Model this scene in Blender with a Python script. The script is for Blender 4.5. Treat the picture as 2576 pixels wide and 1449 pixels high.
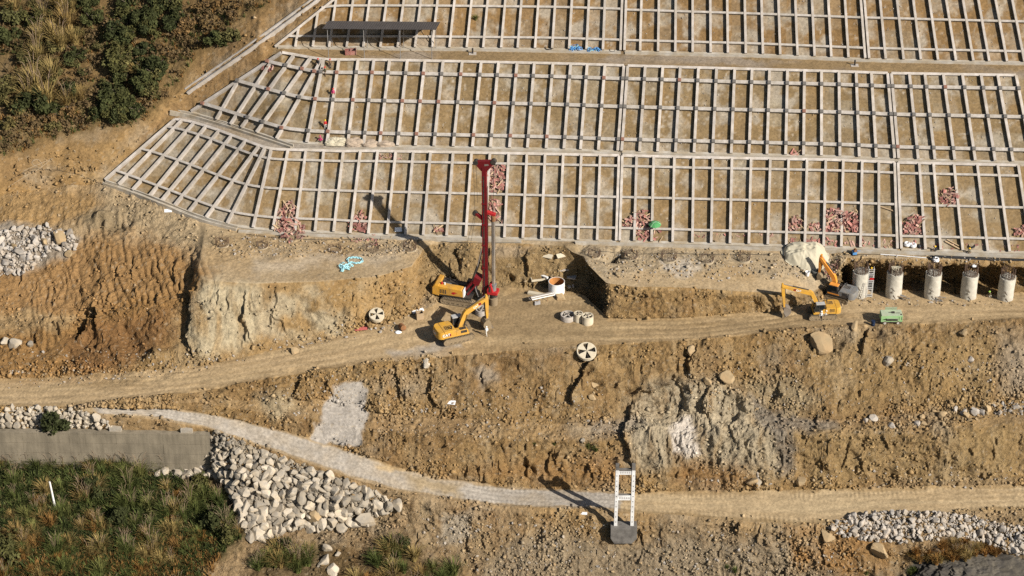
import bpy, bmesh, math, random
import numpy as np
from mathutils import Vector, Matrix, Euler
from mathutils.bvhtree import BVHTree
R = math.radians
random.seed(7)
for o in list(bpy.data.objects):
    bpy.data.objects.remove(o)
SC = bpy.context.scene
COL = SC.collection
# ------------------------------------------------------------------ camera
PITCH = R(33.0); FOC = 6000.0; DIST = 375.0; CX, CY = 1288.0, 724.5   # picture measured as 2576 x 1449
ct, st = math.cos(PITCH), math.sin(PITCH)
CAM = np.array([0.0, -DIST * ct, DIST * st])
FW = np.array([0, ct, -st]); UP = np.array([0, st, ct]); RT = np.array([1.0, 0, 0])
cam = bpy.data.cameras.new('camera'); cam_o = bpy.data.objects.new('camera', cam); COL.objects.link(cam_o)
cam_o.location = CAM; cam_o.rotation_euler = (R(90) - PITCH, 0, 0)
cam.sensor_fit = 'HORIZONTAL'; cam.angle = 2 * math.atan(CX / FOC); cam.clip_start = 5; cam.clip_end = 4000
SC.camera = cam_o
# ------------------------------------------------------------------ sky and sun
SUN = Vector((0.655, -0.525, 0.545)).normalized()
W = bpy.data.worlds.new('World'); SC.world = W; W.use_nodes = True
nt = W.node_tree; nt.nodes.clear()
sky = nt.nodes.new('ShaderNodeTexSky'); sky.sky_type = 'NISHITA'; sky.sun_disc = False
sky.sun_elevation = math.asin(SUN.z); sky.sun_rotation = math.atan2(SUN.x, SUN.y)
bg = nt.nodes.new('ShaderNodeBackground'); bg.inputs[1].default_value = 0.05
wo = nt.nodes.new('ShaderNodeOutputWorld')
nt.links.new(sky.outputs[0], bg.inputs[0]); nt.links.new(bg.outputs[0], wo.inputs[0])
sl = bpy.data.lights.new('sun', 'SUN'); sl.energy = 5.0; sl.angle = R(0.5); sl.color = (1.0, 0.94, 0.85)
so = bpy.data.objects.new('sun', sl); COL.objects.link(so); so.location = SUN * 300
so.rotation_euler = (-SUN).to_track_quat('-Z', 'Y').to_euler()
SC.view_settings.view_transform = 'Standard'; SC.view_settings.look = 'None'
SC.view_settings.exposure = 0.42; SC.view_settings.gamma = 1.0; SC.view_settings.use_curve_mapping = False
SC.cycles.use_denoising = False
SC.cycles.max_bounces = 4; SC.cycles.diffuse_bounces = 1
# ------------------------------------------------------------------ picture <-> place
def un(px, py, z):
    d = FOC * FW + (px - CX) * RT - (py - CY) * UP
    t = (z - CAM[2]) / d[2]
    return CAM + t * d
def proj(P):
    v = np.asarray(P, float) - CAM
    dep = v @ FW
    return CX + FOC * (v @ RT) / dep, CY - FOC * (v @ UP) / dep
# ------------------------------------------------------------------ noise
def _h(ix, iy, iz, s):
    n = (ix.astype(np.uint32) * np.uint32(374761393) + iy.astype(np.uint32) * np.uint32(668265263)
         + iz.astype(np.uint32) * np.uint32(2147483647) + np.uint32(s * 1274126177 & 0xffffffff))
    n = (n ^ (n >> np.uint32(13))) * np.uint32(1274126177)
    n = (n ^ (n >> np.uint32(16))) * np.uint32(2246822519)
    n ^= n >> np.uint32(15)
    return n.astype(np.float32) * np.float32(2.0 / 4294967295.0) - np.float32(1)
def vn(x, y, z, s=0):
    x = np.asarray(x, np.float32); y = np.asarray(y, np.float32); z = np.asarray(z, np.float32)
    fx, fy, fz = np.floor(x), np.floor(y), np.floor(z)
    ix, iy, iz = fx.astype(np.int64), fy.astype(np.int64), fz.astype(np.int64)
    u, v, w = x - fx, y - fy, z - fz
    u = u * u * (3 - 2 * u); v = v * v * (3 - 2 * v); w = w * w * (3 - 2 * w)
    o = 0
    for a in (0, 1):
        for b in (0, 1):
            for c in (0, 1):
                o = o + _h(ix + a, iy + b, iz + c, s) * (u if a else 1 - u) * (v if b else 1 - v) * (w if c else 1 - w)
    return o
def fbm(x, y, z, oc=3, s=0, gain=0.5):
    a, t, o = 1.0, 0.0, 0
    for k in range(oc):
        o = o + a * vn(x * 2 ** k + 17.3 * k, y * 2 ** k + 5.1 * k, z * 2 ** k - 9.7 * k, s + k); t += a; a *= gain
    return o / t
# ------------------------------------------------------------------ materials
MATS = {}
def mat(name, col, rough=0.85, var=0.15, scale=1.5, metal=0.0, bump=0.0, bscale=6.0, stain=None, stain_amt=0.0, stain_scale=0.6, rand=0.0, spec=0.3, stretch=1.0):
    if name in MATS: return MATS[name]
    m = bpy.data.materials.new(name); m.use_nodes = True; n = m.node_tree.nodes; l = m.node_tree.links
    b = n['Principled BSDF']; b.inputs['Roughness'].default_value = rough; b.inputs['Metallic'].default_value = metal
    b.inputs['Specular IOR Level'].default_value = spec
    tc = n.new('ShaderNodeTexCoord')
    ns = n.new('ShaderNodeTexNoise'); ns.inputs['Scale'].default_value = scale; ns.inputs['Detail'].default_value = 6
    l.new(tc.outputs['Object'], ns.inputs['Vector'])
    cr = n.new('ShaderNodeValToRGB')
    cr.color_ramp.elements[0].position = 0.28; cr.color_ramp.elements[1].position = 0.72
    cr.color_ramp.elements[0].color = tuple(c * (1 - var) for c in col) + (1,)
    cr.color_ramp.elements[1].color = tuple(min(1, c * (1 + var)) for c in col) + (1,)
    l.new(ns.outputs['Fac'], cr.inputs['Fac']); out = cr.outputs['Color']
    if stain:
        n2 = n.new('ShaderNodeTexNoise'); n2.inputs['Scale'].default_value = stain_scale; n2.inputs['Detail'].default_value = 8
        n2.inputs['Roughness'].default_value = 0.7
        mp = n.new('ShaderNodeMapping'); mp.inputs['Scale'].default_value = (1, 1, stretch); l.new(tc.outputs['Object'], mp.inputs['Vector']); l.new(mp.outputs[0], n2.inputs['Vector'])
        r2 = n.new('ShaderNodeValToRGB'); r2.color_ramp.elements[0].position = 0.5 - 0.12; r2.color_ramp.elements[1].position = 0.5 + 0.18
        r2.color_ramp.elements[0].color = (0, 0, 0, 1); r2.color_ramp.elements[1].color = (stain_amt,) * 3 + (1,)
        l.new(n2.outputs['Fac'], r2.inputs['Fac'])
        mx = n.new('ShaderNodeMix'); mx.data_type = 'RGBA'
        l.new(r2.outputs['Color'], mx.inputs[0]); l.new(out, mx.inputs[6]); mx.inputs[7].default_value = tuple(stain) + (1,)
        out = mx.outputs[2]
    if rand:
        oi = n.new('ShaderNodeObjectInfo'); hs = n.new('ShaderNodeHueSaturation')
        mr = n.new('ShaderNodeMapRange'); mr.inputs[3].default_value = 1 - rand; mr.inputs[4].default_value = 1 + rand
        l.new(oi.outputs['Random'], mr.inputs[0]); l.new(mr.outputs[0], hs.inputs['Value']); l.new(out, hs.inputs['Color']); out = hs.outputs['Color']
    l.new(out, b.inputs['Base Color'])
    if bump:
        nb = n.new('ShaderNodeTexNoise'); nb.inputs['Scale'].default_value = bscale; nb.inputs['Detail'].default_value = 5
        l.new(tc.outputs['Object'], nb.inputs['Vector'])
        bp = n.new('ShaderNodeBump'); bp.inputs['Strength'].default_value = bump; bp.inputs['Distance'].default_value = 0.1
        l.new(nb.outputs['Fac'], bp.inputs['Height']); l.new(bp.outputs['Normal'], b.inputs['Normal'])
    MATS[name] = m
    return m
SOILC = (0.36, 0.26, 0.14)
CONC = mat('concrete', (0.475, 0.43, 0.39), 0.9, 0.18, 0.9, rand=0.10, stain=(0.30, 0.25, 0.18), stain_amt=0.7, stain_scale=0.7, bump=0.25, bscale=5)
CONCB = mat('beam_concrete', (0.45, 0.41, 0.372), 0.9, 0.14, 1.3, stain=(0.25, 0.22, 0.17), stain_amt=0.75, stain_scale=1.1, bump=0.25, bscale=5)
CONCP = mat('pile_concrete', (0.53, 0.50, 0.425), 0.9, 0.14, 0.8, stain=(0.40, 0.36, 0.29), stain_amt=0.7, stain_scale=0.5, bump=0.5, bscale=2.5)
CONCD = mat('weathered_concrete', (0.25, 0.21, 0.15), 0.95, 0.2, 0.5, stain=(0.10, 0.085, 0.06), stain_amt=0.75, stain_scale=0.8, stretch=0.12, bump=0.2, bscale=4)
CONCX = mat('blackened_concrete', (0.11, 0.10, 0.09), 0.95, 0.3, 1.2, stain=(0.30, 0.28, 0.25), stain_amt=0.45, stain_scale=1.0)
PYLON = mat('whitewashed_concrete', (0.80, 0.79, 0.765), 0.85, 0.06, 1.0, stain=(0.35, 0.33, 0.31), stain_amt=0.55, stain_scale=0.9)
DRAIN = mat('drain_concrete', (0.43, 0.395, 0.34), 0.9, 0.2, 1.0, stain=(0.31, 0.235, 0.135), stain_amt=0.85, stain_scale=0.35)
YEL = mat('machine_yellow', (0.66, 0.345, 0.035), 0.5, 0.12, 0.8, stain=(0.33, 0.21, 0.095), stain_amt=0.7, stain_scale=0.9, spec=0.4)
ORG = mat('machine_orange', (0.80, 0.30, 0.035), 0.45, 0.08, 0.8, stain=(0.42, 0.25, 0.12), stain_amt=0.45, stain_scale=1.1, spec=0.4)
RIGY = mat('rig_yellow', (0.66, 0.33, 0.035), 0.5, 0.12, 0.8, stain=(0.30, 0.19, 0.09), stain_amt=0.7, stain_scale=1.0)
BLK = mat('dark_steel', (0.025, 0.025, 0.028), 0.5, 0.3, 2.0, stain=(0.16, 0.12, 0.075), stain_amt=0.45, stain_scale=1.5)
GREYP = mat('grey_paint', (0.16, 0.17, 0.18), 0.55, 0.15, 1.5, stain=(0.28, 0.22, 0.14), stain_amt=0.5, stain_scale=1.2)
ROOFG = mat('cab_roof_paint', (0.42, 0.42, 0.41), 0.6, 0.1, 1.5, stain=(0.34, 0.27, 0.18), stain_amt=0.5)
GLASS = mat('dark_glass', (0.012, 0.016, 0.018), 0.08, 0.1, 1.0, spec=0.6)
CHROME = mat('chrome_rod', (0.75, 0.75, 0.75), 0.2, 0.05, 2.0, metal=1.0)
MUD = mat('muddy_steel', (0.30, 0.225, 0.135), 0.9, 0.25, 1.5, stain=(0.12, 0.09, 0.06), stain_amt=0.7, stain_scale=1.5, bump=0.3)
WORN = mat('worn_steel', (0.30, 0.27, 0.24), 0.5, 0.25, 1.2, metal=0.3, stain=(0.22, 0.15, 0.08), stain_amt=0.6)
RUST = mat('rusty_steel', (0.20, 0.095, 0.045), 0.9, 0.3, 2.0, stain=(0.36, 0.17, 0.06), stain_amt=0.6)
REDP = mat('red_paint', (0.19, 0.009, 0.014), 0.45, 0.15, 0.7, stain=(0.09, 0.02, 0.02), stain_amt=0.65, stain_scale=0.8)
REDL = mat('bright_red_paint', (0.42, 0.024, 0.026), 0.45, 0.1, 1.0)
KELLY = mat('kelly_steel', (0.52, 0.46, 0.38), 0.4, 0.2, 0.7, metal=0.5, stain=(0.20, 0.15, 0.10), stain_amt=0.8, stain_scale=0.5)
REBAR = mat('rebar_steel', (0.11, 0.07, 0.047), 0.85, 0.3, 3.0)
WHITE = mat('white_paint', (0.80, 0.79, 0.76), 0.6, 0.06, 1.2, stain=(0.50, 0.42, 0.30), stain_amt=0.3)
WPLAS = mat('white_plastic', (0.80, 0.80, 0.80), 0.5, 0.05, 2.0)
BPLAS = mat('black_plastic', (0.02, 0.02, 0.022), 0.5, 0.3, 2.0)
GREEN = mat('compressor_green', (0.26, 0.46, 0.20), 0.5, 0.08, 1.0, stain=(0.40, 0.44, 0.28), stain_amt=0.45, stain_scale=1.2)
GREENT = mat('faded_green_roof', (0.38, 0.46, 0.32), 0.6, 0.08, 1.0, stain=(0.46, 0.42, 0.30), stain_amt=0.5, stain_scale=1.2)
TYRE = mat('tyre_rubber', (0.05, 0.042, 0.034), 0.9, 0.3, 3.0, stain=(0.26, 0.20, 0.12), stain_amt=0.6, stain_scale=2.5)
LEAFU = mat('umbrella_green', (0.07, 0.28, 0.09), 0.7, 0.1, 1.0)
BLUE = mat('blue_plastic', (0.10, 0.30, 0.62), 0.6, 0.2, 2.0, rand=0.2)
DBLUE = mat('dark_blue_drum', (0.012, 0.025, 0.06), 0.4, 0.2, 2.0)
CYAN = mat('pale_blue_chain', (0.36, 0.66, 0.72), 0.6, 0.15, 2.0)
TARP = mat('cream_tarpaulin', (0.50, 0.455, 0.34), 0.75, 0.15, 0.5, stain=(0.36, 0.30, 0.20), stain_amt=0.5, stain_scale=0.5, bump=0.4, bscale=1.6)
ROOFD = mat('dark_roof_sheet', (0.075, 0.068, 0.066), 0.6, 0.12, 0.7)
GALV = mat('galvanised_pipe', (0.36, 0.35, 0.34), 0.5, 0.1, 1.0, metal=0.5)
HOSE = mat('black_hose', (0.025, 0.024, 0.024), 0.7, 0.3, 1.0)
WOOD = mat('timber', (0.42, 0.31, 0.19), 0.9, 0.2, 1.2, rand=0.25, stain=(0.26, 0.17, 0.10), stain_amt=0.5)
BOARDR = mat('red_formwork_board', (0.28, 0.085, 0.072), 0.85, 0.2, 1.0, rand=0.35, stain=(0.46, 0.33, 0.26), stain_amt=0.6, stain_scale=1.5)
BOARDP = mat('faded_formwork_board', (0.42, 0.27, 0.215), 0.9, 0.15, 1.0, rand=0.25, stain=(0.36, 0.16, 0.13), stain_amt=0.5, stain_scale=1.2)
SAND = mat('sand', (0.38, 0.30, 0.225), 1.0, 0.1, 1.0, bump=0.4, bscale=3)
SKIN = mat('skin', (0.42, 0.26, 0.17), 0.6, 0.05, 5.0)
ROCKW = mat('pale_limestone', (0.41, 0.365, 0.30), 0.95, 0.3, 1.4, rand=0.32, stain=(0.34, 0.25, 0.14), stain_amt=0.7, stain_scale=0.7, bump=0.5, bscale=2.5)
ROCKG = mat('grey_rock', (0.35, 0.325, 0.295), 0.95, 0.2, 0.9, rand=0.25, stain=(0.42, 0.31, 0.19), stain_amt=0.6, stain_scale=0.6, bump=0.5, bscale=2.5)
ROCKO = mat('ochre_rock', (0.36, 0.27, 0.155), 0.95, 0.2, 0.8, rand=0.2, stain=(0.34, 0.20, 0.09), stain_amt=0.5, stain_scale=0.6, bump=0.5, bscale=2.5)
ROCKD = mat('dark_shale', (0.055, 0.049, 0.043), 0.95, 0.3, 0.5, stain=(0.20, 0.17, 0.12), stain_amt=0.5, bump=0.6, bscale=1.5)
# ------------------------------------------------------------------ mesh helpers
def tag(o, label=None, cat=None, group=None, kind=None):
    if label: o['label'] = label
    if cat: o['category'] = cat
    if group: o['group'] = group
    if kind: o['kind'] = kind
    return o
def empty(name, loc, rz=0.0, label=None, cat=None, group=None):
    o = bpy.data.objects.new(name, None); COL.objects.link(o); o.location = loc; o.rotation_euler = (0, 0, rz)
    o.empty_display_size = 0.3
    return tag(o, label, cat, group)
def link(name, me, m=None, parent=None, loc=None, rot=None):
    o = bpy.data.objects.new(name, me); COL.objects.link(o)
    if m is not None and not me.materials: me.materials.append(m)
    if parent is not None: o.parent = parent
    if loc is not None: o.location = loc
    if rot is not None: o.rotation_euler = rot
    return o
class MB:
    def __init__(s): s.v = []; s.f = []
    def add(s, vs, fs, M=None):
        b = len(s.v)
        s.v += [tuple(M @ Vector(v)) if M is not None else tuple(v) for v in vs]
        s.f += [tuple(i + b for i in f) for f in fs]
        return s
    def box(s, x0, x1, y0, y1, z0, z1, M=None):
        return s.add([(x0, y0, z0), (x1, y0, z0), (x1, y1, z0), (x0, y1, z0), (x0, y0, z1), (x1, y0, z1), (x1, y1, z1), (x0, y1, z1)],
                     [(0, 3, 2, 1), (4, 5, 6, 7), (0, 1, 5, 4), (1, 2, 6, 5), (2, 3, 7, 6), (3, 0, 4, 7)], M)
    def prism(s, pts, y0, y1, M=None):           # outline in x,z extruded along y
        n = len(pts)
        vs = [(p[0], y0, p[1]) for p in pts] + [(p[0], y1, p[1]) for p in pts]
        fs = [tuple(range(n)), tuple(range(2 * n - 1, n - 1, -1))] + [(i, i + n, (i + 1) % n + n, (i + 1) % n) for i in range(n)]
        return s.add(vs, fs, M)
    def tube(s, p, r, n=8, caps=True, r2=None, M=None):
        p = [Vector(a) for a in p]; vs = []; fs = []; k = len(p)
        up = None
        for i, a in enumerate(p):
            d = (p[min(i + 1, k - 1)] - p[max(i - 1, 0)]).normalized()
            if up is None:
                up = Vector((0, 0, 1)) if abs(d.z) < 0.9 else Vector((1, 0, 0))
            x = d.cross(up).normalized(); y = x.cross(d).normalized(); up = y
            rr = r + ((r2 - r) * i / max(1, k - 1) if r2 is not None else 0)
            for j in range(n):
                t = 2 * math.pi * j / n
                vs.append(a + x * math.cos(t) * rr + y * math.sin(t) * rr)
        for i in range(k - 1):
            for j in range(n):
                fs.append((i * n + j, i * n + (j + 1) % n, (i + 1) * n + (j + 1) % n, (i + 1) * n + j))
        if caps:
            fs.append(tuple(range(n - 1, -1, -1))); fs.append(tuple((k - 1) * n + j for j in range(n)))
        return s.add(vs, fs, M)
    def lathe(s, prof, n=20, M=None, close=False):   # profile (r,z)
        vs = []; fs = []; k = len(prof)
        for r, z in prof:
            for j in range(n):
                t = 2 * math.pi * j / n; vs.append((r * math.cos(t), r * math.sin(t), z))
        for i in range(k if close else k - 1):
            i2 = (i + 1) % k
            for j in range(n):
                fs.append((i * n + j, i * n + (j + 1) % n, i2 * n + (j + 1) % n, i2 * n + j))
        if not close:
            if prof[0][0] > 1e-6: fs.append(tuple(range(n - 1, -1, -1)))
            if prof[-1][0] > 1e-6: fs.append(tuple((k - 1) * n + j for j in range(n)))
        return s.add(vs, fs, M)
    def torus(s, R0, r, n=20, k=8, M=None):
        vs = []; fs = []
        for i in range(n):
            a = 2 * math.pi * i / n
            for j in range(k):
                b = 2 * math.pi * j / k; q = R0 + r * math.cos(b)
                vs.append((q * math.cos(a), q * math.sin(a), r * math.sin(b)))
        for i in range(n):
            for j in range(k):
                fs.append((i * k + j, ((i + 1) % n) * k + j, ((i + 1) % n) * k + (j + 1) % k, i * k + (j + 1) % k))
        return s.add(vs, fs, M)
    def mesh(s, name, m=None, smooth=False, bevel=0):
        me = bpy.data.meshes.new(name); me.from_pydata(s.v, [], s.f); me.update()
        bm = bmesh.new(); bm.from_mesh(me)
        if bevel:
            bmesh.ops.remove_doubles(bm, verts=bm.verts, dist=1e-4)
            bmesh.ops.bevel(bm, geom=[e for e in bm.edges if len(e.link_faces) == 2 and e.calc_face_angle(0) > 0.6], offset=bevel, segments=2, profile=0.5, affect='EDGES')
        bmesh.ops.recalc_face_normals(bm, faces=bm.faces)
        bm.to_mesh(me); bm.free()
        if smooth:
            me.polygons.foreach_set('use_smooth', [True] * len(me.polygons))
            try: me.set_sharp_from_angle(angle=R(38))
            except Exception: pass
        if m is not None: me.materials.append(m)
        return me
    def build(s, name, m, parent=None, loc=None, rot=None, smooth=False, bevel=0):
        return link(name, s.mesh(name, m, smooth, bevel), None, parent, loc, rot)
def ME(loc=(0, 0, 0), rot=(0, 0, 0), sc=(1, 1, 1)):
    return Matrix.LocRotScale(Vector(loc), Euler(rot), Vector(sc))
def copy_tree(o, parent=None):
    c = o.copy(); COL.objects.link(c); c.parent = parent
    for ch in o.children: copy_tree(ch, c)
    return c
# ================================================================== terrain
# feature lines from the valley up the hill, measured in the picture with a height in metres
LN = {}
LN['Z0'] = [(-400, 1800, -36), (2976, 1800, -40)]
LN['O'] = [(-300, 1449, -21), (0, 1449, -21), (600, 1449, -23), (1000, 1449, -23.5), (1500, 1449, -25), (2576, 1449, -25), (2900, 1449, -25)]
LN['N2'] = [(-300, 1164, -14.8), (0, 1165, -14.8), (525, 1172, -15), (560, 1215, -15.6), (620, 1345, -20), (800, 1330, -19.6), (950, 1318, -18.9), (1100, 1335, -19),
            (1300, 1352, -20), (1567, 1362, -21), (1800, 1380, -21), (2080, 1385, -21), (2300, 1375, -20.6), (2576, 1362, -20), (2900, 1360, -20)]
LN['N1'] = [(-300, 1075, -8.8), (0, 1078, -8.6), (300, 1080, -8.4), (525, 1088, -8.7), (560, 1100, -8.9), (600, 1120, -9.6), (700, 1160, -11.5), (900, 1225, -13.9), (1100, 1272, -15.8),
            (1300, 1290, -17), (1500, 1298, -17.5), (1567, 1312, -17.9), (1700, 1312, -17.9), (2000, 1335, -17.9), (2300, 1314, -17.7), (2576, 1300, -17.4), (2900, 1290, -17.4)]
LN['K1'] = [(-300, 1050, -8.0), (0, 1032, -6.8), (200, 1034, -6.1), (250, 1042, -5.9), (400, 1052, -6.5), (550, 1088, -8.1), (700, 1137, -10.1), (900, 1207, -12.8), (1000, 1232, -14), (1100, 1252, -15.1), (1250, 1272, -16.3),
            (1500, 1281, -17), (1700, 1295, -17.2), (2000, 1322, -17.3), (2150, 1312, -17.2), (2300, 1300, -17), (2450, 1286, -16.9), (2576, 1281, -16.8), (2900, 1275, -16.8)]
LN['K2'] = [(-300, 1046, -7.8), (0, 1030, -6.65), (200, 1026, -5.6), (250, 1021, -5.25), (400, 1022, -5.8), (550, 1045, -7), (700, 1080, -8.8), (800, 1106, -10.1), (900, 1140, -11.5), (1000, 1176, -13), (1100, 1200, -14.5),
            (1250, 1222, -16), (1400, 1230, -16.8), (1600, 1238, -17), (2000, 1232, -17), (2300, 1225, -16.8), (2576, 1220, -16.5), (2900, 1215, -16.5)]
LN['M1'] = [(-300, 1044, -7.7), (0, 1029.5, -6.6), (200, 1024, -5.5), (250, 1020, -5.2), (500, 1013, -5.6), (700, 1045, -7.2), (800, 1054, -7.8), (950, 1085, -9.2), (1100, 1092, -9.8), (1300, 1102, -10.2), (1500, 1110, -10.6),
            (1700, 1096, -10.4), (1900, 1086, -9.8), (2100, 1095, -9.7), (2300, 1092, -9.5), (2576, 1062, -8.9), (2900, 1050, -8.7)]
LN['M2'] = [(-300, 1042, -7.6), (0, 1029, -6.55), (200, 1022, -5.4), (250, 1019, -5.15), (500, 1003, -5.0), (700, 1008, -6.0), (800, 1005, -6.2), (950, 1038, -8.0), (1100, 1050, -9), (1300, 1062, -9.5), (1500, 1070, -9.9),
            (1700, 1045, -9.4), (1900, 1042, -9.0), (2100, 1062, -9.3), (2300, 1040, -9), (2576, 1012, -8.5), (2900, 1000, -8.3)]
LN['A'] = [(-300, 1040, -7.5), (0, 1028, -6.5), (200, 1019, -5.3), (250, 1016, -5.1), (500, 985, -4.4), (750, 938, -3.2), (1000, 905, -1.8), (1250, 885, -0.9), (1500, 868, -0.6), (1800, 850, -0.3), (2000, 828, -0.1),
           (2300, 815, 0), (2576, 803, 0.3), (2900, 790, 0.5)]
LN['B'] = [(-300, 965, -7.0), (0, 955, -6.2), (250, 945, -5.2), (480, 925, -4.4), (640, 892, -3.6), (750, 868, -2.9), (900, 835, -1.7), (1000, 802, -0.9), (1090, 770, -0.3), (1120, 738, 0), (1180, 722, 0.1), (1300, 718, 0.2), (1400, 722, 0.2),
           (1445, 730, 0.1), (1475, 742, 0.1), (1500, 770, 0), (1530, 801, -0.1), (1700, 802, -0.1), (1950, 780, 0), (2060, 752, 0.1), (2120, 730, -0.2), (2160, 731, -0.5), (2576, 738, -0.4), (2900, 738, -0.4)]
LN['C'] = [(-300, 800, -1), (0, 790, -1), (200, 790, -1.4), (420, 735, 2.0), (480, 722, 3.0), (497, 692, 5.4), (520, 705, 5.4), (640, 712, 5.3), (800, 708, 5.3), (950, 695, 5.3), (1035, 670, 5.3), (1055, 640, 5.3), (1072, 618, 5.4),
           (1090, 611, 5.4), (1300, 612, 5.4), (1420, 618, 5.4), (1440, 634, 5.4), (1468, 645, 5.3), (1482, 668, 5.1), (1505, 692, 4.7), (1525, 712, 4.4), (1600, 722, 4.2), (1700, 722, 4.0), (1850, 733, 3.4), (1960, 738, 2.8), (2040, 735, 1.6),
           (2070, 722, 1.4), (2095, 700, 2.6), (2115, 668, 4.6), (2130, 648, 5.15), (2400, 652, 5.2), (2576, 655, 5.2), (2900, 657, 5.2)]
LN['D'] = [(-300, 520, 6.5), (0, 490, 8.0), (150, 470, 8.7), (262, 459, 9.2), (400, 506, 8.0), (520, 553, 6.7), (590, 573, 6.1), (700, 584, 5.7), (850, 588, 5.6), (1000, 592, 5.6), (1100, 594, 5.6), (1400, 604, 5.6), (1700, 611, 5.6),
           (2000, 619, 5.6), (2268, 628, 5.6), (2576, 636, 5.6), (2900, 644, 5.6)]
LN['E'] = [(-300, 490, 8.0), (0, 458, 9.6), (150, 440, 10.3), (258, 447, 10.0), (353, 363, 13.5), (440, 299, 16.6), (560, 333, 16.4), (660, 370, 16.3), (700, 376, 16.2), (1000, 381, 16.2), (1400, 388, 16.2), (1557, 391, 16.2), (1800, 397, 16.2), (2100, 402, 16.2),
           (2268, 409, 16.2), (2576, 416, 16.2), (2900, 422, 16.2)]
LN['F'] = [(-300, 485, 8.3), (0, 450, 10.0), (150, 430, 10.8), (258, 436, 10.6), (353, 350, 14.2), (430, 283, 17.2), (480, 285, 17.0), (583, 316, 16.7), (697, 354, 16.4), (773, 362, 16.3), (1000, 368, 16.3), (1400, 376, 16.3), (1557, 382, 16.3), (1800, 387, 16.3),
           (2100, 394, 16.3), (2260, 401, 16.3), (2576, 409, 16.3), (2900, 415, 16.3)]
LN['G'] = [(-300, 480, 8.6), (0, 440, 10.5), (150, 415, 11.4), (258, 424, 11.1), (353, 338, 14.8), (425, 280, 17.5), (482, 279, 17.3), (517, 256, 18.9), (598, 204, 22.4), (684, 152, 25.8), (708, 132, 27.2), (730, 131, 27.1), (808, 148, 26.9), (1000, 152, 26.9), (1400, 160, 26.9),
           (1557, 165, 26.9), (1800, 172, 26.9), (2100, 180, 26.9), (2250, 185, 26.9), (2576, 190, 26.9), (2900, 194, 26.9)]
LN['H'] = [(-300, 470, 9.0), (0, 425, 11.2), (150, 400, 12.0), (258, 405, 12.0), (353, 322, 15.6), (425, 268, 18.2), (482, 240, 19.7), (517, 222, 20.7), (598, 168, 24.3), (660, 126, 27.1), (690, 117, 27.3), (830, 119, 27.0), (1100, 121, 27.0), (1400, 125, 27.0), (1560, 130, 27.0),
           (1900, 138, 27.0), (2180, 150, 27.0), (2400, 155, 27.0), (2576, 158, 27.0), (2900, 163, 27.0)]
LN['I'] = [(-300, 440, 10.5), (0, 400, 12.4), (150, 380, 13.0), (258, 372, 13.6), (353, 300, 16.7), (425, 248, 19.3), (482, 206, 21.5), (517, 182, 22.8), (598, 130, 26.3), (650, 95, 28.6), (690, 108, 28.0), (760, 55, 31.0), (830, 0, 34.0), (960, -103, 39.2), (1400, -98, 37.8), (1900, -80, 37.8), (2576, -60, 37.8), (2900, -50, 37.8)]
LN['J'] = [(-300, -60, 24), (0, -60, 28.5), (350, -60, 32), (650, -60, 35), (900, -140, 40.5), (1100, -130, 39.5), (1400, -125, 38.0), (2576, -90, 38.0), (2900, -80, 38.0)]
LN['Q'] = [(-300, -420, 40), (700, -420, 50), (2900, -400, 52)]
ORDER = ['Z0', 'O', 'N2', 'N1', 'K1', 'K2', 'M1', 'M2', 'A', 'B', 'C', 'D', 'E', 'F', 'G', 'H', 'I', 'J', 'Q']
XS = np.concatenate([np.arange(-122, -88, 0.9), np.arange(-88, 88, 0.18), np.arange(88, 122.5, 0.9)])
NC = len(XS)
LY, LZ = [], []
for k in ORDER:
    p = np.array([un(*q) for q in LN[k]])
    LY.append(np.interp(XS, p[:, 0], p[:, 1])); LZ.append(np.interp(XS, p[:, 0], p[:, 2]))
LY = np.array(LY); LZ = np.array(LZ)
for i in range(1, len(ORDER)):
    LY[i] = np.maximum(LY[i], LY[i - 1] + 0.04)
rows_n = []
inside = (XS > -80) & (XS < 80)
for i in range(len(ORDER) - 1):
    a = proj(np.stack([XS, LY[i], LZ[i]], 1))[1]; b = proj(np.stack([XS, LY[i + 1], LZ[i + 1]], 1))[1]
    h = float(np.percentile(np.abs(a - b)[inside], 75))
    n = max(3, int(h / 2.15)) if 0 < i < len(ORDER) - 3 else 24
    n = {'I': 85, 'H': 50, 'D': 64, 'F': 64}.get(ORDER[i], n)
    rows_n.append(min(n, 150))
Yg, Zg, SG, TG = [], [], [], []
for i, n in enumerate(rows_n):
    for j in range(n + (i == len(rows_n) - 1)):
        t = j / n
        Yg.append(LY[i] * (1 - t) + LY[i + 1] * t); Zg.append(LZ[i] * (1 - t) + LZ[i + 1] * t); SG.append(i); TG.append(t)
Yg = np.array(Yg); Zg = np.array(Zg); SG = np.array(SG); TG = np.array(TG); NR = len(Yg)
for _ in range(2):
    for G in (Yg, Zg):
        G[1:-1] = (G[:-2] + 2 * G[1:-1] + G[2:]) / 4
Xg = np.broadcast_to(XS, (NR, NC)).copy()
P0 = np.stack([Xg, Yg, Zg], -1)
def grid_normals(P):
    du = np.gradient(P, axis=1); dv = np.gradient(P, axis=0)
    n = np.cross(du, dv); n /= np.linalg.norm(n, axis=-1, keepdims=True) + 1e-9
    return n
N0 = grid_normals(P0)
PX, PY = proj(P0.reshape(-1, 3)); PX = PX.reshape(NR, NC); PY = PY.reshape(NR, NC)
ORDI = {k: i for i, k in enumerate(ORDER)}
def strip(*ks):
    m = np.zeros(NR, bool)
    for k in ks: m |= SG == ORDI[k]
    return m[:, None] & np.ones((1, NC), bool)
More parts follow.
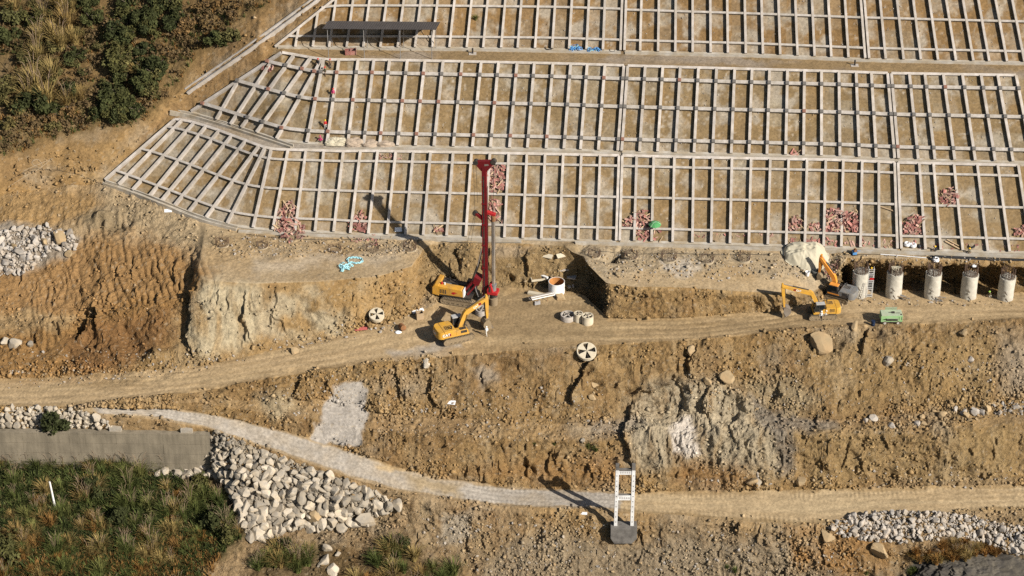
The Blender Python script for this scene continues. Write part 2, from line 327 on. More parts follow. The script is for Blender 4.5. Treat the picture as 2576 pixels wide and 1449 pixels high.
# warped picture coordinates for natural patch edges
wx = PX + 26 * fbm(Xg / 5, Yg / 5, Zg / 5, 3, 11) + 9 * vn(Xg * 1.1, Yg * 1.1, Zg * 1.1, 14)
wy = PY + 20 * fbm(Xg / 5, Yg / 5, Zg / 5, 3, 23) + 8 * vn(Xg * 1.1, Yg * 1.1, Zg * 1.1, 15)
def poly(pts, feather=12, warp=True):
    x, y = (wx, wy) if warp else (PX, PY)
    pts = np.array(pts, float); n = len(pts)
    lo, hi = pts.min(0) - feather * 2, pts.max(0) + feather * 2
    m = np.zeros(x.shape, np.float32)
    sel = (x > lo[0]) & (x < hi[0]) & (y > lo[1]) & (y < hi[1])
    X, Y = x[sel], y[sel]
    ins = np.zeros(X.shape, bool); dmin = np.full(X.shape, 1e9)
    for i in range(n):
        (ax, ay), (bx, by) = pts[i], pts[(i + 1) % n]
        c = (ay > Y) != (by > Y)
        ins ^= c & (X < (bx - ax) * (Y - ay) / ((by - ay) if by != ay else 1e-9) + ax)
        L = (bx - ax) ** 2 + (by - ay) ** 2 + 1e-9
        t = np.clip(((X - ax) * (bx - ax) + (Y - ay) * (by - ay)) / L, 0, 1)
        dmin = np.minimum(dmin, np.hypot(X - ax - t * (bx - ax), Y - ay - t * (by - ay)))
    sd = np.where(ins, dmin, -dmin)
    m[sel] = np.clip(0.5 + sd / (2 * feather), 0, 1)
    return m
tier = strip('D', 'F', 'H')
berm = strip('E', 'G')
# where the lattice stands: right of the diagonal edge
dgx = np.array([458, 447, 363, 299, 281, 256, 204, 152, 112, 55, 0, -103, -300][::-1], float); dgv = np.array([258, 262, 353, 440, 480, 517, 598, 684, 690, 760, 830, 960, 1200][::-1], float)
edge = np.interp(PY, dgx, dgv)
right_of = np.clip((PX - edge) / 6 + 0.5, 0, 1)
lat = (tier | berm) & (right_of > 0.5)
natural = ((~lat) & (strip('E', 'F', 'G', 'H', 'I', 'J') | (strip('D') & (right_of < 0.5))))
m_road = strip('A'); m_trk = strip('K1'); m_plat = strip('C') & (PX > 497)
m_face = strip('B'); m_bank = strip('K2', 'M2'); m_bench = strip('M1')
veg_ul = poly([(-400, -500), (760, -500), (690, 0), (585, 70), (500, 140), (440, 235), (345, 322), (210, 332), (60, 385), (-400, 480)], 14)
veg_ll = poly([(-400, 1140), (0, 1150), (330, 1150), (400, 1180), (520, 1195), (575, 1270), (612, 1352), (520, 1420), (480, 1480), (450, 1900), (-400, 1900)], 10)
veg_bc = poly([(610, 1440), (700, 1365), (800, 1375), (900, 1385), (990, 1365), (1040, 1400), (1150, 1449), (1150, 1600), (600, 1600)], 12)
# ---- relief
amp = np.zeros((NR, NC), np.float32)
for k, a in (('Z0', 1.0), ('O', 1.0), ('N2', 0.9), ('N1', 0.5), ('K1', 0.04), ('K2', 1.0), ('M1', 0.6), ('M2', 0.9), ('A', 0.05), ('B', 1.0), ('C', 0.07), ('D', 0.06), ('E', 0.04), ('F', 0.06), ('G', 0.06), ('H', 0.06), ('I', 0.6), ('J', 0.6)):
    amp[SG == ORDI[k]] = a
amp[natural] = 0.35
ramp_l = (strip('C') & (PX <= 497)); amp[ramp_l] = 0.75
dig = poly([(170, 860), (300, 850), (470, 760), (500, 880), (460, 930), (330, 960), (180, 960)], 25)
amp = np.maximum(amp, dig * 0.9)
plat_back = poly([(515, 590), (1060, 600), (1060, 640), (760, 648), (640, 650), (520, 640)], 8)
amp = np.maximum(amp, plat_back * 0.3)
platr = poly([(1440, 620), (2130, 640), (2080, 720), (1960, 700), (1800, 672), (1650, 690), (1500, 690)], 8)
amp = np.maximum(amp, platr * 0.32)
TT = np.broadcast_to(TG[:, None], (NR, NC))
amp *= np.where(m_face, 0.25 + 0.75 * np.clip((1 - TT) / 0.18, 0, 1), 1)
gsheet = poly([(862, 962), (915, 955), (928, 1000), (925, 1060), (905, 1135), (870, 1130), (790, 1095), (815, 1030)], 4)
amp = amp * (1 - .75 * gsheet)
lface = m_face * np.clip((PX - 505) / 12, 0, 1) * np.clip((1060 - PX) / 20, 0, 1)
amp = amp * (1 - .5 * lface)
wall_zone = (strip('N2') & (PX < 528)); amp[wall_zone] = 0.05
for _ in range(3):
    amp[1:-1] = (amp[:-2] + amp[1:-1] + amp[2:]) / 3
    amp[:, 1:-1] = (amp[:, :-2] + amp[:, 1:-1] + amp[:, 2:]) / 3
x, y, z = Xg.astype(np.float32), Yg.astype(np.float32), Zg.astype(np.float32)
steep = np.clip(1.0 - (np.abs(N0[..., 2]) - 0.45) / 0.45, 0, 1).astype(np.float32)
wob = fbm(x / 4, y / 4, z / 4, 2, 31)
disp = 1.0 * fbm(x / 7, y / 7, z / 7, 3, 1) * amp
gm = np.clip(0.35 + 1.6 * fbm(x / 8, y / 8, z / 8, 2, 33), 0, 1.2)
gul = 1 - np.abs(vn((x + 1.2 * wob) / 1.5, y / 9, z / 7, 5)) * 2
gul2 = 1 - np.abs(vn((x + 0.8 * wob) / 0.62, y / 5, z / 4, 6)) * 2
disp += amp * steep * gm * (0.22 * gul + 0.12 * gul2)
ridg = 1 - 2 * np.abs(fbm(x / 2.2, y / 2.2, z / 2.2, 3, 8))
disp += 0.42 * amp * ridg
led = fbm(x / 3.4, y / 3.4, z / 2.6, 3, 52) * 5; fl = np.floor(led); led = (fl + np.clip((led - fl - 0.3) / 0.25, 0, 1)) / 5
disp += 0.85 * amp * led * (0.4 + 0.6 * gm)
clod = fbm(x / 0.75, y / 0.75, z / 0.75, 2, 41)
bil = np.abs(vn(x / 0.95, y / 0.95, z / 0.95, 46)) + 0.55 * np.abs(vn(x / 0.48, y / 0.48, z / 0.48, 47)) - 0.5
patchy = np.clip(0.55 + 1.3 * fbm(x / 5, y / 5, z / 5, 2, 48), 0.1, 1.3)
disp += amp * patchy * (0.36 * bil + 0.14 * clod + 0.10 * vn(x / 0.33, y / 0.33, z / 0.33, 44))
disp += (0.05 + 0 * x) * vn(x / 0.5, y / 0.5, z / 0.5, 45) * (0.35 + amp)
# strong cliffs and gullies of the clay knob, and rubble heaps
knob = poly([(1585, 1000), (1640, 965), (1800, 945), (1890, 1000), (1960, 1050), (1980, 1190), (1860, 1190), (1750, 1160), (1650, 1195), (1590, 1195), (1570, 1090)], 20)
disp += knob * (1.6 * fbm((x + 2.2 * wob) / 3.0, y / 4, z / 3.6, 5, 71, 0.62) + 0.15 * gul * gm + 0.3 * (1 - 2 * np.abs(fbm((x + wob) / 1.2, y / 4, z / 4, 3, 74))))
cliff = poly([(495, 705), (640, 715), (660, 760), (640, 850), (590, 895), (500, 905), (475, 870), (488, 780)], 16)
disp += cliff * (0.25 * gul * gm + 0.28 * fbm((x + 1.5 * wob) / 1.6, y / 5, z / 6, 4, 72, 0.65))
pitw = poly([(1060, 612), (1460, 612), (1500, 700), (1440, 740), (1130, 735), (1050, 680)], 10)
disp += pitw * (0.9 * fbm(x / 3.2, y / 4, z / 4, 3, 73) - 0.1)
# tooth marks of the digger on the orange ramp
teeth = poly([(170, 590), (420, 585), (540, 690), (470, 760), (300, 800), (0, 900), (0, 780)], 30)
ph = x * 0.85 + y * 0.32 + 1.6 * wob
disp += teeth * 0.32 * (np.abs(np.sin(ph * 3.1)) - 0.5) * (0.7 + 0.5 * vn(x / 3, y / 3, z / 3, 77))
# tyre and track prints on the roads
tr = np.zeros_like(disp)
lanes = np.zeros_like(disp)
for c, w, s in ((0.16, 0.05, 1), (0.36, 0.055, 1), (0.58, 0.05, -1), (0.80, 0.055, -1)):
    tt = np.broadcast_to(TG[:, None], (NR, NC)) + 0.03 * vn(x / 9, 0 * x, 0 * x, 90)
    g_ = np.exp(-((tt - c - 0.05 * vn(x / 16, 0 * x, 0 * x, 92)) / w) ** 2); lanes += g_; tr += g_ * (0.035 * np.sin(x * 11 + s * tt * 26) - 0.10)
tr *= np.clip(0.75 + 1.2 * vn(x / 7, y / 4, 0 * x, 91), 0, 1.2)
disp += tr * (m_trk * 0.45 + m_road * 0.6)
disp += m_trk * 0.05 * np.sin(x * 9 + 4 * wob) * (np.exp(-((TT - .14) / .1) ** 2) + np.exp(-((TT - .82) / .1) ** 2)) * np.clip(.6 + wob, 0, 1)
for hx_, hy_, hr_, hd_ in ((205, 832, 20, 2.6), (236, 795, 13, 1.8), (232, 868, 26, 1.8), (330, 855, 30, 1.0), (120, 905, 28, -1.2), (60, 870, 25, -.8), (400, 905, 22, -1.0), (265, 560, 24, -1.2), (300, 575, 20, 1.0),
                           (1500, 965, 16, 1.6), (1480, 930, 14, 1.2), (1585, 985, 14, 1.4), (1690, 960, 12, 1.0), (1850, 985, 16, -1.0), (1940, 1000, 20, .9), (700, 1010, 30, -1.0), (760, 960, 26, .9), (960, 1010, 34, -.9), (1080, 960, 30, .8), (1270, 930, 40, 1.1), (1180, 985, 30, -.7), (1370, 985, 30, -.8),
                           (1390, 1150, 12, 1.3), (1330, 1185, 14, 1.0), (1470, 1190, 16, -.6), (2100, 870, 24, .8), (2030, 900, 30, -.7), (2190, 835, 20, .9), (2450, 1170, 26, -1.1), (2270, 1190, 18, -.8), (2350, 1215, 16, -.6), (1545, 655, 15, 2.2), (1555, 645, 10, 1.5), (1220, 680, 16, 1.2), (1155, 655, 14, .9), (1270, 690, 12, 1.2), (980, 740, 24, .9), (880, 790, 22, -.8), (760, 800, 26, .8)):
    g_ = np.exp(-(((wx - hx_) / hr_) ** 2 + ((wy - hy_) / (hr_ * .8)) ** 2)); disp -= hd_ * g_
def scarp(pl, h, w_up, raise_right=True, jit=7.0, soft=3.0):
    global disp
    pl = np.array(pl, float); lo = pl.min(0) - w_up * 3.2; hi = pl.max(0) + w_up * 3.2
    X = PX + jit * jx; Y = PY + jit * jy
    sel = (X > lo[0]) & (X < hi[0]) & (Y > lo[1]) & (Y < hi[1]) & ~lat & ~m_trk & ~m_road & ~m_plat
    if not sel.any(): return
    X, Y = X[sel], Y[sel]; best = np.full(X.shape, 1e9); sg = np.zeros(X.shape); al = np.zeros(X.shape); n = len(pl) - 1
    for i in range(n):
        (ax, ay), (bx, by) = pl[i], pl[i + 1]; L = (bx - ax) ** 2 + (by - ay) ** 2
        t = np.clip(((X - ax) * (bx - ax) + (Y - ay) * (by - ay)) / L, 0, 1); d = np.hypot(X - ax - t * (bx - ax), Y - ay - t * (by - ay))
        s = np.sign((bx - ax) * (Y - ay) - (by - ay) * (X - ax)); m = d < best
        best = np.where(m, d, best); sg = np.where(m, s, sg); al = np.where(m, (i + t) / n, al)
    ends = np.clip(np.minimum(al, 1 - al) * 5, 0, 1)
    sd = best * sg * (-1 if raise_right else 1)      # positive on the raised side
    e = np.clip(sd / soft + 0.5, 0, 1) * np.exp(-np.maximum(sd, 0) / w_up) - 0.45 * np.clip(0.5 - sd / soft, 0, 1) * np.exp(np.minimum(sd, 0) / (w_up * 0.7))
    disp[sel] += h * ends * e
jx = fbm(x / 1.6, y / 1.6, z / 1.6, 3, 61) * 2; jy = fbm(x / 1.6, y / 1.6, z / 1.6, 3, 62) * 2
for pl_, h_, w_ in (([(1500, 885), (1470, 925), (1442, 980), (1428, 1030)], 1.2, 26), ([(1590, 1000), (1574, 1090), (1588, 1195)], .9, 40), ([(1700, 955), (1722, 1000), (1712, 1045)], .6, 22), ([(1790, 960), (1765, 1010), (1800, 1080)], .8, 24), ([(1860, 1030), (1838, 1080), (1855, 1120)], .6, 20),
                    ([(500, 700), (492, 780), (478, 850), (492, 905)], .8, 20), ([(622, 722), (604, 800), (640, 870)], .4, 22), ([(700, 715), (690, 790), (720, 850)], .3, 20), ([(238, 765), (215, 830), (196, 862)], 1.2, 20), ([(252, 775), (246, 838)], 1.2, 14), ([(1390, 1120), (1372, 1190)], .9, 14), ([(1332, 1140), (1322, 1205)], .8, 14),
                    ([(930, 780), (918, 830)], .8, 14), ([(1150, 620), (1170, 690)], .8, 14), ([(1235, 625), (1222, 700)], 1.0, 16), ([(1330, 630), (1322, 700)], .8, 16), ([(2190, 825), (2168, 860), (2160, 900)], 1.0, 18), ([(2058, 850), (2045, 890)], .9, 14), ([(1760, 860), (1735, 900), (1738, 960)], .9, 18), ([(1100, 930), (1080, 990), (1110, 1040)], .8, 20), ([(1010, 940), (1000, 1010)], .7, 18), ([(760, 945), (740, 1000)], .8, 18)):
    scarp(pl_, h_, w_)
scarp([(1700, 958), (1640, 985), (1590, 1002)], 1.0, 18, False)
scarp([(330, 1000), (200, 960), (160, 900)], .8, 20)
_r = random.Random(77)
for _k in range(280):
    zone = _r.choices(('K2', 'M2', 'B', 'O', 'N2', 'C0'), (38, 34, 30, 26, 16, 30))[0]
    if zone == 'C0': xa, ya = _r.uniform(0, 460), _r.uniform(640, 890)
    elif zone == 'K2': xa = _r.uniform(950, 2576); ya = _r.uniform(1090, 1190)
    elif zone == 'M2': xa = _r.uniform(650, 2576); ya = _r.uniform(880, 1010)
    elif zone == 'B': xa = _r.choice((_r.uniform(500, 1060), _r.uniform(1080, 1440), _r.uniform(1530, 2080))); ya = _r.uniform(650, 760) if xa > 1060 else _r.uniform(725, 830)
    elif zone == 'O': xa = _r.uniform(1050, 2560); ya = _r.uniform(1370, 1430)
    else: xa = _r.uniform(1020, 2100); ya = _r.uniform(1310, 1350)
    ln_ = _r.uniform(12, 52); sl_ = _r.uniform(-.35, .35)
    scarp([(xa, ya), (xa + sl_ * ln_ * .5 + _r.uniform(-6, 6), ya + ln_ * .5), (xa + sl_ * ln_, ya + ln_)], _r.uniform(.18, .5), _r.uniform(6, 15), True, 5.0, 2.6)
# the deep cut beside the rig
for hx_, hy_, hr_, hd_ in ((1480, 715, 30, 3.4), (1455, 680, 26, 1.6), (1505, 765, 22, 2.2)):
    disp -= hd_ * m_face * np.exp(-(((PX - hx_) / hr_) ** 2 + ((PY - hy_) / (hr_ * 1.3)) ** 2))
# hollows dug out between the bored piles
for pxa, pxb in ((2118, 2137), (2175, 2236), (2258, 2334), (2356, 2426), (2447, 2519), (2541, 2600)):
    mid, hw = (pxa + pxb) / 2, (pxb - pxa) / 2
    w_ = np.clip(1 - ((PX - mid) / (hw * 1.25)) ** 2, 0, 1)
    v_ = np.broadcast_to(TG[:, None], (NR, NC)); v_ = np.clip(v_ / 0.12, 0, 1) * np.clip((0.84 - v_) / 0.3, 0, 1)
    disp -= 3.0 * m_face * w_ ** 0.7 * v_ * (1 + 0.25 * wob)
P1 = P0 + N0 * disp[..., None]
NF = grid_normals(P1)
# ---- colour of the ground itself
def C3(c): return np.array(c, np.float32)
col = np.zeros((NR, NC, 3), np.float32)
base = {'Z0': (.20, .16, .08), 'O': (.38, .28, .155), 'N2': (.39, .28, .15), 'N1': (.41, .30, .165), 'K1': (.60, .48, .30), 'K2': (.39, .275, .135), 'M1': (.41, .30, .165), 'M2': (.385, .275, .14), 'A': (.62, .485, .295),
        'B': (.42, .30, .15), 'C': (.58, .48, .325), 'D': (.335, .255, .145), 'E': (.46, .43, .38), 'F': (.30, .23, .13), 'G': (.38, .285, .16), 'H': (.29, .195, .095), 'I': (.39, .265, .13), 'J': (.32, .21, .10)}
for k, c in base.items(): col[SG == ORDI[k]] = c
def mixc(m, c):
    global col
    m = m[..., None]; col = col * (1 - m) + C3(c) * m
n_lo = fbm(x / 9, y / 9, z / 9, 3, 101); n_md = fbm(x / 2.5, y / 2.5, z / 2.5, 3, 102); n_hi = fbm(x / 0.8, y / 0.8, z / 0.8, 2, 103)
col[natural] = (.37, .255, .125)
earth = ~(lat | m_road | m_trk)
mixc(earth * np.clip(0.35 + 1.3 * n_lo, 0, 1) * 0.5, (.40, .27, .115))
mixc(earth * np.clip(-0.1 + 1.6 * n_md, 0, 1) * 0.45, (.42, .36, .24))
mixc(earth * np.clip(-0.15 - 1.5 * n_lo + 0.8 * n_md, 0, 1) * 0.55, (.26, .16, .07))
mixc(earth * np.clip(2.2 * fbm(x / 5, y / 5, z / 5, 4, 165, .6) - .35, 0, 1) * .6, (.43, .385, .30))
mixc((earth & (PY > 1200)) * np.clip(.3 + 1.2 * fbm(x / 6, y / 6, z / 6, 3, 166), 0, 1) * .5, (.40, .35, .26))
streak = fbm((x + wob) / 1.3, y / 7, z / 6, 3, 160)
mixc((m_bank | m_face | strip('N2', 'O')) * np.clip(2.0 * streak - 0.25, 0, 1) * 0.5, (.30, .185, .08))
mixc((m_bank | m_face | strip('N2', 'O')) * np.clip(-2.0 * streak - 0.3, 0, 1) * 0.5, (.50, .41, .26))
# lattice cells
cellg = np.clip(2.4 * fbm(x / 2.6, y / 2.6, z / 2.6, 4, 120, .6) - 0.05, 0, 1)
mixc(tier * lat * np.clip(cellg * 1.5, 0, 1) * 0.8, (.50, .475, .41)); mixc(tier * lat * np.clip(6 * vn(x / .5, y / .5, z / .5, 122) - 3.6, 0, 1) * np.clip(.4 + 2 * fbm(x / 3, y / 3, z / 3, 2, 123), 0, 1) * .8, (.60, .57, .50))
mixc(tier * lat * np.clip(2.5 * fbm(x / 4, y / 4, z / 4, 2, 121) - 0.5, 0, 1) * 0.4, (.38, .255, .115))
mixc(tier * lat * np.clip(3 * n_hi - 1.2, 0, 1) * 0.6, (.50, .47, .41))
cell = _h((np.floor(PX / 46)).astype(np.int64), SG[:, None] + 0 * PX.astype(np.int64), np.floor(TT * 3).astype(np.int64), 9)
mixc(tier * lat * np.clip(cell, 0, 1) * 0.3, (.35, .245, .12)); mixc(tier * lat * np.clip(-cell - .2, 0, 1) * 0.6, (.40, .375, .30))
edge_lo = lat & tier & (np.broadcast_to(TG[:, None], (NR, NC)) < 0.13)
mixc(edge_lo * np.clip(0.3 + 1.5 * n_md, 0, 1) * 0.6, (.44, .41, .35))
mixc(strip('E') * lat * np.clip(0.2 + 1.4 * n_lo + 0.6 * n_md, 0, 1) * 0.7, (.38, .30, .19))
mixc(poly([(700, 150), (2600, 190), (2600, 170), (2200, 162), (1600, 140), (700, 122)], 4) * np.clip(2.4 * n_lo, 0, 1) * 0.6, (.46, .43, .39))
mixc(poly([(270, 440), (430, 270), (500, 215), (660, 112), (800, 10), (840, 0), (700, 108), (590, 200), (480, 276), (430, 290), (290, 440)], 5) * .7, (.33, .225, .115))
# ramp and hollows on the left
mixc(poly([(-400, 480), (240, 470), (260, 520), (200, 560), (-400, 640)], 20) * 0.8, (.42, .275, .115))
mixc(poly([(-400, 660), (210, 600), (420, 590), (520, 690), (480, 760), (420, 850), (240, 960), (-400, 940)], 25) * 0.85, (.39, .235, .095))
mixc(poly([(-300, 790), (180, 785), (210, 800), (150, 830), (-300, 850)], 8) * 0.7, (.46, .36, .21))
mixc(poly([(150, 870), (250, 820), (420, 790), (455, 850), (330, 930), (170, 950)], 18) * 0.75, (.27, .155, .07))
mixc(poly([(220, 530), (300, 540), (310, 590), (250, 590), (200, 560)], 8) * 0.7, (.26, .22, .145))
mixc(poly([(270, 490), (420, 530), (560, 590), (520, 620), (380, 590), (260, 540)], 12) * 0.7, (.45, .37, .24))
mixc(poly([(-200, 570), (130, 565), (200, 600), (160, 640), (60, 690), (-200, 690)], 10, True), (.40, .36, .30))
mixc(cliff * np.clip(.8 + 1.2 * fbm((x + wob) / 1.1, y / 5, z / 5, 3, 171), .25, 1) * 0.85, (.545, .505, .37))
mixc(poly([(640, 730), (760, 720), (900, 720), (860, 850), (700, 860), (640, 880)], 22) * 0.75 * np.clip(0.5 + 2 * n_md, 0, 1), (.53, .485, .355))
mixc(poly([(800, 740), (960, 720), (1060, 650), (1110, 700), (1090, 760), (900, 820)], 25) * 0.65 * np.clip(0.6 + 1.5 * n_lo, 0, 1), (.44, .30, .135))
mixc(poly([(620, 690), (960, 660), (1040, 620), (900, 640), (640, 655)], 10) * 0.6, (.66, .59, .47))
mixc(poly([(1060, 612), (1460, 612), (1500, 700), (1440, 740), (1130, 735), (1050, 680)], 10) * 0.6, (.39, .30, .165))
mixc(poly([(1240, 612), (1330, 612), (1310, 640), (1250, 645)], 8) * 0.6, (.52, .44, .33))
mixc(platr * 0.55, (.44, .39, .29))
mixc(poly([(1660, 655), (1740, 650), (1760, 680), (1700, 695)], 8) * 0.8, (.55, .52, .46))
# road: wet dark middle, grey spill, pale dust lanes
trk_r = m_road | (m_trk & (PX > 1560))
mixc(trk_r * np.clip(lanes, 0, 1) * np.clip(.5 + 1.2 * n_lo, 0, 1) * 0.45, (.68, .55, .355)); mixc(trk_r * np.clip(1 - 1.6 * lanes, 0, 1) * np.clip(.3 + 1.5 * n_md, 0, 1) * 0.35, (.38, .28, .15))
mixc(m_road * poly([(1130, 740), (1560, 740), (1800, 800), (2000, 780), (2150, 790), (2100, 840), (1500, 870), (1250, 880), (1150, 800)], 25) * 0.65, (.30, .225, .125))
mixc(m_road * np.clip(1.6 * fbm(x / 14, y * 0.9, 0 * x, 3, 130) + 0.1, 0, 1) * 0.6, (.64, .51, .31))
mixc(m_road * np.clip(1.8 * fbm(x / 10, y * 1.6, 0 * x, 3, 131) - 0.3, 0, 1) * 0.6, (.33, .24, .125))
mixc(poly([(985, 885), (1080, 868), (1165, 864), (1170, 884), (1050, 900), (995, 906)], 6) * 0.85, (.58, .54, .47))
lane = np.clip(0.9 + 0.5 * n_md, 0, 1)
mixc(m_trk * poly([(235, 1015), (400, 1010), (700, 1070), (1000, 1180), (1560, 1230), (1570, 1300), (1200, 1290), (900, 1220), (500, 1080), (240, 1050)], 6) * 0.92 * lane, (.50, .49, .46))
mixc(m_trk * poly([(1010, 1190), (1150, 1215), (1150, 1250), (1040, 1235)], 12) * 0.8, (.45, .36, .215))
mixc(m_trk * (PX > 1560) * np.clip(1.5 * fbm(x / 16, y * 1.1, 0 * x, 3, 133) + 0.2, 0, 1) * 0.7, (.66, .55, .36))
edge_n = np.clip((np.abs(TT - .5) - .36 + .12 * n_md) / .08, 0, 1)
mixc(m_trk * edge_n * .8, (.40, .30, .165)); mixc(m_road * edge_n * .6, (.42, .31, .17))
# banks below the road
mixc(gsheet * 0.95, (.50, .49, .465))
mixc(poly([(640, 1000), (720, 990), (760, 1030), (690, 1060)], 16) * 0.6, (.43, .40, .29))
mixc(poly([(1195, 930), (1240, 920), (1250, 960), (1215, 985)], 8) * 0.6, (.42, .40, .35))
mixc(knob * np.clip(.85 + 1.2 * fbm((x + wob) / 1.3, y / 5, z / 4, 3, 172), .2, 1) * 0.85, (.52, .475, .36))
mixc(poly([(1690, 1075), (1725, 1050), (1750, 1070), (1765, 1140), (1690, 1140)], 8) * 0.9, (.85, .82, .77))
mixc(poly([(1470, 1075), (1590, 1050), (1600, 1090), (1490, 1095)], 12) * 0.7, (.37, .345, .30))
mixc(poly([(1880, 985), (1960, 1035), (2110, 1060), (2120, 1082), (2010, 1092), (1995, 1190), (1962, 1190), (1955, 1095), (1890, 1050)], 9) * 0.8, (.27, .25, .215))
mixc(poly([(1840, 950), (1990, 960), (2060, 1010), (1990, 1040), (1900, 990)], 18) * 0.6, (.43, .385, .27))
mixc(poly([(2000, 860), (2576, 850), (2700, 1000), (2400, 1030), (2150, 1030), (2050, 960)], 30) * 0.55, (.40, .29, .14))
mixc(poly([(2500, 850), (2700, 850), (2700, 1000), (2520, 990)], 30) * 0.55, (.40, .38, .34))
mixc(poly([(2000, 1090), (2600, 1070), (2700, 1200), (2050, 1210)], 20) * 0.5, (.43, .335, .18))
mixc(poly([(1400, 1160), (1560, 1140), (1570, 1220), (1300, 1215), (1150, 1180)], 20) * 0.6, (.38, .225, .09))
mixc(poly([(1700, 1150), (1850, 1170), (1900, 1220), (1700, 1220)], 16) * 0.5, (.37, .22, .095))
# foreground
mixc(poly([(1095, 1300), (1180, 1290), (1200, 1350), (1120, 1370)], 10) * 0.8, (.45, .42, .35))
mixc(poly([(1350, 1340), (1560, 1365), (1800, 1340), (2080, 1380), (2200, 1449), (2200, 1600), (1150, 1600), (1200, 1430)], 25) * 0.6, (.38, .345, .27))
mixc(poly([(1980, 1325), (2160, 1335), (2250, 1380), (2240, 1449), (2000, 1449)], 15) * np.clip(0.5 + 1.5 * n_md, 0, 1), (.40, .25, .11))
mixc(poly([(500, 1449), (610, 1370), (700, 1360), (640, 1449)], 10) * 0.8, (.41, .31, .185))
mixc(poly([(2255, 1449), (2300, 1395), (2420, 1370), (2620, 1410), (2700, 1600), (2240, 1600)], 9), (.12, .115, .108))
# ground under the plants
mixc(veg_ul * np.clip(0.75 + 0.6 * n_md, 0, 1), (.20, .145, .065))
mixc(veg_ul * np.clip(-0.3 + 2.2 * n_lo, 0, 1) * 0.7, (.33, .215, .10))
mixc(veg_ll * 0.95, (.085, .075, .035)); mixc(veg_bc * 0.8, (.15, .11, .055))
col *= (1 + 0.17 * n_hi + 0.14 * n_md + 0.12 * vn(x / 0.36, y / 0.36, z / 0.36, 141))[..., None]
crk = np.clip(1 - np.abs(fbm(x / 1.7, y / 1.7, z / 1.7, 3, 150)) * 9, 0, 1) * np.clip(amp * 1.3 - 0.2, 0, 1) * np.clip(fbm(x / 6, y / 6, z / 6, 2, 151) * 2 + .4, 0, 1)
mixc(crk * 0.55, (.20, .13, .065))
speck = vn(x / 0.28, y / 0.28, z / 0.28, 140) * (1 - lat * 0.3)
col = np.where((speck > 0.62)[..., None] & ((earth & (veg_ul < .3) & (veg_ll < .3)) | lat)[..., None], col * 0.55 + C3((.50, .44, .33)) * 0.45, col)
col = np.clip(col * C3((0.665, 0.612, 0.56)), 0.01, 0.9)
# ---- ground material: own colour times fine grain, fine relief
def soil_material():
    m = bpy.data.materials.new('soil'); m.use_nodes = True; n = m.node_tree.nodes; l = m.node_tree.links
    b = n['Principled BSDF']; b.inputs['Roughness'].default_value = 1.0; b.inputs['Specular IOR Level'].default_value = 0.1
    at = n.new('ShaderNodeAttribute'); at.attribute_name = 'soil'
    tc = n.new('ShaderNodeTexCoord')
    n1 = n.new('ShaderNodeTexNoise'); n1.inputs['Scale'].default_value = 2.6; n1.inputs['Detail'].default_value = 8; n1.inputs['Roughness'].default_value = 0.7
    l.new(tc.outputs['Object'], n1.inputs['Vector'])
    mr = n.new('ShaderNodeMapRange'); mr.inputs[1].default_value = 0.3; mr.inputs[2].default_value = 0.7; mr.inputs[3].default_value = 0.66; mr.inputs[4].default_value = 1.32
    l.new(n1.outputs['Fac'], mr.inputs[0])
    mx = n.new('ShaderNodeMix'); mx.data_type = 'RGBA'; mx.blend_type = 'MULTIPLY'; mx.inputs[0].default_value = 1.0
    l.new(at.outputs['Color'], mx.inputs[6]); l.new(mr.outputs[0], mx.inputs[7]); l.new(mx.outputs[2], b.inputs['Base Color'])
    n2 = n.new('ShaderNodeTexNoise'); n2.inputs['Scale'].default_value = 3.0; n2.inputs['Detail'].default_value = 9; n2.inputs['Roughness'].default_value = 0.72
    l.new(tc.outputs['Object'], n2.inputs['Vector'])
    ar = n.new('ShaderNodeAttribute'); ar.attribute_name = 'rough_amt'
    mm = n.new('ShaderNodeMath'); mm.operation = 'MULTIPLY_ADD'; mm.inputs[1].default_value = 0.80; mm.inputs[2].default_value = 0.13
    l.new(ar.outputs['Fac'], mm.inputs[0])
    bp = n.new('ShaderNodeBump'); bp.inputs['Distance'].default_value = 0.5
    l.new(mm.outputs[0], bp.inputs['Strength']); l.new(n2.outputs['Fac'], bp.inputs['Height']); l.new(bp.outputs['Normal'], b.inputs['Normal'])
    return m
SOIL = soil_material()
GROUND = []
IDX = np.arange(NR * NC).reshape(NR, NC)
def ground(name, mask_rows, fm=None, smooth=True):
    f = np.zeros((NR - 1, NC - 1), bool)
    for k in mask_rows: f |= (SG[:-1] == ORDI[k])[:, None]
    if fm is not None: f &= fm[:-1, :-1]
    q = np.stack([IDX[:-1, :-1][f], IDX[:-1, 1:][f], IDX[1:, 1:][f], IDX[1:, :-1][f]], 1)
    u, inv = np.unique(q, return_inverse=True); inv = inv.reshape(q.shape)
    me = bpy.data.meshes.new(name)
    me.vertices.add(len(u)); me.vertices.foreach_set('co', P1.reshape(-1, 3)[u].astype(np.float32).ravel())
    me.loops.add(inv.size); me.loops.foreach_set('vertex_index', inv.astype(np.int32).ravel())
    me.polygons.add(len(inv)); me.polygons.foreach_set('loop_start', np.arange(0, inv.size, 4, dtype=np.int32))
    me.polygons.foreach_set('use_smooth', np.full(len(inv), smooth))
    me.update(calc_edges=True)
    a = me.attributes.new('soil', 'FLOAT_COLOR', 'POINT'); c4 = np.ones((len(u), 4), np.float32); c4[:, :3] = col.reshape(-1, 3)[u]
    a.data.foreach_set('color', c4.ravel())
    a = me.attributes.new('rough_amt', 'FLOAT', 'POINT'); a.data.foreach_set('value', np.clip(amp, 0, 1).reshape(-1)[u].astype(np.float32))
    me.materials.append(SOIL)
    o = link(name, me); o['kind'] = 'structure'; GROUND.append(o)
    return o
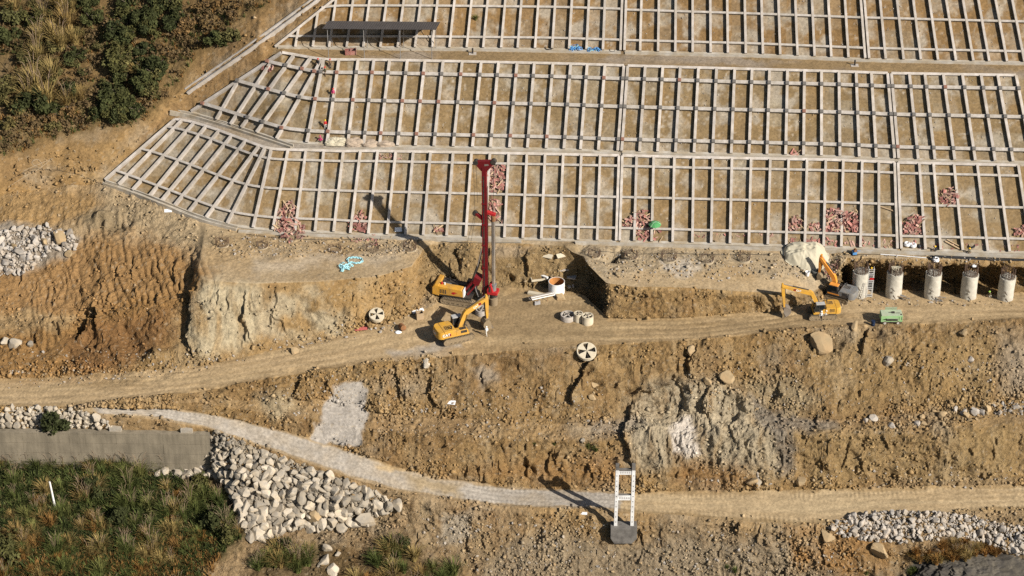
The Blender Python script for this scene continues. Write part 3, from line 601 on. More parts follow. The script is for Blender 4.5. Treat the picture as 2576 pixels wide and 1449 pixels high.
ground('valley_slope', ['Z0', 'O'], smooth=False); ground('embankment', ['N2', 'N1'], smooth=False); ground('lower_track', ['K1']); ground('lower_bank', ['K2', 'M1', 'M2'], smooth=False)
ground('dirt_road', ['A']); ground('excavation', ['B'], smooth=False); ground('working_platform', ['C'], smooth=False)
ground('cut_slope', ['D', 'F', 'H']); ground('slope_berm', ['E', 'G']); ground('hillside', ['I', 'J'])
# ---- crumbled clods lying all over the earth, in the colour of the earth they came from
def clods(name, label, n, smin, smax, w, seed):
    rs = np.random.RandomState(seed); flat = w.ravel().astype(np.float64); flat[PX.ravel() < -60] = 0; flat[PX.ravel() > 2640] = 0; flat[PY.ravel() > 1500] = 0
    ids = rs.choice(flat.size, n, p=flat / flat.sum()); s = smin + (smax - smin) * rs.rand(n) ** 3.5
    c = P1.reshape(-1, 3)[ids] + NF.reshape(-1, 3)[ids] * (s * .25)[:, None] + rs.normal(0, .06, (n, 3))
    o8 = np.array([(1, 0, 0), (-1, 0, 0), (0, 1, 0), (0, -1, 0), (0, 0, 1), (0, 0, -1)], float); f8 = [(0, 2, 4), (2, 1, 4), (1, 3, 4), (3, 0, 4), (2, 0, 5), (1, 2, 5), (3, 1, 5), (0, 3, 5)]
    V = o8[None] * (rs.uniform(.55, 1.15, (n, 6, 1))) + rs.normal(0, .22, (n, 6, 3))
    a = rs.rand(n) * 6.28; ca, sa = np.cos(a), np.sin(a); X = V[..., 0] * ca[:, None] - V[..., 1] * sa[:, None]; Y = V[..., 0] * sa[:, None] + V[..., 1] * ca[:, None]
    V = np.stack([X, Y, V[..., 2] * .8], -1) * s[:, None, None] + c[:, None]
    F = (np.array(f8)[None] + 6 * np.arange(n)[:, None, None]).reshape(-1, 3)
    me = bpy.data.meshes.new(name); me.vertices.add(6 * n); me.vertices.foreach_set('co', V.astype(np.float32).ravel()); me.loops.add(F.size); me.loops.foreach_set('vertex_index', F.astype(np.int32).ravel())
    me.polygons.add(len(F)); me.polygons.foreach_set('loop_start', np.arange(0, F.size, 3, dtype=np.int32)); me.update(calc_edges=True)
    cc = np.ones((n, 6, 4), np.float32); cc[..., :3] = (col.reshape(-1, 3)[ids] * rs.uniform(.8, 1.35, (n, 1)))[:, None]
    at = me.attributes.new('soil', 'FLOAT_COLOR', 'POINT'); at.data.foreach_set('color', cc.ravel()); at = me.attributes.new('rough_amt', 'FLOAT', 'POINT'); me.materials.append(SOIL)
    o = link(name, me); o['kind'] = 'stuff'; tag(o, label, 'clods')
patch2 = np.clip(0.25 + 1.8 * fbm(x / 6, y / 6, z / 6, 3, 181), 0.05, 1.2)
cw = (m_bank * 1.0 + m_bench * 1.5 + m_face * .7 + strip('O', 'N2', 'N1') * 1.1 + ramp_l * .7 + platr * .8 + plat_back * .9 + natural * .15) * patch2 * (1 - veg_ll) * (1 - veg_ul) * (1 - wall_zone) * (1 - gsheet * .9)
clods('earth_clods', 'crumbled clods of earth strewn over the banks and platforms', 25000, .06, .42, cw, 1)
foot_w = (strip('K2') * np.exp(-((TT - .05) / .12) ** 2) + strip('M2') * np.exp(-((TT - .05) / .1) ** 2) + m_face * np.exp(-((TT - .06) / .1) ** 2) * (PX < 2100) + m_road * np.exp(-((TT - 0) / .06) ** 2) * .5 + m_trk * (np.exp(-((TT - 0) / .08) ** 2) + np.exp(-((TT - 1) / .08) ** 2)) * .5) * patch2
clods('fallen_clods', 'clods of earth fallen to the foot of the banks', 7500, .06, .5, foot_w, 2)
bpy.context.view_layer.update()
DG = bpy.context.evaluated_depsgraph_get()
BV = [BVHTree.FromObject(o, DG) for o in GROUND]
def ray(o, d):
    best = None
    for b in BV:
        h = b.ray_cast(o, d)
        if h[0] is not None and (best is None or h[3] < best[3]): best = h
    return best
CV = Vector(CAM)
def G(px, py, nrm=False):
    d = Vector(FOC * FW + (px - CX) * RT - (py - CY) * UP).normalized()
    h = ray(CV, d)
    if h is None:
        p = Vector(un(px, py, -20)); n = Vector((0, 0, 1))
    else: p, n = h[0], h[1]
    if n.z < 0: n = -n
    return (p, n) if nrm else p
def DOWN(x, y, z=90):
    h = ray(Vector((x, y, z)), Vector((0, 0, -1)))
    return h[0] if h else Vector((x, y, 0))
def foot(p, r=0.5, mode='mean'):
    zs = [DOWN(p[0] + r * a, p[1] + r * b).z for a, b in ((0, 0), (1, 0), (-1, 0), (0, 1), (0, -1))]
    zz = sum(zs) / 5 if mode == 'mean' else min(zs)
    return Vector((p[0], p[1], zz))
# ================================================================== concrete lattice on the cut slope
def yl(k, px):
    q = LN[k]; return float(np.interp(px, [a[0] for a in q], [a[1] for a in q]))
def smooth_pts(ps, it=2):
    ps = [Vector(p) for p in ps]
    for _ in range(it):
        ps = [ps[0]] + [(ps[i - 1] + 2 * ps[i] + ps[i + 1]) / 4 for i in range(1, len(ps) - 1)] + [ps[-1]]
    return ps
def trace(pts, step=10, it=2):
    """picture polyline -> smoothed points and one mean normal per point on the ground"""
    P, N = [], []
    for i in range(len(pts) - 1):
        (ax, ay), (bx, by) = pts[i], pts[i + 1]
        n = max(1, int(math.hypot(bx - ax, by - ay) / step))
        for j in range(n + (i == len(pts) - 2)):
            t = j / n
            p, nn = G(ax + (bx - ax) * t, ay + (by - ay) * t, True); P.append(p); N.append(nn)
    k = len(N); NN = []
    for i in range(k):
        s = Vector()
        for j in range(max(0, i - 6), min(k, i + 7)): s += N[j]
        NN.append(s.normalized())
    return smooth_pts(P, it), NN
def sweep(P, N, w, h, d=0.3, org=Vector(), off=0.0, lift=0.0, mb=None):
    mb = mb or MB(); vs = []; fs = []; k = len(P)
    for i in range(k):
        t = (P[min(i + 1, k - 1)] - P[max(i - 1, 0)]).normalized(); n = (N[i] - t * N[i].dot(t)).normalized(); s = t.cross(n)
        c = P[i] - org + s * off + n * lift
        for a, b in ((-w / 2, -d), (w / 2, -d), (w / 2, h), (-w / 2, h)): vs.append(c + s * a + n * b)
    for i in range(k - 1):
        for j in range(4): fs.append((i * 4 + j, i * 4 + (j + 1) % 4, i * 4 + 4 + (j + 1) % 4, i * 4 + 4 + j))
    fs += [(3, 2, 1, 0), tuple(4 * (k - 1) + j for j in range(4))]
    return mb.add(vs, fs)
def lean(tab, x): return float(np.interp(x, [a for a, _ in tab], [b for _, b in tab]))
T1L = [(700, 18), (872, 15), (1302, 8), (1742, 0), (2134, -6), (2404, -16), (2600, -20)]
T2L = [(894, 12), (1200, 10), (1330, 8), (1510, 7.6), (1755, 5), (1934, 3), (2110, -1), (2246, -8), (2387, -13), (2524, -17), (2620, -20)]
T3L = [(880, 12), (1275, 5), (1510, 3.5), (1743, 1.5), (1935, 3), (2170, 2), (2320, -7), (2480, -12), (2620, -16)]
def straight(xs, lo, hi, tab, top=None):
    out = []
    for xx in xs:
        yb = yl(lo, xx); yt = yl(hi, xx)
        xt = xx + lean(tab, xx) * (yb - yt) / 100
        out.append((xx, yb - 1.5, xt, yl(hi, xt) + 2))
    return out
t3n = [(266, 454, 441, 303), (300, 466, 460, 304), (335, 480, 490, 311), (377, 496, 520, 320), (408, 507, 553, 331), (440, 520, 585, 343), (477, 534, 620, 356), (520, 549, 653, 369), (573, 564, 668, 374), (638, 573, 683, 378), (687, 578, 725, 379), (743, 580, 770, 380), (793, 582, 815, 381), (840, 583, 864, 383)]
t3a = [882, 927, 974, 1020, 1065, 1124, 1172, 1220, 1269, 1315.5, 1362, 1408, 1454, 1502, 1550]
t3b = [1559, 1595.5, 1639, 1692, 1741.5, 1789, 1836, 1883.5, 1931, 1977, 2024, 2071.5, 2116, 2164, 2211, 2257]
t3c = [2267, 2327.5, 2366, 2421, 2484, 2539, 2594]
t2n = [(484, 281, 710, 134), (547, 301, 600, 207), (583, 313, 687, 154), (610, 321, 742, 139), (648, 333, 783, 147), (697, 350, 810, 152), (773, 359, 815, 151), (823, 361, 853, 153)]
t2a = [875.5, 915.5, 955.5, 1000.5, 1045.5, 1092, 1140.5, 1189, 1234, 1282, 1327, 1374, 1419, 1460.5, 1505.5, 1554]
t2b = [1564, 1609, 1654, 1699, 1746, 1792.5, 1839, 1884, 1929, 1976, 2021, 2066, 2112.5, 2161, 2204, 2250]
t2c = [2260, 2309, 2351, 2401, 2452.5, 2502.5, 2547.5, 2597]
t1n = [(692, 114, 960, -100), (743, 116, 752, 66), (787, 116, 800, 28)]
t1a = [828, 872, 914, 957, 1000.5, 1044, 1087, 1130.5, 1174, 1215.5, 1260.5, 1302, 1345.5, 1389, 1432, 1475.5, 1517, 1561]
t1b = [1571, 1610.5, 1655.5, 1699, 1742.5, 1787.5, 1831, 1876, 1919, 1962.5, 2006, 2049, 2091, 2134, 2176]
t1c = [2186, 2227.5, 2272.5, 2316, 2359, 2404, 2447.5, 2487.5, 2532.5, 2576, 2618]
CAPM = MB().box(-.27, .27, -.27, .27, -.1, .42).mesh('anchor_cap', CONCX)
CAPR = MB().box(-.26, .26, -.26, .26, -.1, .40).mesh('anchor_cap', mat('stained_cap', (.24, .12, .085), .9, .25, 3))
TIERS = [
    ('lower', [t3n + straight(t3a, 'D', 'E', T3L), straight(t3b, 'D', 'E', T3L), straight(t3c, 'D', 'E', T3L)], (.15, .515, .883), 'E', 'D', (), 0.40, 0.35),
    ('middle', [t2n + straight(t2a, 'F', 'G', T2L), straight(t2b, 'F', 'G', T2L), straight(t2c, 'F', 'G', T2L)], (.135, .52, .85), 'G', 'F', (1, 2), 0.43, 0.53),
    ('top', [t1n + straight(t1a, 'H', 'I', T1L), straight(t1b, 'H', 'I', T1L), straight(t1c, 'H', 'I', T1L)], (.12, .47, .82), 'I', 'H', (1, 2), 0.38, 0.34)]
SEG = ['section that wraps round the bare corner of the hill', 'section between the two expansion joints', 'section beyond the right expansion joint']
SEG = ['section wrapping round the hill corner', 'section between the two expansion joints', 'section beyond the last expansion joint']
TNAME = {'lower': 'lowest slope tier above the working platform', 'middle': 'middle slope tier between the two berms', 'top': 'top slope tier above the upper berm'}
RH = 0.58
for tname, panels, fr, ktop, ktoe, skip, rw, bw in TIERS:
    for pi, ribs in enumerate(panels):
        org = G(ribs[0][0] + 4, ribs[0][1] - 4)
        root = empty('lattice_frame', org, 0, 'pale concrete lattice on the %s tier, %s' % ({'lower': 'lowest'}.get(tname, tname), SEG[pi]), 'slope lattice', 'concrete lattice frames on the cut slope')
        sk = skip if pi == 0 else ()
        for ri, (xb, yb, xt, yt) in enumerate(ribs):
            P, N = trace([(xb, yb), (xt, yt)], 9, 4)
            nm = Vector()
            for n in N: nm += n
            nm.normalize()
            # straight bar: fit between ends, keep the ground's bend only
            sweep(P, [nm] * len(P), rw, RH, 0.35, org).build('rib', CONC, root)
        for bi, v in enumerate(fr):
            pts = [(b[0] + (b[2] - b[0]) * v, b[1] + (b[3] - b[1]) * v) for i, b in enumerate(ribs) if i not in sk]
            if tname == 'top' and pi == 0:
                pts = [(b[0] + (b[2] - b[0]) * v * 222 / (b[1] - b[3]), b[1] - v * 222) for i, b in enumerate(ribs) if i > 2 and b[1] - v * 222 > b[3] - 4]
                pts = ([(722, 89), (746, 89.5), (790, 90)] if bi == 0 else [(808, 18)] if bi == 1 else []) + pts
            P, N = trace(pts, 14, 3)
            sweep(P, N, bw, RH - 0.06 if tname != 'middle' else RH + 0.03, 0.3, org).build('beam', CONCB, root)
            if tname == 'middle':
                for i, (cx, cy) in enumerate(pts):
                    p, n = G(cx, cy, True); q = N[min(len(N) - 1, int(i * len(N) / len(pts)))]
                    M = Matrix.LocRotScale(p - org + q * (RH - 0.06), q.to_track_quat('Z', 'Y'), Vector((1, 1, 1)))
                    c = link('anchor_cap', CAPR if (pi == 0 and (i * 7 + bi * 3) % 5 < 2 and i < 16) or (i * 5 + bi) % 17 == 0 else CAPM, None, root); c.matrix_local = M
        if tname != 'top':
            pts = [(b[2], b[3] - 1.0) for i, b in enumerate(ribs) if i not in sk]
            P, N = trace(pts, 14, 3)
            N = [(n + Vector((0, -0.5, 0.2))).normalized() for n in N]
            sweep(P, N, 0.42, 0.42, 0.5, org).build('cap_beam', CONC, root)
        pts = [(b[0], b[1] + 2.2) for i, b in enumerate(ribs)]
        P, N = trace(pts, 14, 3)
        sweep(P, [Vector((0, -.25, 1)).normalized()] * len(P), 0.55, 0.16, 0.4, org).build('toe_beam', DRAIN, root)
# ---- drains: two walls and a floor each
def channel(name, pts, w, h, label, m=DRAIN, step=12):
    P, N = trace(pts, step, 4)
    org = P[0]; root = empty(name, org, 0, label, 'drain', 'concrete drains on the slope')
    Z = [Vector((0, 0, 1)) * 0.6 + n * 0.4 for n in N]
    for sd in (-1, 1): sweep(P, Z, 0.2, h, 0.4, org, off=sd * w / 2).build('channel_wall', m, root)
    sweep(P, Z, w - 0.2, 0.07, 0.3, org).build('channel_floor', m, root)
    return root
channel('drain_channel', [(262, 462), (330, 484), (400, 510), (470, 540), (530, 561), (596, 578)], 0.75, 0.5, 'stepped concrete drain round the foot of the lowest tier corner')
channel('drain_channel', [(428, 281), (480, 291), (560, 313), (640, 340), (735, 372)], 0.75, 0.45, 'concrete drain on the berm below the middle tier corner')
channel('drain_channel', [(470, 231), (520, 196), (598, 143), (700, 70), (800, -3), (830, -30)], 0.9, 0.45, 'long straight concrete gutter running up the bare hillside', m=CONC)
def kerb(name, pts, w, h, label, m=DRAIN):
    P, N = trace(pts, 14, 4); org = P[0]
    o = sweep(P, [Vector((0, 0, 1))] * len(P), w, h, 0.5, org).build(name, m, None, org)
    tag(o, label, 'kerb', 'concrete kerbs along the slope foot'); return o
kerb('concrete_kerb', [(600, 583), (800, 594), (1000, 600), (1200, 605), (1312, 608)], 0.7, 0.22, 'dusty concrete kerb between board heaps and left working platform')
kerb('concrete_kerb', [(1446, 612), (1700, 620), (1990, 629)], 0.7, 0.22, 'dusty concrete kerb running from the broken pit edge to the tarpaulin heap')
kerb('concrete_kerb', [(2075, 630), (2300, 638), (2600, 646)], 0.7, 0.25, 'concrete kerb above the row of exposed bored piles')
kerb('concrete_kerb', [(700, 120), (900, 124), (1200, 127), (1562, 134)], 0.6, 0.2, 'pale kerb under the dark roofed shelter on the upper berm')
kerb('concrete_kerb', [(1572, 135), (1900, 143), (2178, 154), (2400, 159), (2620, 163)], 0.6, 0.2, 'pale kerb along the muddy right part of the upper berm')
kerb('concrete_kerb', [(745, 377), (1000, 374), (1400, 382), (1557, 387)], 0.5, 0.18, 'grey kerb on the lower berm left of the first expansion joint')
kerb('concrete_kerb', [(1566, 388), (1900, 394), (2250, 405), (2600, 413)], 0.5, 0.18, 'grey kerb on the lower berm right of the first expansion joint')
# ================================================================== machines
def text_mesh(s, size, m, depth=0.012, bold=0.02):
    cu = bpy.data.curves.new('txt', 'FONT'); cu.body = s; cu.size = size; cu.extrude = depth; cu.offset = bold * size; cu.align_x = 'CENTER'; cu.align_y = 'CENTER'
    o = bpy.data.objects.new('txt', cu); COL.objects.link(o); bpy.context.view_layer.update()
    me = bpy.data.meshes.new_from_object(o.evaluated_get(bpy.context.evaluated_depsgraph_get()))
    bpy.data.objects.remove(o); me.materials.clear(); me.materials.append(m); me.name = 'lettering'
    return me
LOGOW = mat('logo_white', (0.85, 0.84, 0.80), 0.5, 0.03, 3)
LOGOR = mat('logo_dark_red', (0.22, 0.02, 0.02), 0.5, 0.05, 3)
CATM = text_mesh('CAT', 0.62, LOGOW)
CATS = text_mesh('CAT', 0.48, LOGOW)
def stadium(L, r, n=10, lift=0.0):
    pts = []
    for i in range(n + 1):
        a = -math.pi / 2 + math.pi * i / n; pts.append((L / 2 - r + r * math.cos(a), r + r * math.sin(a)))
    for i in range(n + 1):
        a = math.pi / 2 + math.pi * i / n; pts.append((-L / 2 + r + r * math.cos(a), r + r * math.sin(a)))
    return pts
def track(parent, L, H, w, yc, frame_m=MUD):
    t = empty('track', (0, yc, 0)); t.parent = parent
    r = H / 2
    mb = MB()
    outer = stadium(L, r, 10); inner = [((x) * (1 - 0.16 / L * 2), 0.09 + (z) * (H - 0.18) / H) for x, z in outer]
    n = len(outer)
    vs = [(p[0], s * w / 2, p[1]) for s in (-1, 1) for p in outer] + [(p[0], s * w / 2, p[1]) for s in (-1, 1) for p in inner]
    fs = []
    for i in range(n):
        j = (i + 1) % n
        fs += [(i, j, n + j, n + i), (2 * n + i, 3 * n + i, 3 * n + j, 2 * n + j), (i, 2 * n + i, 2 * n + j, j), (n + i, n + j, 3 * n + j, 3 * n + i)]
    mb.add(vs, fs); belt = mb.build('track_belt', MUD, t)
    shoe = MB().box(-.035, .035, -w / 2 - .01, w / 2 + .01, 0, .05).mesh('track_shoe', BLK)
    per = [];  S = 0.24
    pts = outer + [outer[0]]
    acc = 0.0
    for i in range(len(pts) - 1):
        a, b = Vector((pts[i][0], pts[i][1])), Vector((pts[i + 1][0], pts[i + 1][1])); d = (b - a).length
        while acc < d:
            q = a + (b - a) * acc / max(d, 1e-6); tx = (b - a).normalized(); per.append((q, tx)); acc += S
        acc -= d
    for q, tx in per:
        nx = Vector((tx.y, -tx.x)); ang = math.atan2(nx.x, nx.y)
        link('track_shoe', shoe, None, belt, (q.x, 0, q.y), (0, ang, 0))
    fr = MB().prism([(-L / 2 + r * .9, H * .22), (L / 2 - r * .9, H * .22), (L / 2 - r * .9, H * .74), (L / 2 - r * 1.4, H * .82), (-L / 2 + r * 1.4, H * .82), (-L / 2 + r * .9, H * .74)], -w * .36, w * .36)
    for i in range(6):
        xx = -L / 2 + r * 1.6 + i * (L - r * 3.2) / 5
        fr.lathe([(0.0, -w * .42), (.15, -w * .42), (.15, w * .42), (0, w * .42)], 10, ME((xx, 0, H * .2), (R(90), 0, 0)))
    fr.build('track_frame', frame_m, t)
    for s, nm in ((1, 'idler'), (-1, 'sprocket')):
        wh = MB().lathe([(0, -w * .40), (r * .35, -w * .46), (r * .4, -w * .40), (r * .75, -w * .40), (r * .8, -w * .3), (r * .8, w * .3), (r * .75, w * .40), (r * .4, w * .40), (r * .35, w * .46), (0, w * .46)], 16, ME((s * (L / 2 - r), 0, r), (R(90), 0, 0)))
        wh.build(nm, frame_m, t, smooth=True)
    return t
def limb(parent, name, A, B, wA, wB, th, m, mid=None, y=0.0):
    """box limb in the x-z plane from A to B, deeper in the middle"""
    A, B = Vector(A), Vector(B); d = (B - A); L = d.length; d.normalize(); n = Vector((-d.y, d.x))
    pts = []
    for t, ww in ((0, wA), (.5, mid or max(wA, wB)), (1, wB)): pts.append(A + d * L * t + n * ww / 2)
    for t, ww in ((1, wB), (.5, mid or max(wA, wB)), (0, wA)): pts.append(A + d * L * t - n * ww / 2)
    return MB().prism([(p.x, p.y) for p in pts], y - th / 2, y + th / 2).build(name, m, parent, bevel=0.03)
def cyl(parent, A, B, r=0.09, frac=0.58, y=0.0, m=BLK):
    A = Vector((A[0], y, A[1])); B = Vector((B[0], y, B[1])); C = A.lerp(B, frac)
    c = MB().tube([A, C], r, 10).build('hydraulic_cylinder', m, parent)
    MB().tube([C, B], r * .55, 8).build('piston_rod', CHROME, c)
    return c
def excavator(loc, rz, label, swing=0.0, boom=None, stick=None, bucket=None, L=5.0, W=3.2, H=1.05, paint=YEL, dark=False, logo=True, sc=1.0, name='excavator', bucket_m=MUD):
    root = empty(name, loc, rz, label, 'excavator', 'excavators on the site'); root.scale = (sc,) * 3
    for s in (-1, 1): track(root, L, H, 0.62, s * (W / 2 - .31))
    MB().box(-1.2, 1.2, -W / 2 + .5, W / 2 - .5, .45, .95).lathe([(.85, .9), (.85, 1.22), (0, 1.22)], 20).build('undercarriage_frame', BLK, root)
    h = empty('upper_body', (0, 0, 0), swing); h.parent = root
    z0 = H + .2
    cm = GREYP if dark else paint
    MB().prism([(-2.6, z0), (1.75, z0), (1.75, z0 + .28), (-2.6, z0 + .28)], -1.45, 1.45).build('deck', BLK if dark else paint, h, bevel=.03)
    # counterweight: rounded plan
    pts = []
    for i in range(13):
        a = math.pi / 2 + math.pi * i / 12; pts.append((-2.35 + 1.05 * math.cos(a) * .95, 1.52 * math.copysign(abs(math.sin(a)) ** .45, math.sin(a))))
    n = len(pts); vs = [(p[0], p[1], z0 - .02) for p in pts] + [(p[0], p[1], z0 + .75) for p in pts] + [(-2.35 + (p[0] + 2.35) * .86, p[1] * .95, z0 + 1.18) for p in pts]
    fs = [tuple(range(n)), tuple(range(3 * n - 1, 2 * n - 1, -1))]
    for k in (0, 1):
        for i in range(n): fs.append((k * n + i, k * n + (i + 1) % n, (k + 1) * n + (i + 1) % n, (k + 1) * n + i))
    MB().add(vs, fs).build('counterweight', cm, h, smooth=True)
    # engine hood
    hood = MB().prism([(-2.3, z0 + .3), (-.35, z0 + .3), (-.35, z0 + 1.02), (-.6, z0 + 1.22), (-2.3, z0 + 1.2)], -1.43, 1.43).build('engine_hood', cm, h, bevel=.04)
    g = MB()
    for i in range(5): g.box(-1.9 + i * .24, -1.78 + i * .24, -.9, .1, z0 + 1.21, z0 + 1.235)
    g.build('vent_slats', BLK, hood)
    for i in range(6): MB().box(-2.05, -1.15, 1.43, 1.455, z0 + .42 + i * .11, z0 + .47 + i * .11).build('grille_slat', BLK, hood)
    MB().tube([(-1.0, -.95, z0 + 1.1), (-1.0, -.95, z0 + 1.75)], .1, 10).build('exhaust_pipe', BLK, h)
    # right hand side: tank and tool box (y < 0), left side: cab (y > 0)
    tk = MB().prism([(-.35, z0 + .28), (1.55, z0 + .28), (1.55, z0 + .75), (1.3, z0 + .98), (-.35, z0 + .98)], -1.45, -.62).build('fuel_tank', BLK if dark else paint, h, bevel=.04)
    MB().box(.35, 1.35, -1.475, -1.45, z0 + .4, z0 + .85).build('side_grille', BLK, tk)
    MB().box(.25, 1.3, -1.35, -.72, z0 + .985, z0 + 1.02).build('step_plate', BLK, tk)
    MB().tube([(1.5, -1.3, z0 + .75), (1.5, -1.3, z0 + 1.35), (.7, -1.3, z0 + 1.35), (.7, -1.3, z0 + .95)], .025, 6).build('hand_rail', BLK, h)
    cab = MB().prism([(-.25, z0 + .28), (1.55, z0 + .28), (1.72, z0 + .9), (1.38, z0 + 1.98), (-.25, z0 + 1.98)], .5, 1.45).build('cab', BLK, h, bevel=.04)
    MB().prism([(-.28, z0 + 1.985), (1.4, z0 + 1.985), (1.34, z0 + 2.10), (-.22, z0 + 2.12)], .5, 1.45).build('cab_roof', ROOFG if not dark else paint, cab, bevel=.03)
    for yy in (1.452, .472):
        MB().prism([(-.05, z0 + 1.05), (.68, z0 + 1.05), (.68, z0 + 1.86), (-.05, z0 + 1.86)], yy, yy + .025).build('window_pane', GLASS, cab)
        MB().prism([(.78, z0 + .75), (1.5, z0 + .75), (1.56, z0 + .95), (1.28, z0 + 1.86), (.78, z0 + 1.86)], yy, yy + .025).build('window_pane', GLASS, cab)
    MB().add([(1.655, .58, z0 + 1.1), (1.655, 1.37, z0 + 1.1), (1.42, 1.37, z0 + 1.9), (1.42, .58, z0 + 1.9), (1.685, .58, z0 + 1.1), (1.685, 1.37, z0 + 1.1), (1.45, 1.37, z0 + 1.9), (1.45, .58, z0 + 1.9)],
             [(0, 1, 2, 3), (4, 7, 6, 5), (0, 4, 5, 1), (1, 5, 6, 2), (2, 6, 7, 3), (3, 7, 4, 0)]).build('windscreen', GLASS, cab)
    MB().prism([(-.6, z0 + .28), (1.5, z0 + .28), (1.5, z0 + .5), (-.6, z0 + .5)], 1.452, 1.475).build('door_sill', paint, h)
    if not dark: MB().prism([(-.27, z0 + .5), (.55, z0 + .5), (-.05, z0 + 1.1), (-.27, z0 + 1.1)], 1.456, 1.478).build('door_panel', paint, h)
    # boom group lies in the x-z plane at y = -.05
    yb = -.05
    fx, fz = boom[0]; ex, ez = boom[1]; tx, tz = boom[2]
    bm = empty('boom', (0, 0, 0)); bm.parent = h
    F, E, T = Vector(boom[0]), Vector(boom[1]), Vector(boom[2])
    d1 = (E - F).normalized(); d2 = (T - E).normalized(); n1 = Vector((-d1.y, d1.x)); n2 = Vector((-d2.y, d2.x)); nm = (n1 + n2).normalized()
    o = [F + n1 * .25, F.lerp(E, .55) + n1 * .42, E + nm * .48 - d1 * .3, E + nm * .50 + d2 * .3, E.lerp(T, .5) + n2 * .36, T + n2 * .22, T + d2 * .2, T - n2 * .2, E.lerp(T, .5) - n2 * .34, E - nm * .40, F.lerp(E, .55) - n1 * .40, F - n1 * .25]
    ar = MB().prism([(p.x, p.y) for p in o], yb - .3, yb + .3).build('boom_arm', paint, bm, bevel=.03)
    if logo:
        q = E.lerp(T, .45); a = math.atan2(d2.y, d2.x)
        for sy in (-1, 1):
            if sy < 0: link('lettering', CATS, None, bm, (q.x, yb - .315, q.y), (R(90), -a, 0))
            else: link('lettering', CATS, None, bm, (q.x, yb + .315, q.y), (R(90), a, R(180)))
            q2 = q + d2 * .72
            MB().prism([(q2.x - .22, q2.y - .2), (q2.x + .22, q2.y - .2), (q2.x + .22, q2.y + .2), (q2.x - .22, q2.y + .2)], yb + sy * .305, yb + sy * .318).build('logo_patch', LOGOR if sy < 0 else LOGOR, bm)
    for s in (-1, 1):
        cyl(bm, (F.x + .55, F.y - .25), tuple(F.lerp(E, .95) - n1 * .15), .1, .55, yb + s * .42)
    S0, S1 = Vector(stick[0]), Vector(stick[1])
    ds = (S1 - S0).normalized(); ns = Vector((-ds.y, ds.x)); back = S0 - ds * .75
    st = empty('stick', (0, 0, 0)); st.parent = h
    sg = 1 if ns.x < 0 else -1
    o = [back + ns * .14, S0 + ns * .30, S0.lerp(S1, .35) + ns * .3, S1 + ns * .15, S1 - ns * .15, S0.lerp(S1, .35) - ns * .28, S0 - ns * .30, back - ns * .14]
    MB().prism([(p.x, p.y) for p in o], yb - .22, yb + .22).build('stick_arm', paint, st, bevel=.03)
    cyl(bm, tuple(E.lerp(T, .12) + n2 * .55), tuple(back + ds * .05), .1, .6, yb)
    cyl(st, tuple(S0 + ds * .2 + ns * (-sg) * .38 * (-1)), tuple(S1 - ds * .55 + ns * .30 * sg), .085, .6, yb)
    # linkage and bucket
    bk = empty('bucket', (0, 0, 0)); bk.parent = h
    B0, ba, bs = bucket
    c, s_ = math.cos(ba), math.sin(ba)
    def bp(u, v): return (B0[0] + (u * c - v * s_) * bs, B0[1] + (u * s_ + v * c) * bs)
    prof = [(0.05, .18), (-.35, .05), (-.62, -.35), (-.62, -.80), (-.35, -1.15), (.15, -1.28), (.62, -1.22)]
    inn = [(x * .92 + .03, z * .94 - .02) for x, z in prof]
    outl = [bp(*p) for p in prof] + [bp(*p) for p in reversed(inn)]
    MB().prism(outl, yb - .68, yb + .68).build('bucket_shell', bucket_m, bk)
    side = [bp(*p) for p in prof] + [bp(.45, -.35)]
    for s in (-1, 1): MB().prism(side, yb + s * .68 - .03, yb + s * .68 + .03).build('bucket_cheek', bucket_m, bk)
    for i in range(5):
        yy = yb - .56 + i * .28
        MB().prism([bp(.55, -1.18), bp(.95, -1.16), bp(.6, -1.30)], yy - .06, yy + .06).build('tooth', WORN, bk)
    MB().prism([bp(-.15, .35), bp(.2, .3), bp(.18, -.05), bp(-.25, .0)], yb - .2, yb + .2).build('bucket_linkage', WORN, bk)
    if logo:
        link('lettering', CATM, None, h, (-2.05, -1.55, z0 + .62), (R(90), 0, 0)); 
        MB().prism([(-1.62, z0 + .40), (-1.28, z0 + .40), (-1.28, z0 + .82), (-1.62, z0 + .82)], -1.548, -1.535).build('logo_patch', LOGOR, h)
        link('lettering', CATM, None, h, (-3.37, 0, z0 + .5), (R(90), 0, R(-90)))
    # hoses on the boom root
    mb = MB()
    for k in range(3):
        mb.tube([(F.x - .3, yb - .25 + .2 * k, F.y + .1), (F.x - .1, yb - .3 + .2 * k, F.y + .7), (F.lerp(E, .5) + n1 * .5).to_3d().xzy if False else (F.lerp(E, .5).x + n1.x * .5, yb - .2 + .2 * k, F.lerp(E, .5).y + n1.y * .5)], .04, 6)
    mb.build('boom_hose', HOSE, bm)
    return root
p = foot(un(1146, 845, -0.6), 1.2); 
excavator(p, R(22), 'large yellow excavator with boom raised over a concrete ring beside the drilling rig', boom=[(.55, 1.9), (1.75, 4.3), (5.1, 6.1)], stick=[(5.05, 5.95), (5.15, 2.4)], bucket=((5.15, 2.25), R(-8), 1.15))
p = foot(un(2066, 794, 0), 1.2)
excavator(p, R(184), 'yellow excavator with grey cab roof resting its bucket on the road near the compressor', boom=[(.55, 1.9), (2.2, 4.9), (7.4, 6.6)], stick=[(7.35, 6.45), (6.85, 2.2)], bucket=((6.85, 2.05), R(-38), 1.2), bucket_m=WORN, sc=.86)
p = foot(un(2108, 749, 0.1), 1.0)
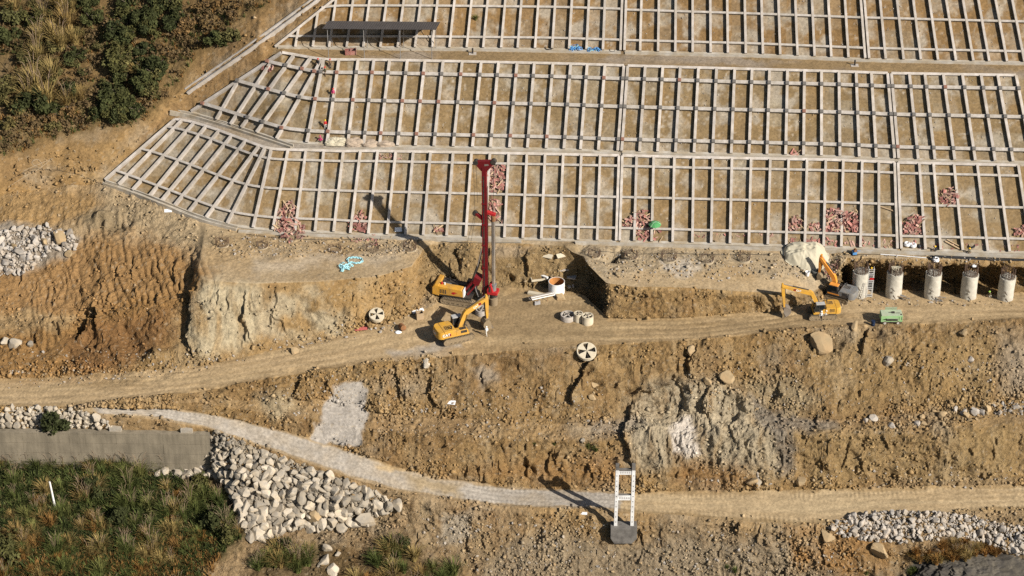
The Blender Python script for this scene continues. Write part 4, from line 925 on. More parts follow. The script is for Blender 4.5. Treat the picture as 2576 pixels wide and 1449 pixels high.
excavator(p, R(153), 'orange and black excavator with folded boom beside the first bored pile', boom=[(.5, 1.8), (1.15, 4.1), (3.7, 7.3)], stick=[(3.65, 7.2), (3.75, 4.3)], bucket=((3.75, 4.2), R(-25), .85), L=4.3, W=2.9, paint=ORG, dark=True, logo=False, sc=0.9)
# ------------------------------------------------------------------ rotary drilling rig
def drill_rig(loc, rz):
    r = empty('drilling_rig', loc, rz, 'tall red mast rotary drilling rig with yellow body standing in the pit', 'drilling rig')
    for s in (-1, 1): track(r, 5.4, 1.0, .8, s * 1.55)
    MB().box(-1.6, 1.6, -1.15, 1.15, .4, 1.0).build('undercarriage_frame', BLK, r)
    z = 1.15
    MB().box(-3.4, 2.2, -1.5, 1.5, z, z + .3).build('deck', BLK, r)
    cw = MB().prism([(-4.1, z + .15), (-3.0, z), (-3.0, z + 1.9), (-3.7, z + 1.9), (-4.1, z + 1.4)], -1.6, 1.6).build('counterweight', RIGY, r, bevel=.08)
    hood = MB().prism([(-3.0, z + .3), (.9, z + .3), (.9, z + 1.35), (.6, z + 1.6), (-3.0, z + 1.75)], -1.62, -.35).build('side_hood', RIGY, r, bevel=.06)
    for i in range(4): MB().box(-2.8 + i * .28, -2.66 + i * .28, -1.645, -1.62, z + .55, z + 1.3).build('grille_slat', BLK, hood)
    MB().prism([(-1.0, z + .75), (-.75, z + 1.05), (-.2, z + 1.1), (-.5, z + .9), (.05, z + .95), (-.6, z + .6)], -1.64, -1.622).build('red_emblem', REDL, hood)
    me = text_mesh('SANY', .3, LOGOW) if False else None
    MB().prism([(-3.0, z + .3), (.9, z + .3), (.9, z + 1.2), (-3.0, z + 1.5)], .5, 1.55).build('engine_block', BLK, r, bevel=.05)
    MB().box(-2.9, -1.5, -.35, .5, z + .3, z + 1.25).build('winch_house', GREYP, r)
    MB().lathe([(.5, -.4), (.5, -.36), (.3, -.34), (.3, .34), (.5, .36), (.5, .4)], 16, ME((-.7, .05, z + 1.0), (R(90), 0, 0))).build('winch_drum', BLK, r)
    cab = MB().prism([(.9, z + .3), (2.3, z + .3), (2.5, z + 1.0), (2.2, z + 2.0), (.9, z + 2.0)], .55, 1.55).build('cab', BLK, r, bevel=.04)
    MB().prism([(1.1, z + 1.1), (2.2, z + 1.1), (2.05, z + 1.9), (1.1, z + 1.9)], 1.556, 1.575).build('window_pane', GLASS, cab)
    MB().box(.9, 1.05, -1.62, -.35, z + .3, z + 1.6).build('white_end_panel', WHITE, r)
    for xx, m_, c in ((-2.7, REDL, .16), (-2.25, WHITE, .12)):
        MB().lathe([(c, z + 1.7), (c, z + 2.1), (0, z + 2.12)], 10, ME((xx, -.8, 0))).build('oil_can', m_, r)
    MB().tube([(-1.9, .9, z + 1.4), (-1.9, .9, z + 2.1)], .1, 8).build('exhaust_pipe', BLK, r)
    # parallelogram linkage between deck and mast
    for s in (-1, 1):
        MB().tube([(.6, s * .55, z + .6), (2.6, s * .55, z + 3.3)], .22, 8).build('linkage_arm', REDP, r)
        MB().tube([(1.4, s * .75, z + .4), (2.7, s * .75, z + 2.4)], .16, 8).build('linkage_arm', REDP, r)
        c = MB().tube([(2.2, s * .62, z + 3.2), (3.0, s * .62, 7.0)], .17, 10).build('mast_cylinder', BLK, r); MB().tube([(3.0, s * .62, 7.0), (3.65, s * .55, 10.2)], .09, 8).build('piston_rod', WORN, c)
    MB().prism([(2.3, z + 2.6), (3.2, z + 2.3), (3.6, z + 3.4), (2.5, z + 3.9)], -.8, .8).build('linkage_block', REDP, r)
    mx = 4.05; top = 24.4
    mast = MB().box(mx - .34, mx + .34, -.34, .34, .6, top).build('mast', REDP, r)
    for s in (-1, 1):
        MB().box(mx + .34, mx + .46, s * .26 - .08, s * .26 + .08, 1.2, 21).build('guide_rail', WORN if s > 0 else REDP, mast)
    MB().box(mx - .38, mx - .34, -.12, .12, 1.2, 23).build('cable_duct', BLK, mast)
    for s in (-1, 1): MB().box(mx - .12, mx + .05, s * .345 - .01, s * .345 + .01, 1.5, 23).build('web_recess', BLK, mast)
    for i in range(26):
        MB().lathe([(.09, 0), (.09, .03), (0, .03)], 8, ME((mx - .1, -.342, 2.4 + i * .82), (R(90), 0, 0))).build('lightening_hole', BLK, mast)
    for zz in (6.5, 10.6, 14.3, 18.0): MB().box(mx - .40, mx + .40, -.40, .40, zz, zz + .22).build('mast_flange', REDP, mast)
    hd = MB().prism([(mx - .45, top - .6), (mx + .45, top - .6), (mx + 1.6, top + .95), (mx + 1.55, top + 1.45), (mx + .5, top + 1.25), (mx - .9, top + 1.05), (mx - 1.35, top + .9), (mx - 1.4, top + .5)], -.3, .3).build('mast_head', REDP, r, bevel=.03)
    MB().prism([(mx + .1, top + .35), (mx + .75, top + .55), (mx + .7, top + .8), (mx + .1, top + .7)], -.306, .306).build('head_opening', WORN, hd)
    for xx, zz in ((mx - 1.3, top + .72), (mx + 1.45, top + 1.2)):
        MB().lathe([(.42, -.34), (.42, -.26), (.34, -.2), (.34, .2), (.42, .26), (.42, .34)], 18, ME((xx, 0, zz), (R(90), 0, 0))).build('sheave', BLK, hd)
    MB().prism([(mx - .4, 15.1), (mx - .4, 15.7), (mx - 1.3, 16.3), (mx - 1.45, 15.9)], -.25, .25).build('auxiliary_arm', REDP, r)
    MB().lathe([(.42, -.22), (.42, .22), (.2, .24)], 16, ME((mx - 1.5, 0, 16.1), (R(90), 0, 0))).build('auxiliary_sheave', BLK, r)
    kx = mx + 1.35
    MB().prism([(mx + .4, 16.4), (mx + 1.7, 16.2), (mx + 1.7, 16.5), (mx + .4, 16.8)], -.32, .32).build('kelly_guide', REDL, r)
    kb = MB().tube([(kx, 0, 1.2), (kx, 0, 9)], .27, 14).build('kelly_bar', KELLY, r, smooth=True)
    MB().tube([(kx, 0, 9), (kx, 0, 16.2)], .235, 14).build('kelly_upper_tube', WORN, kb, smooth=True)
    MB().lathe([(.36, 15.2), (.36, 16.0), (.28, 16.2)], 14, ME((kx, 0, 0))).build('kelly_collar', RUST, kb)
    for k in range(6):
        a = k * math.pi / 3; MB().box(.255, .30, -.03, .03, 1.5, 15.2, ME((kx, 0, 0), (0, 0, a))).build('kelly_rib', WORN, kb)
    MB().tube([(kx, 0, 16.2), (kx + .1, 0, 25.3)], .028, 6).build('main_rope', HOSE, r)
    for a, b in (((mx - 1.3, 0, 25.0), (mx - 1.1, 0, 18)), ((mx - 1.7, 0, 25.0), (mx - 1.55, 0, 16.2)), ((mx - 1.55, 0, 16), (-.7, .05, z + 1.3)), ((mx - 1.45, .1, 16), (.6, .1, z + 1.6))):
        MB().tube([a, b], .024, 5).build('hoist_rope', HOSE, r)
    # power head
    ph = MB().prism([(mx + .45, 3.0), (mx + .9, 3.9), (mx + 1.1, 3.9), (kx + .1, 2.6), (kx + .75, 2.6), (kx + .75, 2.1), (mx + .5, 2.1)], -.75, .75).build('power_head', REDL, r, bevel=.04)
    MB().lathe([(.62, 1.5), (.62, 2.1), (.5, 2.1)], 16, ME((kx, 0, 0))).build('drive_ring', BLK, ph)
    MB().lathe([(.42, 2.6), (.42, 3.6), (.5, 3.65), (.5, 3.8)], 14, ME((kx, 0, 0))).build('drive_sleeve', GREYP, ph)
    for s in (-1, 1): MB().lathe([(.3, 2.6), (.3, 3.6), (.15, 3.7)], 12, ME((mx + .9, s * .5, 0))).build('drive_motor', BLK, ph)
    for k in range(4):
        yy = -.5 + k * .33
        MB().tube([(1.8, yy, z + 2.0), (2.3, yy, z + 2.9), (2.6, yy * .8, z + 1.0), (3.0, yy * .7, z - .1), (3.5, yy * .6, z + .6), (3.9, yy * .6, 4.2)], .06, 6).build('hydraulic_hose', GALV if k % 2 else HOSE, r)
    MB().lathe([(.62, -.35), (.66, .0), (.66, 1.15), (.3, 1.25), (.2, 1.5)], 18, ME((kx, 0, 0))).build('drill_bucket', MUD, r, smooth=True)
    return r
drill_rig(foot(un(1158, 750, 0), 1.5), R(-15))
# ------------------------------------------------------------------ green compressor
def compressor(loc, rz):
    r = empty('air_compressor', loc, rz, 'pale green towed air compressor on four wheels with open side hatch', 'compressor')
    MB().box(-2.15, 2.15, -.95, .95, .55, .8).build('chassis', BLK, r)
    b = MB()
    b.prism([(-2.2, .8), (2.2, .8), (2.2, 2.1), (2.15, 2.15), (-2.15, 2.15), (-2.2, 2.1)], -1.0, 1.0)
    body = b.build('body', GREEN, r)
    MB().prism([(-2.17, 2.15), (2.17, 2.15), (2.1, 2.26), (-2.1, 2.26)], -1.02, 1.02).build('roof', GREENT, body)
    MB().box(-1.15, 1.25, -1.03, -.99, 1.0, 1.5).build('open_hatch', BLK, body)
    MB().box(-1.15, 1.25, 0, .04, 0, .85, ME((0, -1.0, 1.52), (R(62), 0, 0))).build('hatch_door', GREENT, body)
    MB().box(-1.2, 1.2, .0, .05, 0, 1.0, ME((0, 1.0, 2.2), (R(25), 0, 0))).build('raised_hatch', GREENT, body)
    MB().box(-2.23, -2.19, -1.3, -1.0, 1.2, 1.8).build('end_door', GREEN, body)
    for xx in (1.45, 1.95): MB().box(xx, xx + .1, -1.02, -1.0, 1.15, 1.85).build('vent', BLK, body)
    MB().box(.1, .65, -.3, .25, 2.27, 2.42).build('roof_vent', BLK, body)
    MB().tube([(.3, -.1, 2.38), (-.5, -.05, 2.38)], .06, 8).build('exhaust_pipe', BLK, body)
    MB().box(.85, 1.7, -.25, -.1, 2.265, 2.3).build('roof_slot', BLK, body)
    MB().box(1.75, 2.05, -.9, -.5, 2.265, 2.3).build('roof_slot', BLK, body)
    for xx in (-1.35, 1.35):
        for s in (-1, 1):
            w = MB().lathe([(.18, -.12), (.36, -.13), (.46, -.08), (.48, 0), (.46, .08), (.36, .13), (.18, .12)], 18, ME((xx, s * .92, .47), (R(90), 0, 0))).build('wheel', TYRE, r, smooth=True)
            MB().lathe([(0, -.10), (.2, -.135), (.24, -.10), (.24, .10), (.2, .135), (0, .10)], 14, ME((xx, s * .92, .47), (R(90), 0, 0))).build('rim', WHITE, w)
    MB().tube([(-2.15, 0, .65), (-3.2, 0, .35)], .06, 8).build('tow_bar', BLK, r)
    return r
cpr = compressor(foot(un(2240, 811, 0.05), .8), R(1)); cpr.scale = (.75, .78, .8)
def lathe_thing(name, prof, loc, m, label, cat, n=20, rot=(0, 0, 0), group=None, parts=None):
    o = MB().lathe(prof, n).build(name, m, None, loc, rot, smooth=True)
    tag(o, label, cat, group); return o
p = foot(un(2196, 818, 0), .3)
d = lathe_thing('oil_drum', [(0, 0), (.29, 0), (.3, .02), (.3, .30), (.315, .32), (.3, .34), (.3, .60), (.315, .62), (.3, .64), (.3, .88), (.27, .88), (.27, .86), (0, .86)], p, DBLUE, 'dark blue drum standing by the green compressor', 'drum')
# ================================================================== site structures
# ---- shelter on the upper berm
def shelter():
    fr = [(826.7, 146), (916.7, 147), (1007.4, 148), (1086.5, 149)]; rr = [(836, 117), (925, 118), (1016, 119), (1097, 120)]
    F = [G(*a) for a in fr]; Bk = [G(*a) for a in rr]
    org = F[0]; root = empty('shelter', org, 0, 'open shelter with long dark sheet roof on thin posts, upper berm', 'shelter')
    zt = F[1].z + 5.3
    dy = 3.3
    for p in F: MB().tube([(p.x - org.x, p.y - org.y, p.z - org.z - .1), (p.x - org.x, p.y - org.y, zt - org.z)], .055, 8).build('post', GALV, root)
    for p, f in zip(Bk, F):
        MB().tube([(p.x - org.x, f.y + dy - org.y, DOWN(p.x, f.y + dy).z - org.z - .1), (p.x - org.x, f.y + dy - org.y, zt - org.z - .62)], .05, 8).build('post', GALV, root)
    x0, x1 = F[0].x - .85 - org.x, F[-1].x + .75 - org.x
    y0, y1 = F[0].y - .45 - org.y, F[0].y + dy + .5 - org.y; sk = .75; yk = F[-1].y - F[0].y
    n = int((x1 - x0) / .19); vs = []; fs = []
    for i in range(n + 1):
        t = i / n; h = .03 if i % 2 else 0
        vs += [(x0 + (x1 - x0) * t, y0 + yk * t, zt - org.z + .12 + h), (x0 + sk + (x1 - x0) * t * .99, y1 + yk * t, zt - org.z - .62 + h)]
    m = len(vs); vs += [(a, b, c - .02) for a, b, c in vs]
    for i in range(n):
        a = 2 * i; fs += [(a, a + 2, a + 3, a + 1), (m + a, m + a + 1, m + a + 3, m + a + 2)]
    MB().add(vs, fs).build('roof_sheet', ROOFD, root)
    for yy, zz in ((0, 0), (dy, -.62)): MB().tube([(x0 + .3, yy, zt - org.z + zz), (x1 - .3, yy + yk, zt - org.z + zz)], .05, 6).build('purlin', GALV, root)
    for i in range(3):
        a, b = F[i] - org, F[i + 1] - org
        MB().tube([(a.x, a.y + dy, zt - org.z - .8), (b.x, b.y + dy, b.z + .4)], .015, 4).build('brace_wire', HOSE, root)
        MB().tube([(a.x, a.y, zt - org.z - .3), (b.x, b.y, b.z + .2)], .015, 4).build('brace_wire', HOSE, root)
shelter()
# ---- bored piles
def rebar_cage(r, n, z0, z1, seed, br=.05):
    rnd = random.Random(seed); mb = MB()
    for i in range(n):
        a = 2 * math.pi * i / n + rnd.uniform(-.06, .06); q = r + rnd.uniform(-.04, .04)
        mb.tube([(q * math.cos(a), q * math.sin(a), z0), (q * math.cos(a) * (1 + rnd.uniform(-.06, .06)), q * math.sin(a) * (1 + rnd.uniform(-.06, .06)), z1 + rnd.uniform(-.18, .12))], br, 5)
    for zz in (z0 + .25 * (z1 - z0), z0 + .65 * (z1 - z0)): mb.torus(r, .022, 20, 4, ME((0, 0, zz)))
    return mb
def pile(px, py, ztop, k, label):
    b = Vector(un(px, py, 0)); rnd = random.Random(40 + k)
    zb = foot(b, .9, 'min').z - .6
    root = empty('bored_pile', (b.x, b.y, zb), 0, label, 'concrete pile', 'row of exposed bored piles')
    h = ztop - zb; n = 28; rows = 14; vs = []; fs = []
    for i in range(rows):
        t = i / (rows - 1)
        for j in range(n):
            a = 2 * math.pi * j / n; rr = 1.25 + .04 * math.sin(a * 3 + k + t * 4) + rnd.uniform(-.022, .022) + (.03 if .3 < t < .34 else 0)
            zz = t * h + (rnd.uniform(-.13, .06) if i == rows - 1 else 0)
            vs.append((rr * math.cos(a), rr * math.sin(a), zz))
    for i in range(rows - 1):
        for j in range(n): fs.append((i * n + j, i * n + (j + 1) % n, (i + 1) * n + (j + 1) % n, (i + 1) * n + j))
    vs.append((0, 0, h - .12)); c = len(vs) - 1
    for j in range(n): fs.append(((rows - 1) * n + j, (rows - 1) * n + (j + 1) % n, c))
    MB().add(vs, fs).build('shaft', CONCP, root, smooth=True)
    rebar_cage(1.05, 32, h - .2, h + 1.35, k).build('rebar_cage', REBAR, root)
    for s in (0, 1):
        zz = h * (.55 - .27 * s); a = -1.9 + .2 * s
        MB().tube([(1.17 * math.cos(a), 1.17 * math.sin(a), zz), (1.32 * math.cos(a), 1.32 * math.sin(a), zz + .12), (1.30 * math.cos(a + .3), 1.30 * math.sin(a + .3), zz - .6)], .035, 5).build('bent_bar', REBAR, root)
        MB().box(-.22, .22, -.12, .12, -.02, .28, ME((1.16 * math.cos(a + .15), 1.16 * math.sin(a + .15), zz - .8), (0, 0, a))).build('corbel_stub', CONCP, root)
    return root
PL = ['bored pile beside the ladder tower and the orange excavator', 'bored pile with cream crate wedged in its rebar crown', 'bored pile below the white hose coil on the bank edge', 'bored pile with a small white bag on its rebar', 'bored pile with white splashed foot at the end of the row']
PZ = []
for k, (px, py, zt) in enumerate(((2161, 737, 4.1), (2247, 738, 4.0), (2344, 740, 4.0), (2436, 741, 3.85), (2529, 746, 3.75))):
    r = pile(px, py, zt, k, PL[k]); PZ.append((r.location.copy(), zt))
def thing_box(name, dims, loc, rz, m, label, cat, group=None, tilt=(0, 0), bevel=0):
    o = MB().box(-dims[0] / 2, dims[0] / 2, -dims[1] / 2, dims[1] / 2, 0, dims[2]).build(name, m, None, loc, (tilt[0], tilt[1], rz), bevel=bevel)
    return tag(o, label, cat, group)
# crate in the crown of pile two, bag on pile four
l, zt = PZ[1]
cr = empty('cream_crate', (l.x + .1, l.y - .3, zt - .1), R(4), 'cream plastic crate wedged in the rebar of a bored pile', 'crate')
MB().box(-.75, .75, -.05, .05, .55, 1.0).build('front_panel', TARP, cr); MB().box(-.75, .75, .05, .65, .85, .95).build('tray', TARP, cr)
for i in range(7): MB().box(-.7 + i * .22, -.62 + i * .22, -.04, .04, 0, .55).build('slat', TARP, cr)
l, zt = PZ[3]
def lump(name, loc, sc, m, label, cat, seed, rot=0, group=None, amp_=.25, flat=True, sub_=3, rug=0.0):
    bm = bmesh.new(); bmesh.ops.create_icosphere(bm, subdivisions=sub_, radius=1)
    V = np.array([v.co[:] for v in bm.verts]); nn = fbm(V[:, 0] * 1.3 + seed, V[:, 1] * 1.3, V[:, 2] * 1.3, 3, seed) + rug / amp_ * (1 - 3 * np.abs(fbm(V[:, 0] * 5, V[:, 1] * 4, V[:, 2] * 2.5, 4, seed + 5, 0.6)))
    for v, a in zip(bm.verts, nn):
        v.co *= 1 + amp_ * float(a)
        if flat and v.co.z < -.25: v.co.z = -.25 + (v.co.z + .25) * .15
        v.co.x *= sc[0]; v.co.y *= sc[1]; v.co.z *= sc[2]
    me = bpy.data.meshes.new(name); bm.to_mesh(me); bm.free(); me.polygons.foreach_set('use_smooth', [not rug] * len(me.polygons)); me.materials.append(m)
    o = link(name, me, None, None, loc, (0, 0, rot)); return tag(o, label, cat, group)
lump('white_bag', (l.x + .55, l.y + .75, zt + .95), (.42, .28, .25), WPLAS, 'small white bag lying on the rebar of a bored pile', 'bag', 5)
# ---- buried pile heads with rebar rings
RG = [(559, 616, 1.0, .95, 'rebar ring on a rubble mound at the left end of the platform'), (660, 620, .85, .55, 'rusty rebar ring beside the board heap spilling onto the platform'), (842, 630, 1.0, .6, 'low rebar ring between the board heap and the pale blue chain'),
      (937, 628, 1.0, .6, 'rebar ring at the kerb above the pale blue chain'), (1031, 626, 1.0, .8, 'rebar ring at the left brink of the rig pit'), (1495, 642, .95, .7, 'broken rebar ring at the right brink of the rig pit'),
      (1588, 645, 1.0, .65, 'rebar ring next to the deep hole on the right platform'), (1683, 649, 1.15, .95, 'widest rebar ring ringed by pale spilled grout'), (1779, 654, 1.0, .5, 'low rebar ring half buried between grout spill and tarpaulin'), (1872, 650, .95, .75, 'rebar ring standing left of the tarpaulin heap')]
for k, (px, py, r, h, lab) in enumerate(RG):
    p = foot(G(px, py), .8)
    root = empty('pile_head', p, 0, lab, 'pile head', 'buried pile heads on the platform')
    rebar_cage(r, 24, -.1, h + .3, 60 + k, .03).build('rebar_cage', REBAR, root)
    MB().lathe([(r * 1.25, -.35), (r * 1.08, .03), (r * .96, .05), (r * .9, -.06), (0, -.1)], 22).build('pile_top', mat('pale_mud', (.34, .275, .185), 1, .2, 1.5), root, smooth=True)
# ---- concrete rings and casings
def ring(name, px, py, r, h, m, label, tilt=0, spokes=True, lid=False, wall=.16, rz=0.3, z=None, inner=None, cat='concrete ring', rust=False):
    p = G(px, py) if z is None else Vector(un(px, py, z)); p = foot(p, r * .8, 'mean')
    root = empty(name, p + Vector((0, 0, -.08 + (.52 if tilt else 0))), rz, label, cat, 'rings and casings lying near the road'); root.rotation_euler = (tilt, 0, rz if not tilt else 0)
    w = wall
    MB().lathe([(r, 0), (r * 1.01, h * .33), (r * .985, h * .36), (r * 1.01, h * .68), (r, h * .7), (r, h), (r - w, h), (r - w, .02)], 30, close=True).build('ring_wall', m, root, smooth=True)
    if lid:
        for k in range(4):
            a0 = k * math.pi / 2 + .5; vs = [(0, 0)] + [((r - w * .5) * math.cos(a0 + t * .22), (r - w * .5) * math.sin(a0 + t * .22)) for t in range(5)]
            n = len(vs); V = [(x, y, h - .12) for x, y in vs] + [(x, y, h + .04) for x, y in vs]
            MB().add(V, [tuple(range(n - 1, -1, -1)), tuple(range(n, 2 * n))] + [(i, (i + 1) % n, n + (i + 1) % n, n + i) for i in range(n)]).build('spoke_plate', m, root)
        for k in range(4):
            a = k * math.pi / 2 + .2; MB().box(.15, r - w, -.05, .05, h - .3, h - .18, ME((0, 0, 0), (0, 0, a))).build('cross_bar', BLK, root)
        MB().lathe([(r - w, .1), (0, .1)], 24).build('bottom', BLK, root)
    else:
        MB().lathe([(r - w * .9, h * .3), (0, h * .28)], 24).build('inner_fill', MUD if not rust else RUST, root)
        if spokes:
            for k in range(2): MB().box(-r + w * .5, r - w * .5, -.07, .07, h - .2, h - .02, ME((0, 0, 0), (0, 0, .4 + k * 1.4))).build('cross_bar', m, root)
            MB().lathe([(.14, h * .4), (.14, h + .15), (0, h + .18)], 10).build('centre_post', WORN, root)
    return root
CREAM = mat('cream_concrete', (.60, .53, .40), .9, .12, 1.0, stain=(.36, .27, .16), stain_amt=.5, stain_scale=.8)
ring('spoked_ring', 948, 802, 1.17, .75, CREAM, 'round concrete lid with spokes tilted against the bank by the red panel', tilt=R(24), lid=True)
ring('spoked_ring', 1475.5, 896, 1.5, .6, CREAM, 'large round spoked concrete lid tilted at the road edge above the lower bank', tilt=R(26), lid=True)
wc = ring('casing_cylinder', 1400, 734, 1.27, 2.05, WHITE, 'white steel casing with rusty inside standing in the pit', spokes=False, rust=True, wall=.08, cat='casing')
MB().lathe([(1.17, .7), (1.185, .7), (1.185, 2.04), (1.17, 2.04)], 30, close=True).build('rusty_lining', mat('bright_rust', (.46, .20, .06), .9, .25, 1.2), wc)
ring('casing_cylinder', 1428, 802, 1.1, .95, CONC, 'wide grey ring, the lowest of three standing by the road', cat='casing')
ring('casing_cylinder', 1455, 806, .72, 1.45, CREAM, 'narrow cream casing between two wider rings by the road', rz=1.2, cat='casing')
ring('casing_cylinder', 1478, 812, .90, 1.45, CREAM, 'banded cream casing at the end of three rings by the road', rz=.1, cat='casing')
ring('spoked_ring', 1212, 788, .98, .95, CONC, 'concrete ring standing under the boom of the large yellow excavator', rz=.9)
# ---- pylon
def pylon():
    b = Vector(un(1569, 1320, -17.4)); root = empty('concrete_pylon', (b.x, b.y, -20.2), R(0), 'whitewashed concrete ladder frame pylon on dark footing beside the lower track', 'pylon')
    H = 2.8
    MB().prism([(-1.95, 1.0), (-1.4, 0), (1.2, 0), (1.95, .9), (1.95, H), (-1.95, H)], -1.0, .9).build('footing', CONCX, root, bevel=.04)
    for s in (-1, 1):
        lg = MB().box(-.25, .25, -.3, .3, H, H + 11.2, ME((s * 1.22, 0, 0), (0, R(-.15) * s, 0))).build('leg', PYLON, root, bevel=.02)
        MB().box(-.255, .255, -.305, .305, H + 10.3, H + 11.22, ME((s * 1.22, 0, 0), (0, R(-.15) * s, 0))).build('stained_head', CONCX, lg)
        for i in range(10):
            MB().box(-.06, .06, -.325, -.30, H + .7 + i * .95, H + .82 + i * .95, ME((s * 1.22, 0, 0))).build('step_iron', BLK, lg)
    for zz, hh in ((4.75, .9), (9.45, .9)):
        cb = MB().box(-1.0, 1.0, -.22, .22, H + zz, H + zz + hh).build('cross_beam', PYLON, root)
        MB().box(-1.0, 1.0, -.215, .225, H + zz + hh, H + zz + hh + .03).build('sooty_top', CONCX, cb)
        for i in range(5): MB().box(-.78 + i * .33, -.78 + i * .33 + .2, -.232, -.222, H + zz + .25, H + zz + .55).build('painted_mark', mat('faded_marking', (.42, .40, .38), .9, .2, 4), cb)
    MB().box(-1.0, 1.0, -.235, .21, H + 10.12, H + 10.36).build('sooty_band', CONCX, root)
pylon()
# ---- retaining wall
def retaining_wall():
    A = Vector(un(-60, 1079, -8.5)); B = Vector(un(528, 1087, -8.6)); d = (B - A); L = d.length; rz = math.atan2(d.y, d.x)
    root = empty('retaining_wall', (A.x, A.y - .35, -15.6), rz, 'long weathered concrete retaining wall above the tall grass', 'retaining wall')
    Ht = 7.05; n = 5; cs = 4
    for r in range(cs):
        for c in range(n):
            x0, x1 = L * c / n + .01, L * (c + 1) / n - .01; z0, z1 = Ht * r / cs + .03, Ht * (r + 1) / cs - .03; j = random.uniform(-.03, .03)
            MB().box(x0, x1, -.45 + j + (cs - r) * -.08, .5, z0, z1).build('wall_panel', CONCD, root)
    MB().box(0, L, -.40, .48, 0, Ht - .05).build('core', CONCX, root)
    MB().box(-.01, L + .01, -.56, .55, Ht, Ht + .14).build('coping', CONCD, root)
retaining_wall()
# ---- white pole
p = G(141, 1284)
o = MB().tube([(0, 0, -.6), (-.42, .1, 5.3)], .17, 10, r2=.13).build('white_pole', WHITE, None, p); tag(o, 'leaning white concrete pole rising from the tall grass', 'pole')
# ---- stacks of kerbstones on the wall top
for (px, py), lab in (((292, 1076), 'stack of pale concrete slabs at the end of the rubble strip'), ((470, 1076), 'stack of grey concrete slabs standing alone above the retaining wall')):
    p = foot(G(px, py), .4); root = empty('slab_stack', p, R(-3), lab, 'slab stack', 'slab stacks above the retaining wall')
    for i in range(6):
        for j in range(3): MB().box(-.9, .9, -.62 + j * .42, -.24 + j * .42, .02 + i * .2, .19 + i * .2, ME((random.uniform(-.05, .05), 0, 0))).build('slab', DRAIN, root)
# ---- tarpaulin heap
def tarp():
    c = G(2027, 650); nx, ny = 90, 66; vs = []; fs = []
    X, Y = np.meshgrid(np.linspace(-1.25, 1.25, nx), np.linspace(-1.25, 1.25, ny))
    rr = (np.abs(X) ** 2.6 + np.abs(Y) ** 2.6) ** (1 / 2.6); th = np.arctan2(Y, X)
    hgt = np.clip(1.16 - rr, 0, 1) ** .62 * (1 + .25 * vn(X * 1.6, Y * 1.6, 0 * X, 201))
    fold = (1 - np.abs(vn(th * 3.2 + 1.5 * X, rr * 1.6 + Y, 0 * X, 202)) * 2) * np.clip(rr * 1.3, 0, 1) * .08 + .10 * (1 - 2 * np.abs(vn(X * 2.4 + Y, Y * 2.2, 0 * X, 203)))
    H = 2.2 * hgt + fold * 1.5 + .12 * (1 - 2 * np.abs(vn(X * 4 + 2 * Y, Y * 3.5, 0 * X, 204))) * np.clip(hgt * 2, 0, 1)
    for j in range(ny):
        for i in range(nx):
            wxp = c.x + X[j, i] * 3.0 - Y[j, i] * .2; wyp = c.y + Y[j, i] * 1.75 * (1 + .1 * math.sin(3 * th[j, i]))
            g = DOWN(wxp, wyp).z
            vs.append((wxp - c.x, wyp - c.y, g - c.z + max(0.03, H[j, i]) + .02))
    for j in range(ny - 1):
        for i in range(nx - 1):
            if rr[j, i] < 1.22 + .06 * math.sin(th[j, i] * 7): fs.append((j * nx + i, j * nx + i + 1, (j + 1) * nx + i + 1, (j + 1) * nx + i))
    me = bpy.data.meshes.new('tarpaulin_heap'); me.from_pydata(vs, [], fs); me.polygons.foreach_set('use_smooth', [True] * len(me.polygons)); me.materials.append(TARP)
    o = link('tarpaulin_heap', me, None, None, c); tag(o, 'big cream tarpaulin draped over a heap at the kerb', 'tarpaulin')
tarp()
thing_box('red_board', (1.6, .9, .06), G(2050, 667) + Vector((0, -.1, .35)), R(8), BOARDR, 'red board leaning on the front of the tarpaulin heap', 'board', tilt=(R(25), 0))
# ---- umbrella
def umbrella():
    p = G(1650, 584); root = empty('parasol', p, 0, 'open green parasol over boards on the lowest tier', 'parasol')
    MB().tube([(0, 0, 0), (-.2, -.25, 1.75)], .025, 6).build('pole', GALV, root)
    vs = [(-.22, -.3, 2.1)]; n = 8; fs = []
    for k, (r, z) in enumerate(((.5, 1.98), (1.0, 1.62))):
        for j in range(n * 2):
            a = 2 * math.pi * j / (2 * n); q = r * (1 if j % 2 == 0 else .93); vs.append((-.22 + q * math.cos(a), -.3 + q * math.sin(a), z + (.03 if j % 2 else 0) + .12 * q * math.sin(a)))
    m = 2 * n
    for j in range(m):
        fs.append((0, 1 + j, 1 + (j + 1) % m)); fs.append((1 + j, 1 + m + j, 1 + m + (j + 1) % m, 1 + (j + 1) % m))
    MB().add(vs, fs).build('canopy', LEAFU, root)
    for j in range(0, m, 2): MB().tube([vs[0], vs[1 + j], vs[1 + m + j]], .014, 4).build('rib', GALV, root)
umbrella()
# ---- coils, hoses, chain
def coil(px, py, R0, r, m, label, n=3, tilt=0, cat='hose coil'):
    p = foot(G(px, py), .3); root = empty('hose_coil', p, random.random(), label, cat, 'hose coils by the kerb')
    for i in range(n): MB().torus(R0 * (1 - .06 * (i % 2)), r, 20, 8, ME((0, 0, r + i * r * 1.5), (R(random.uniform(-4, 4)), R(random.uniform(-4, 4)), 0))).build('loop', m, root, smooth=True)
coil(2282, 617, .38, .15, WPLAS, 'white hose coil lying left of its twin by the last expansion joint', 2)
coil(2297, 620, .38, .15, WPLAS, 'white hose coil beside the black and white bags', 2)
coil(2354, 655, .40, .15, WPLAS, 'white hose coil on the brink above a bored pile', 2)
coil(2344, 650, .42, .10, BPLAS, 'black tyre-like coil behind the white coil on the brink', 2)
coil(2444, 620, .5, .07, BPLAS, 'thin black cable coil near a crouching worker on the kerb', 2)
coil(1380, 123, .55, .04, BPLAS, 'flat coil of dark cable on the upper berm', 3)
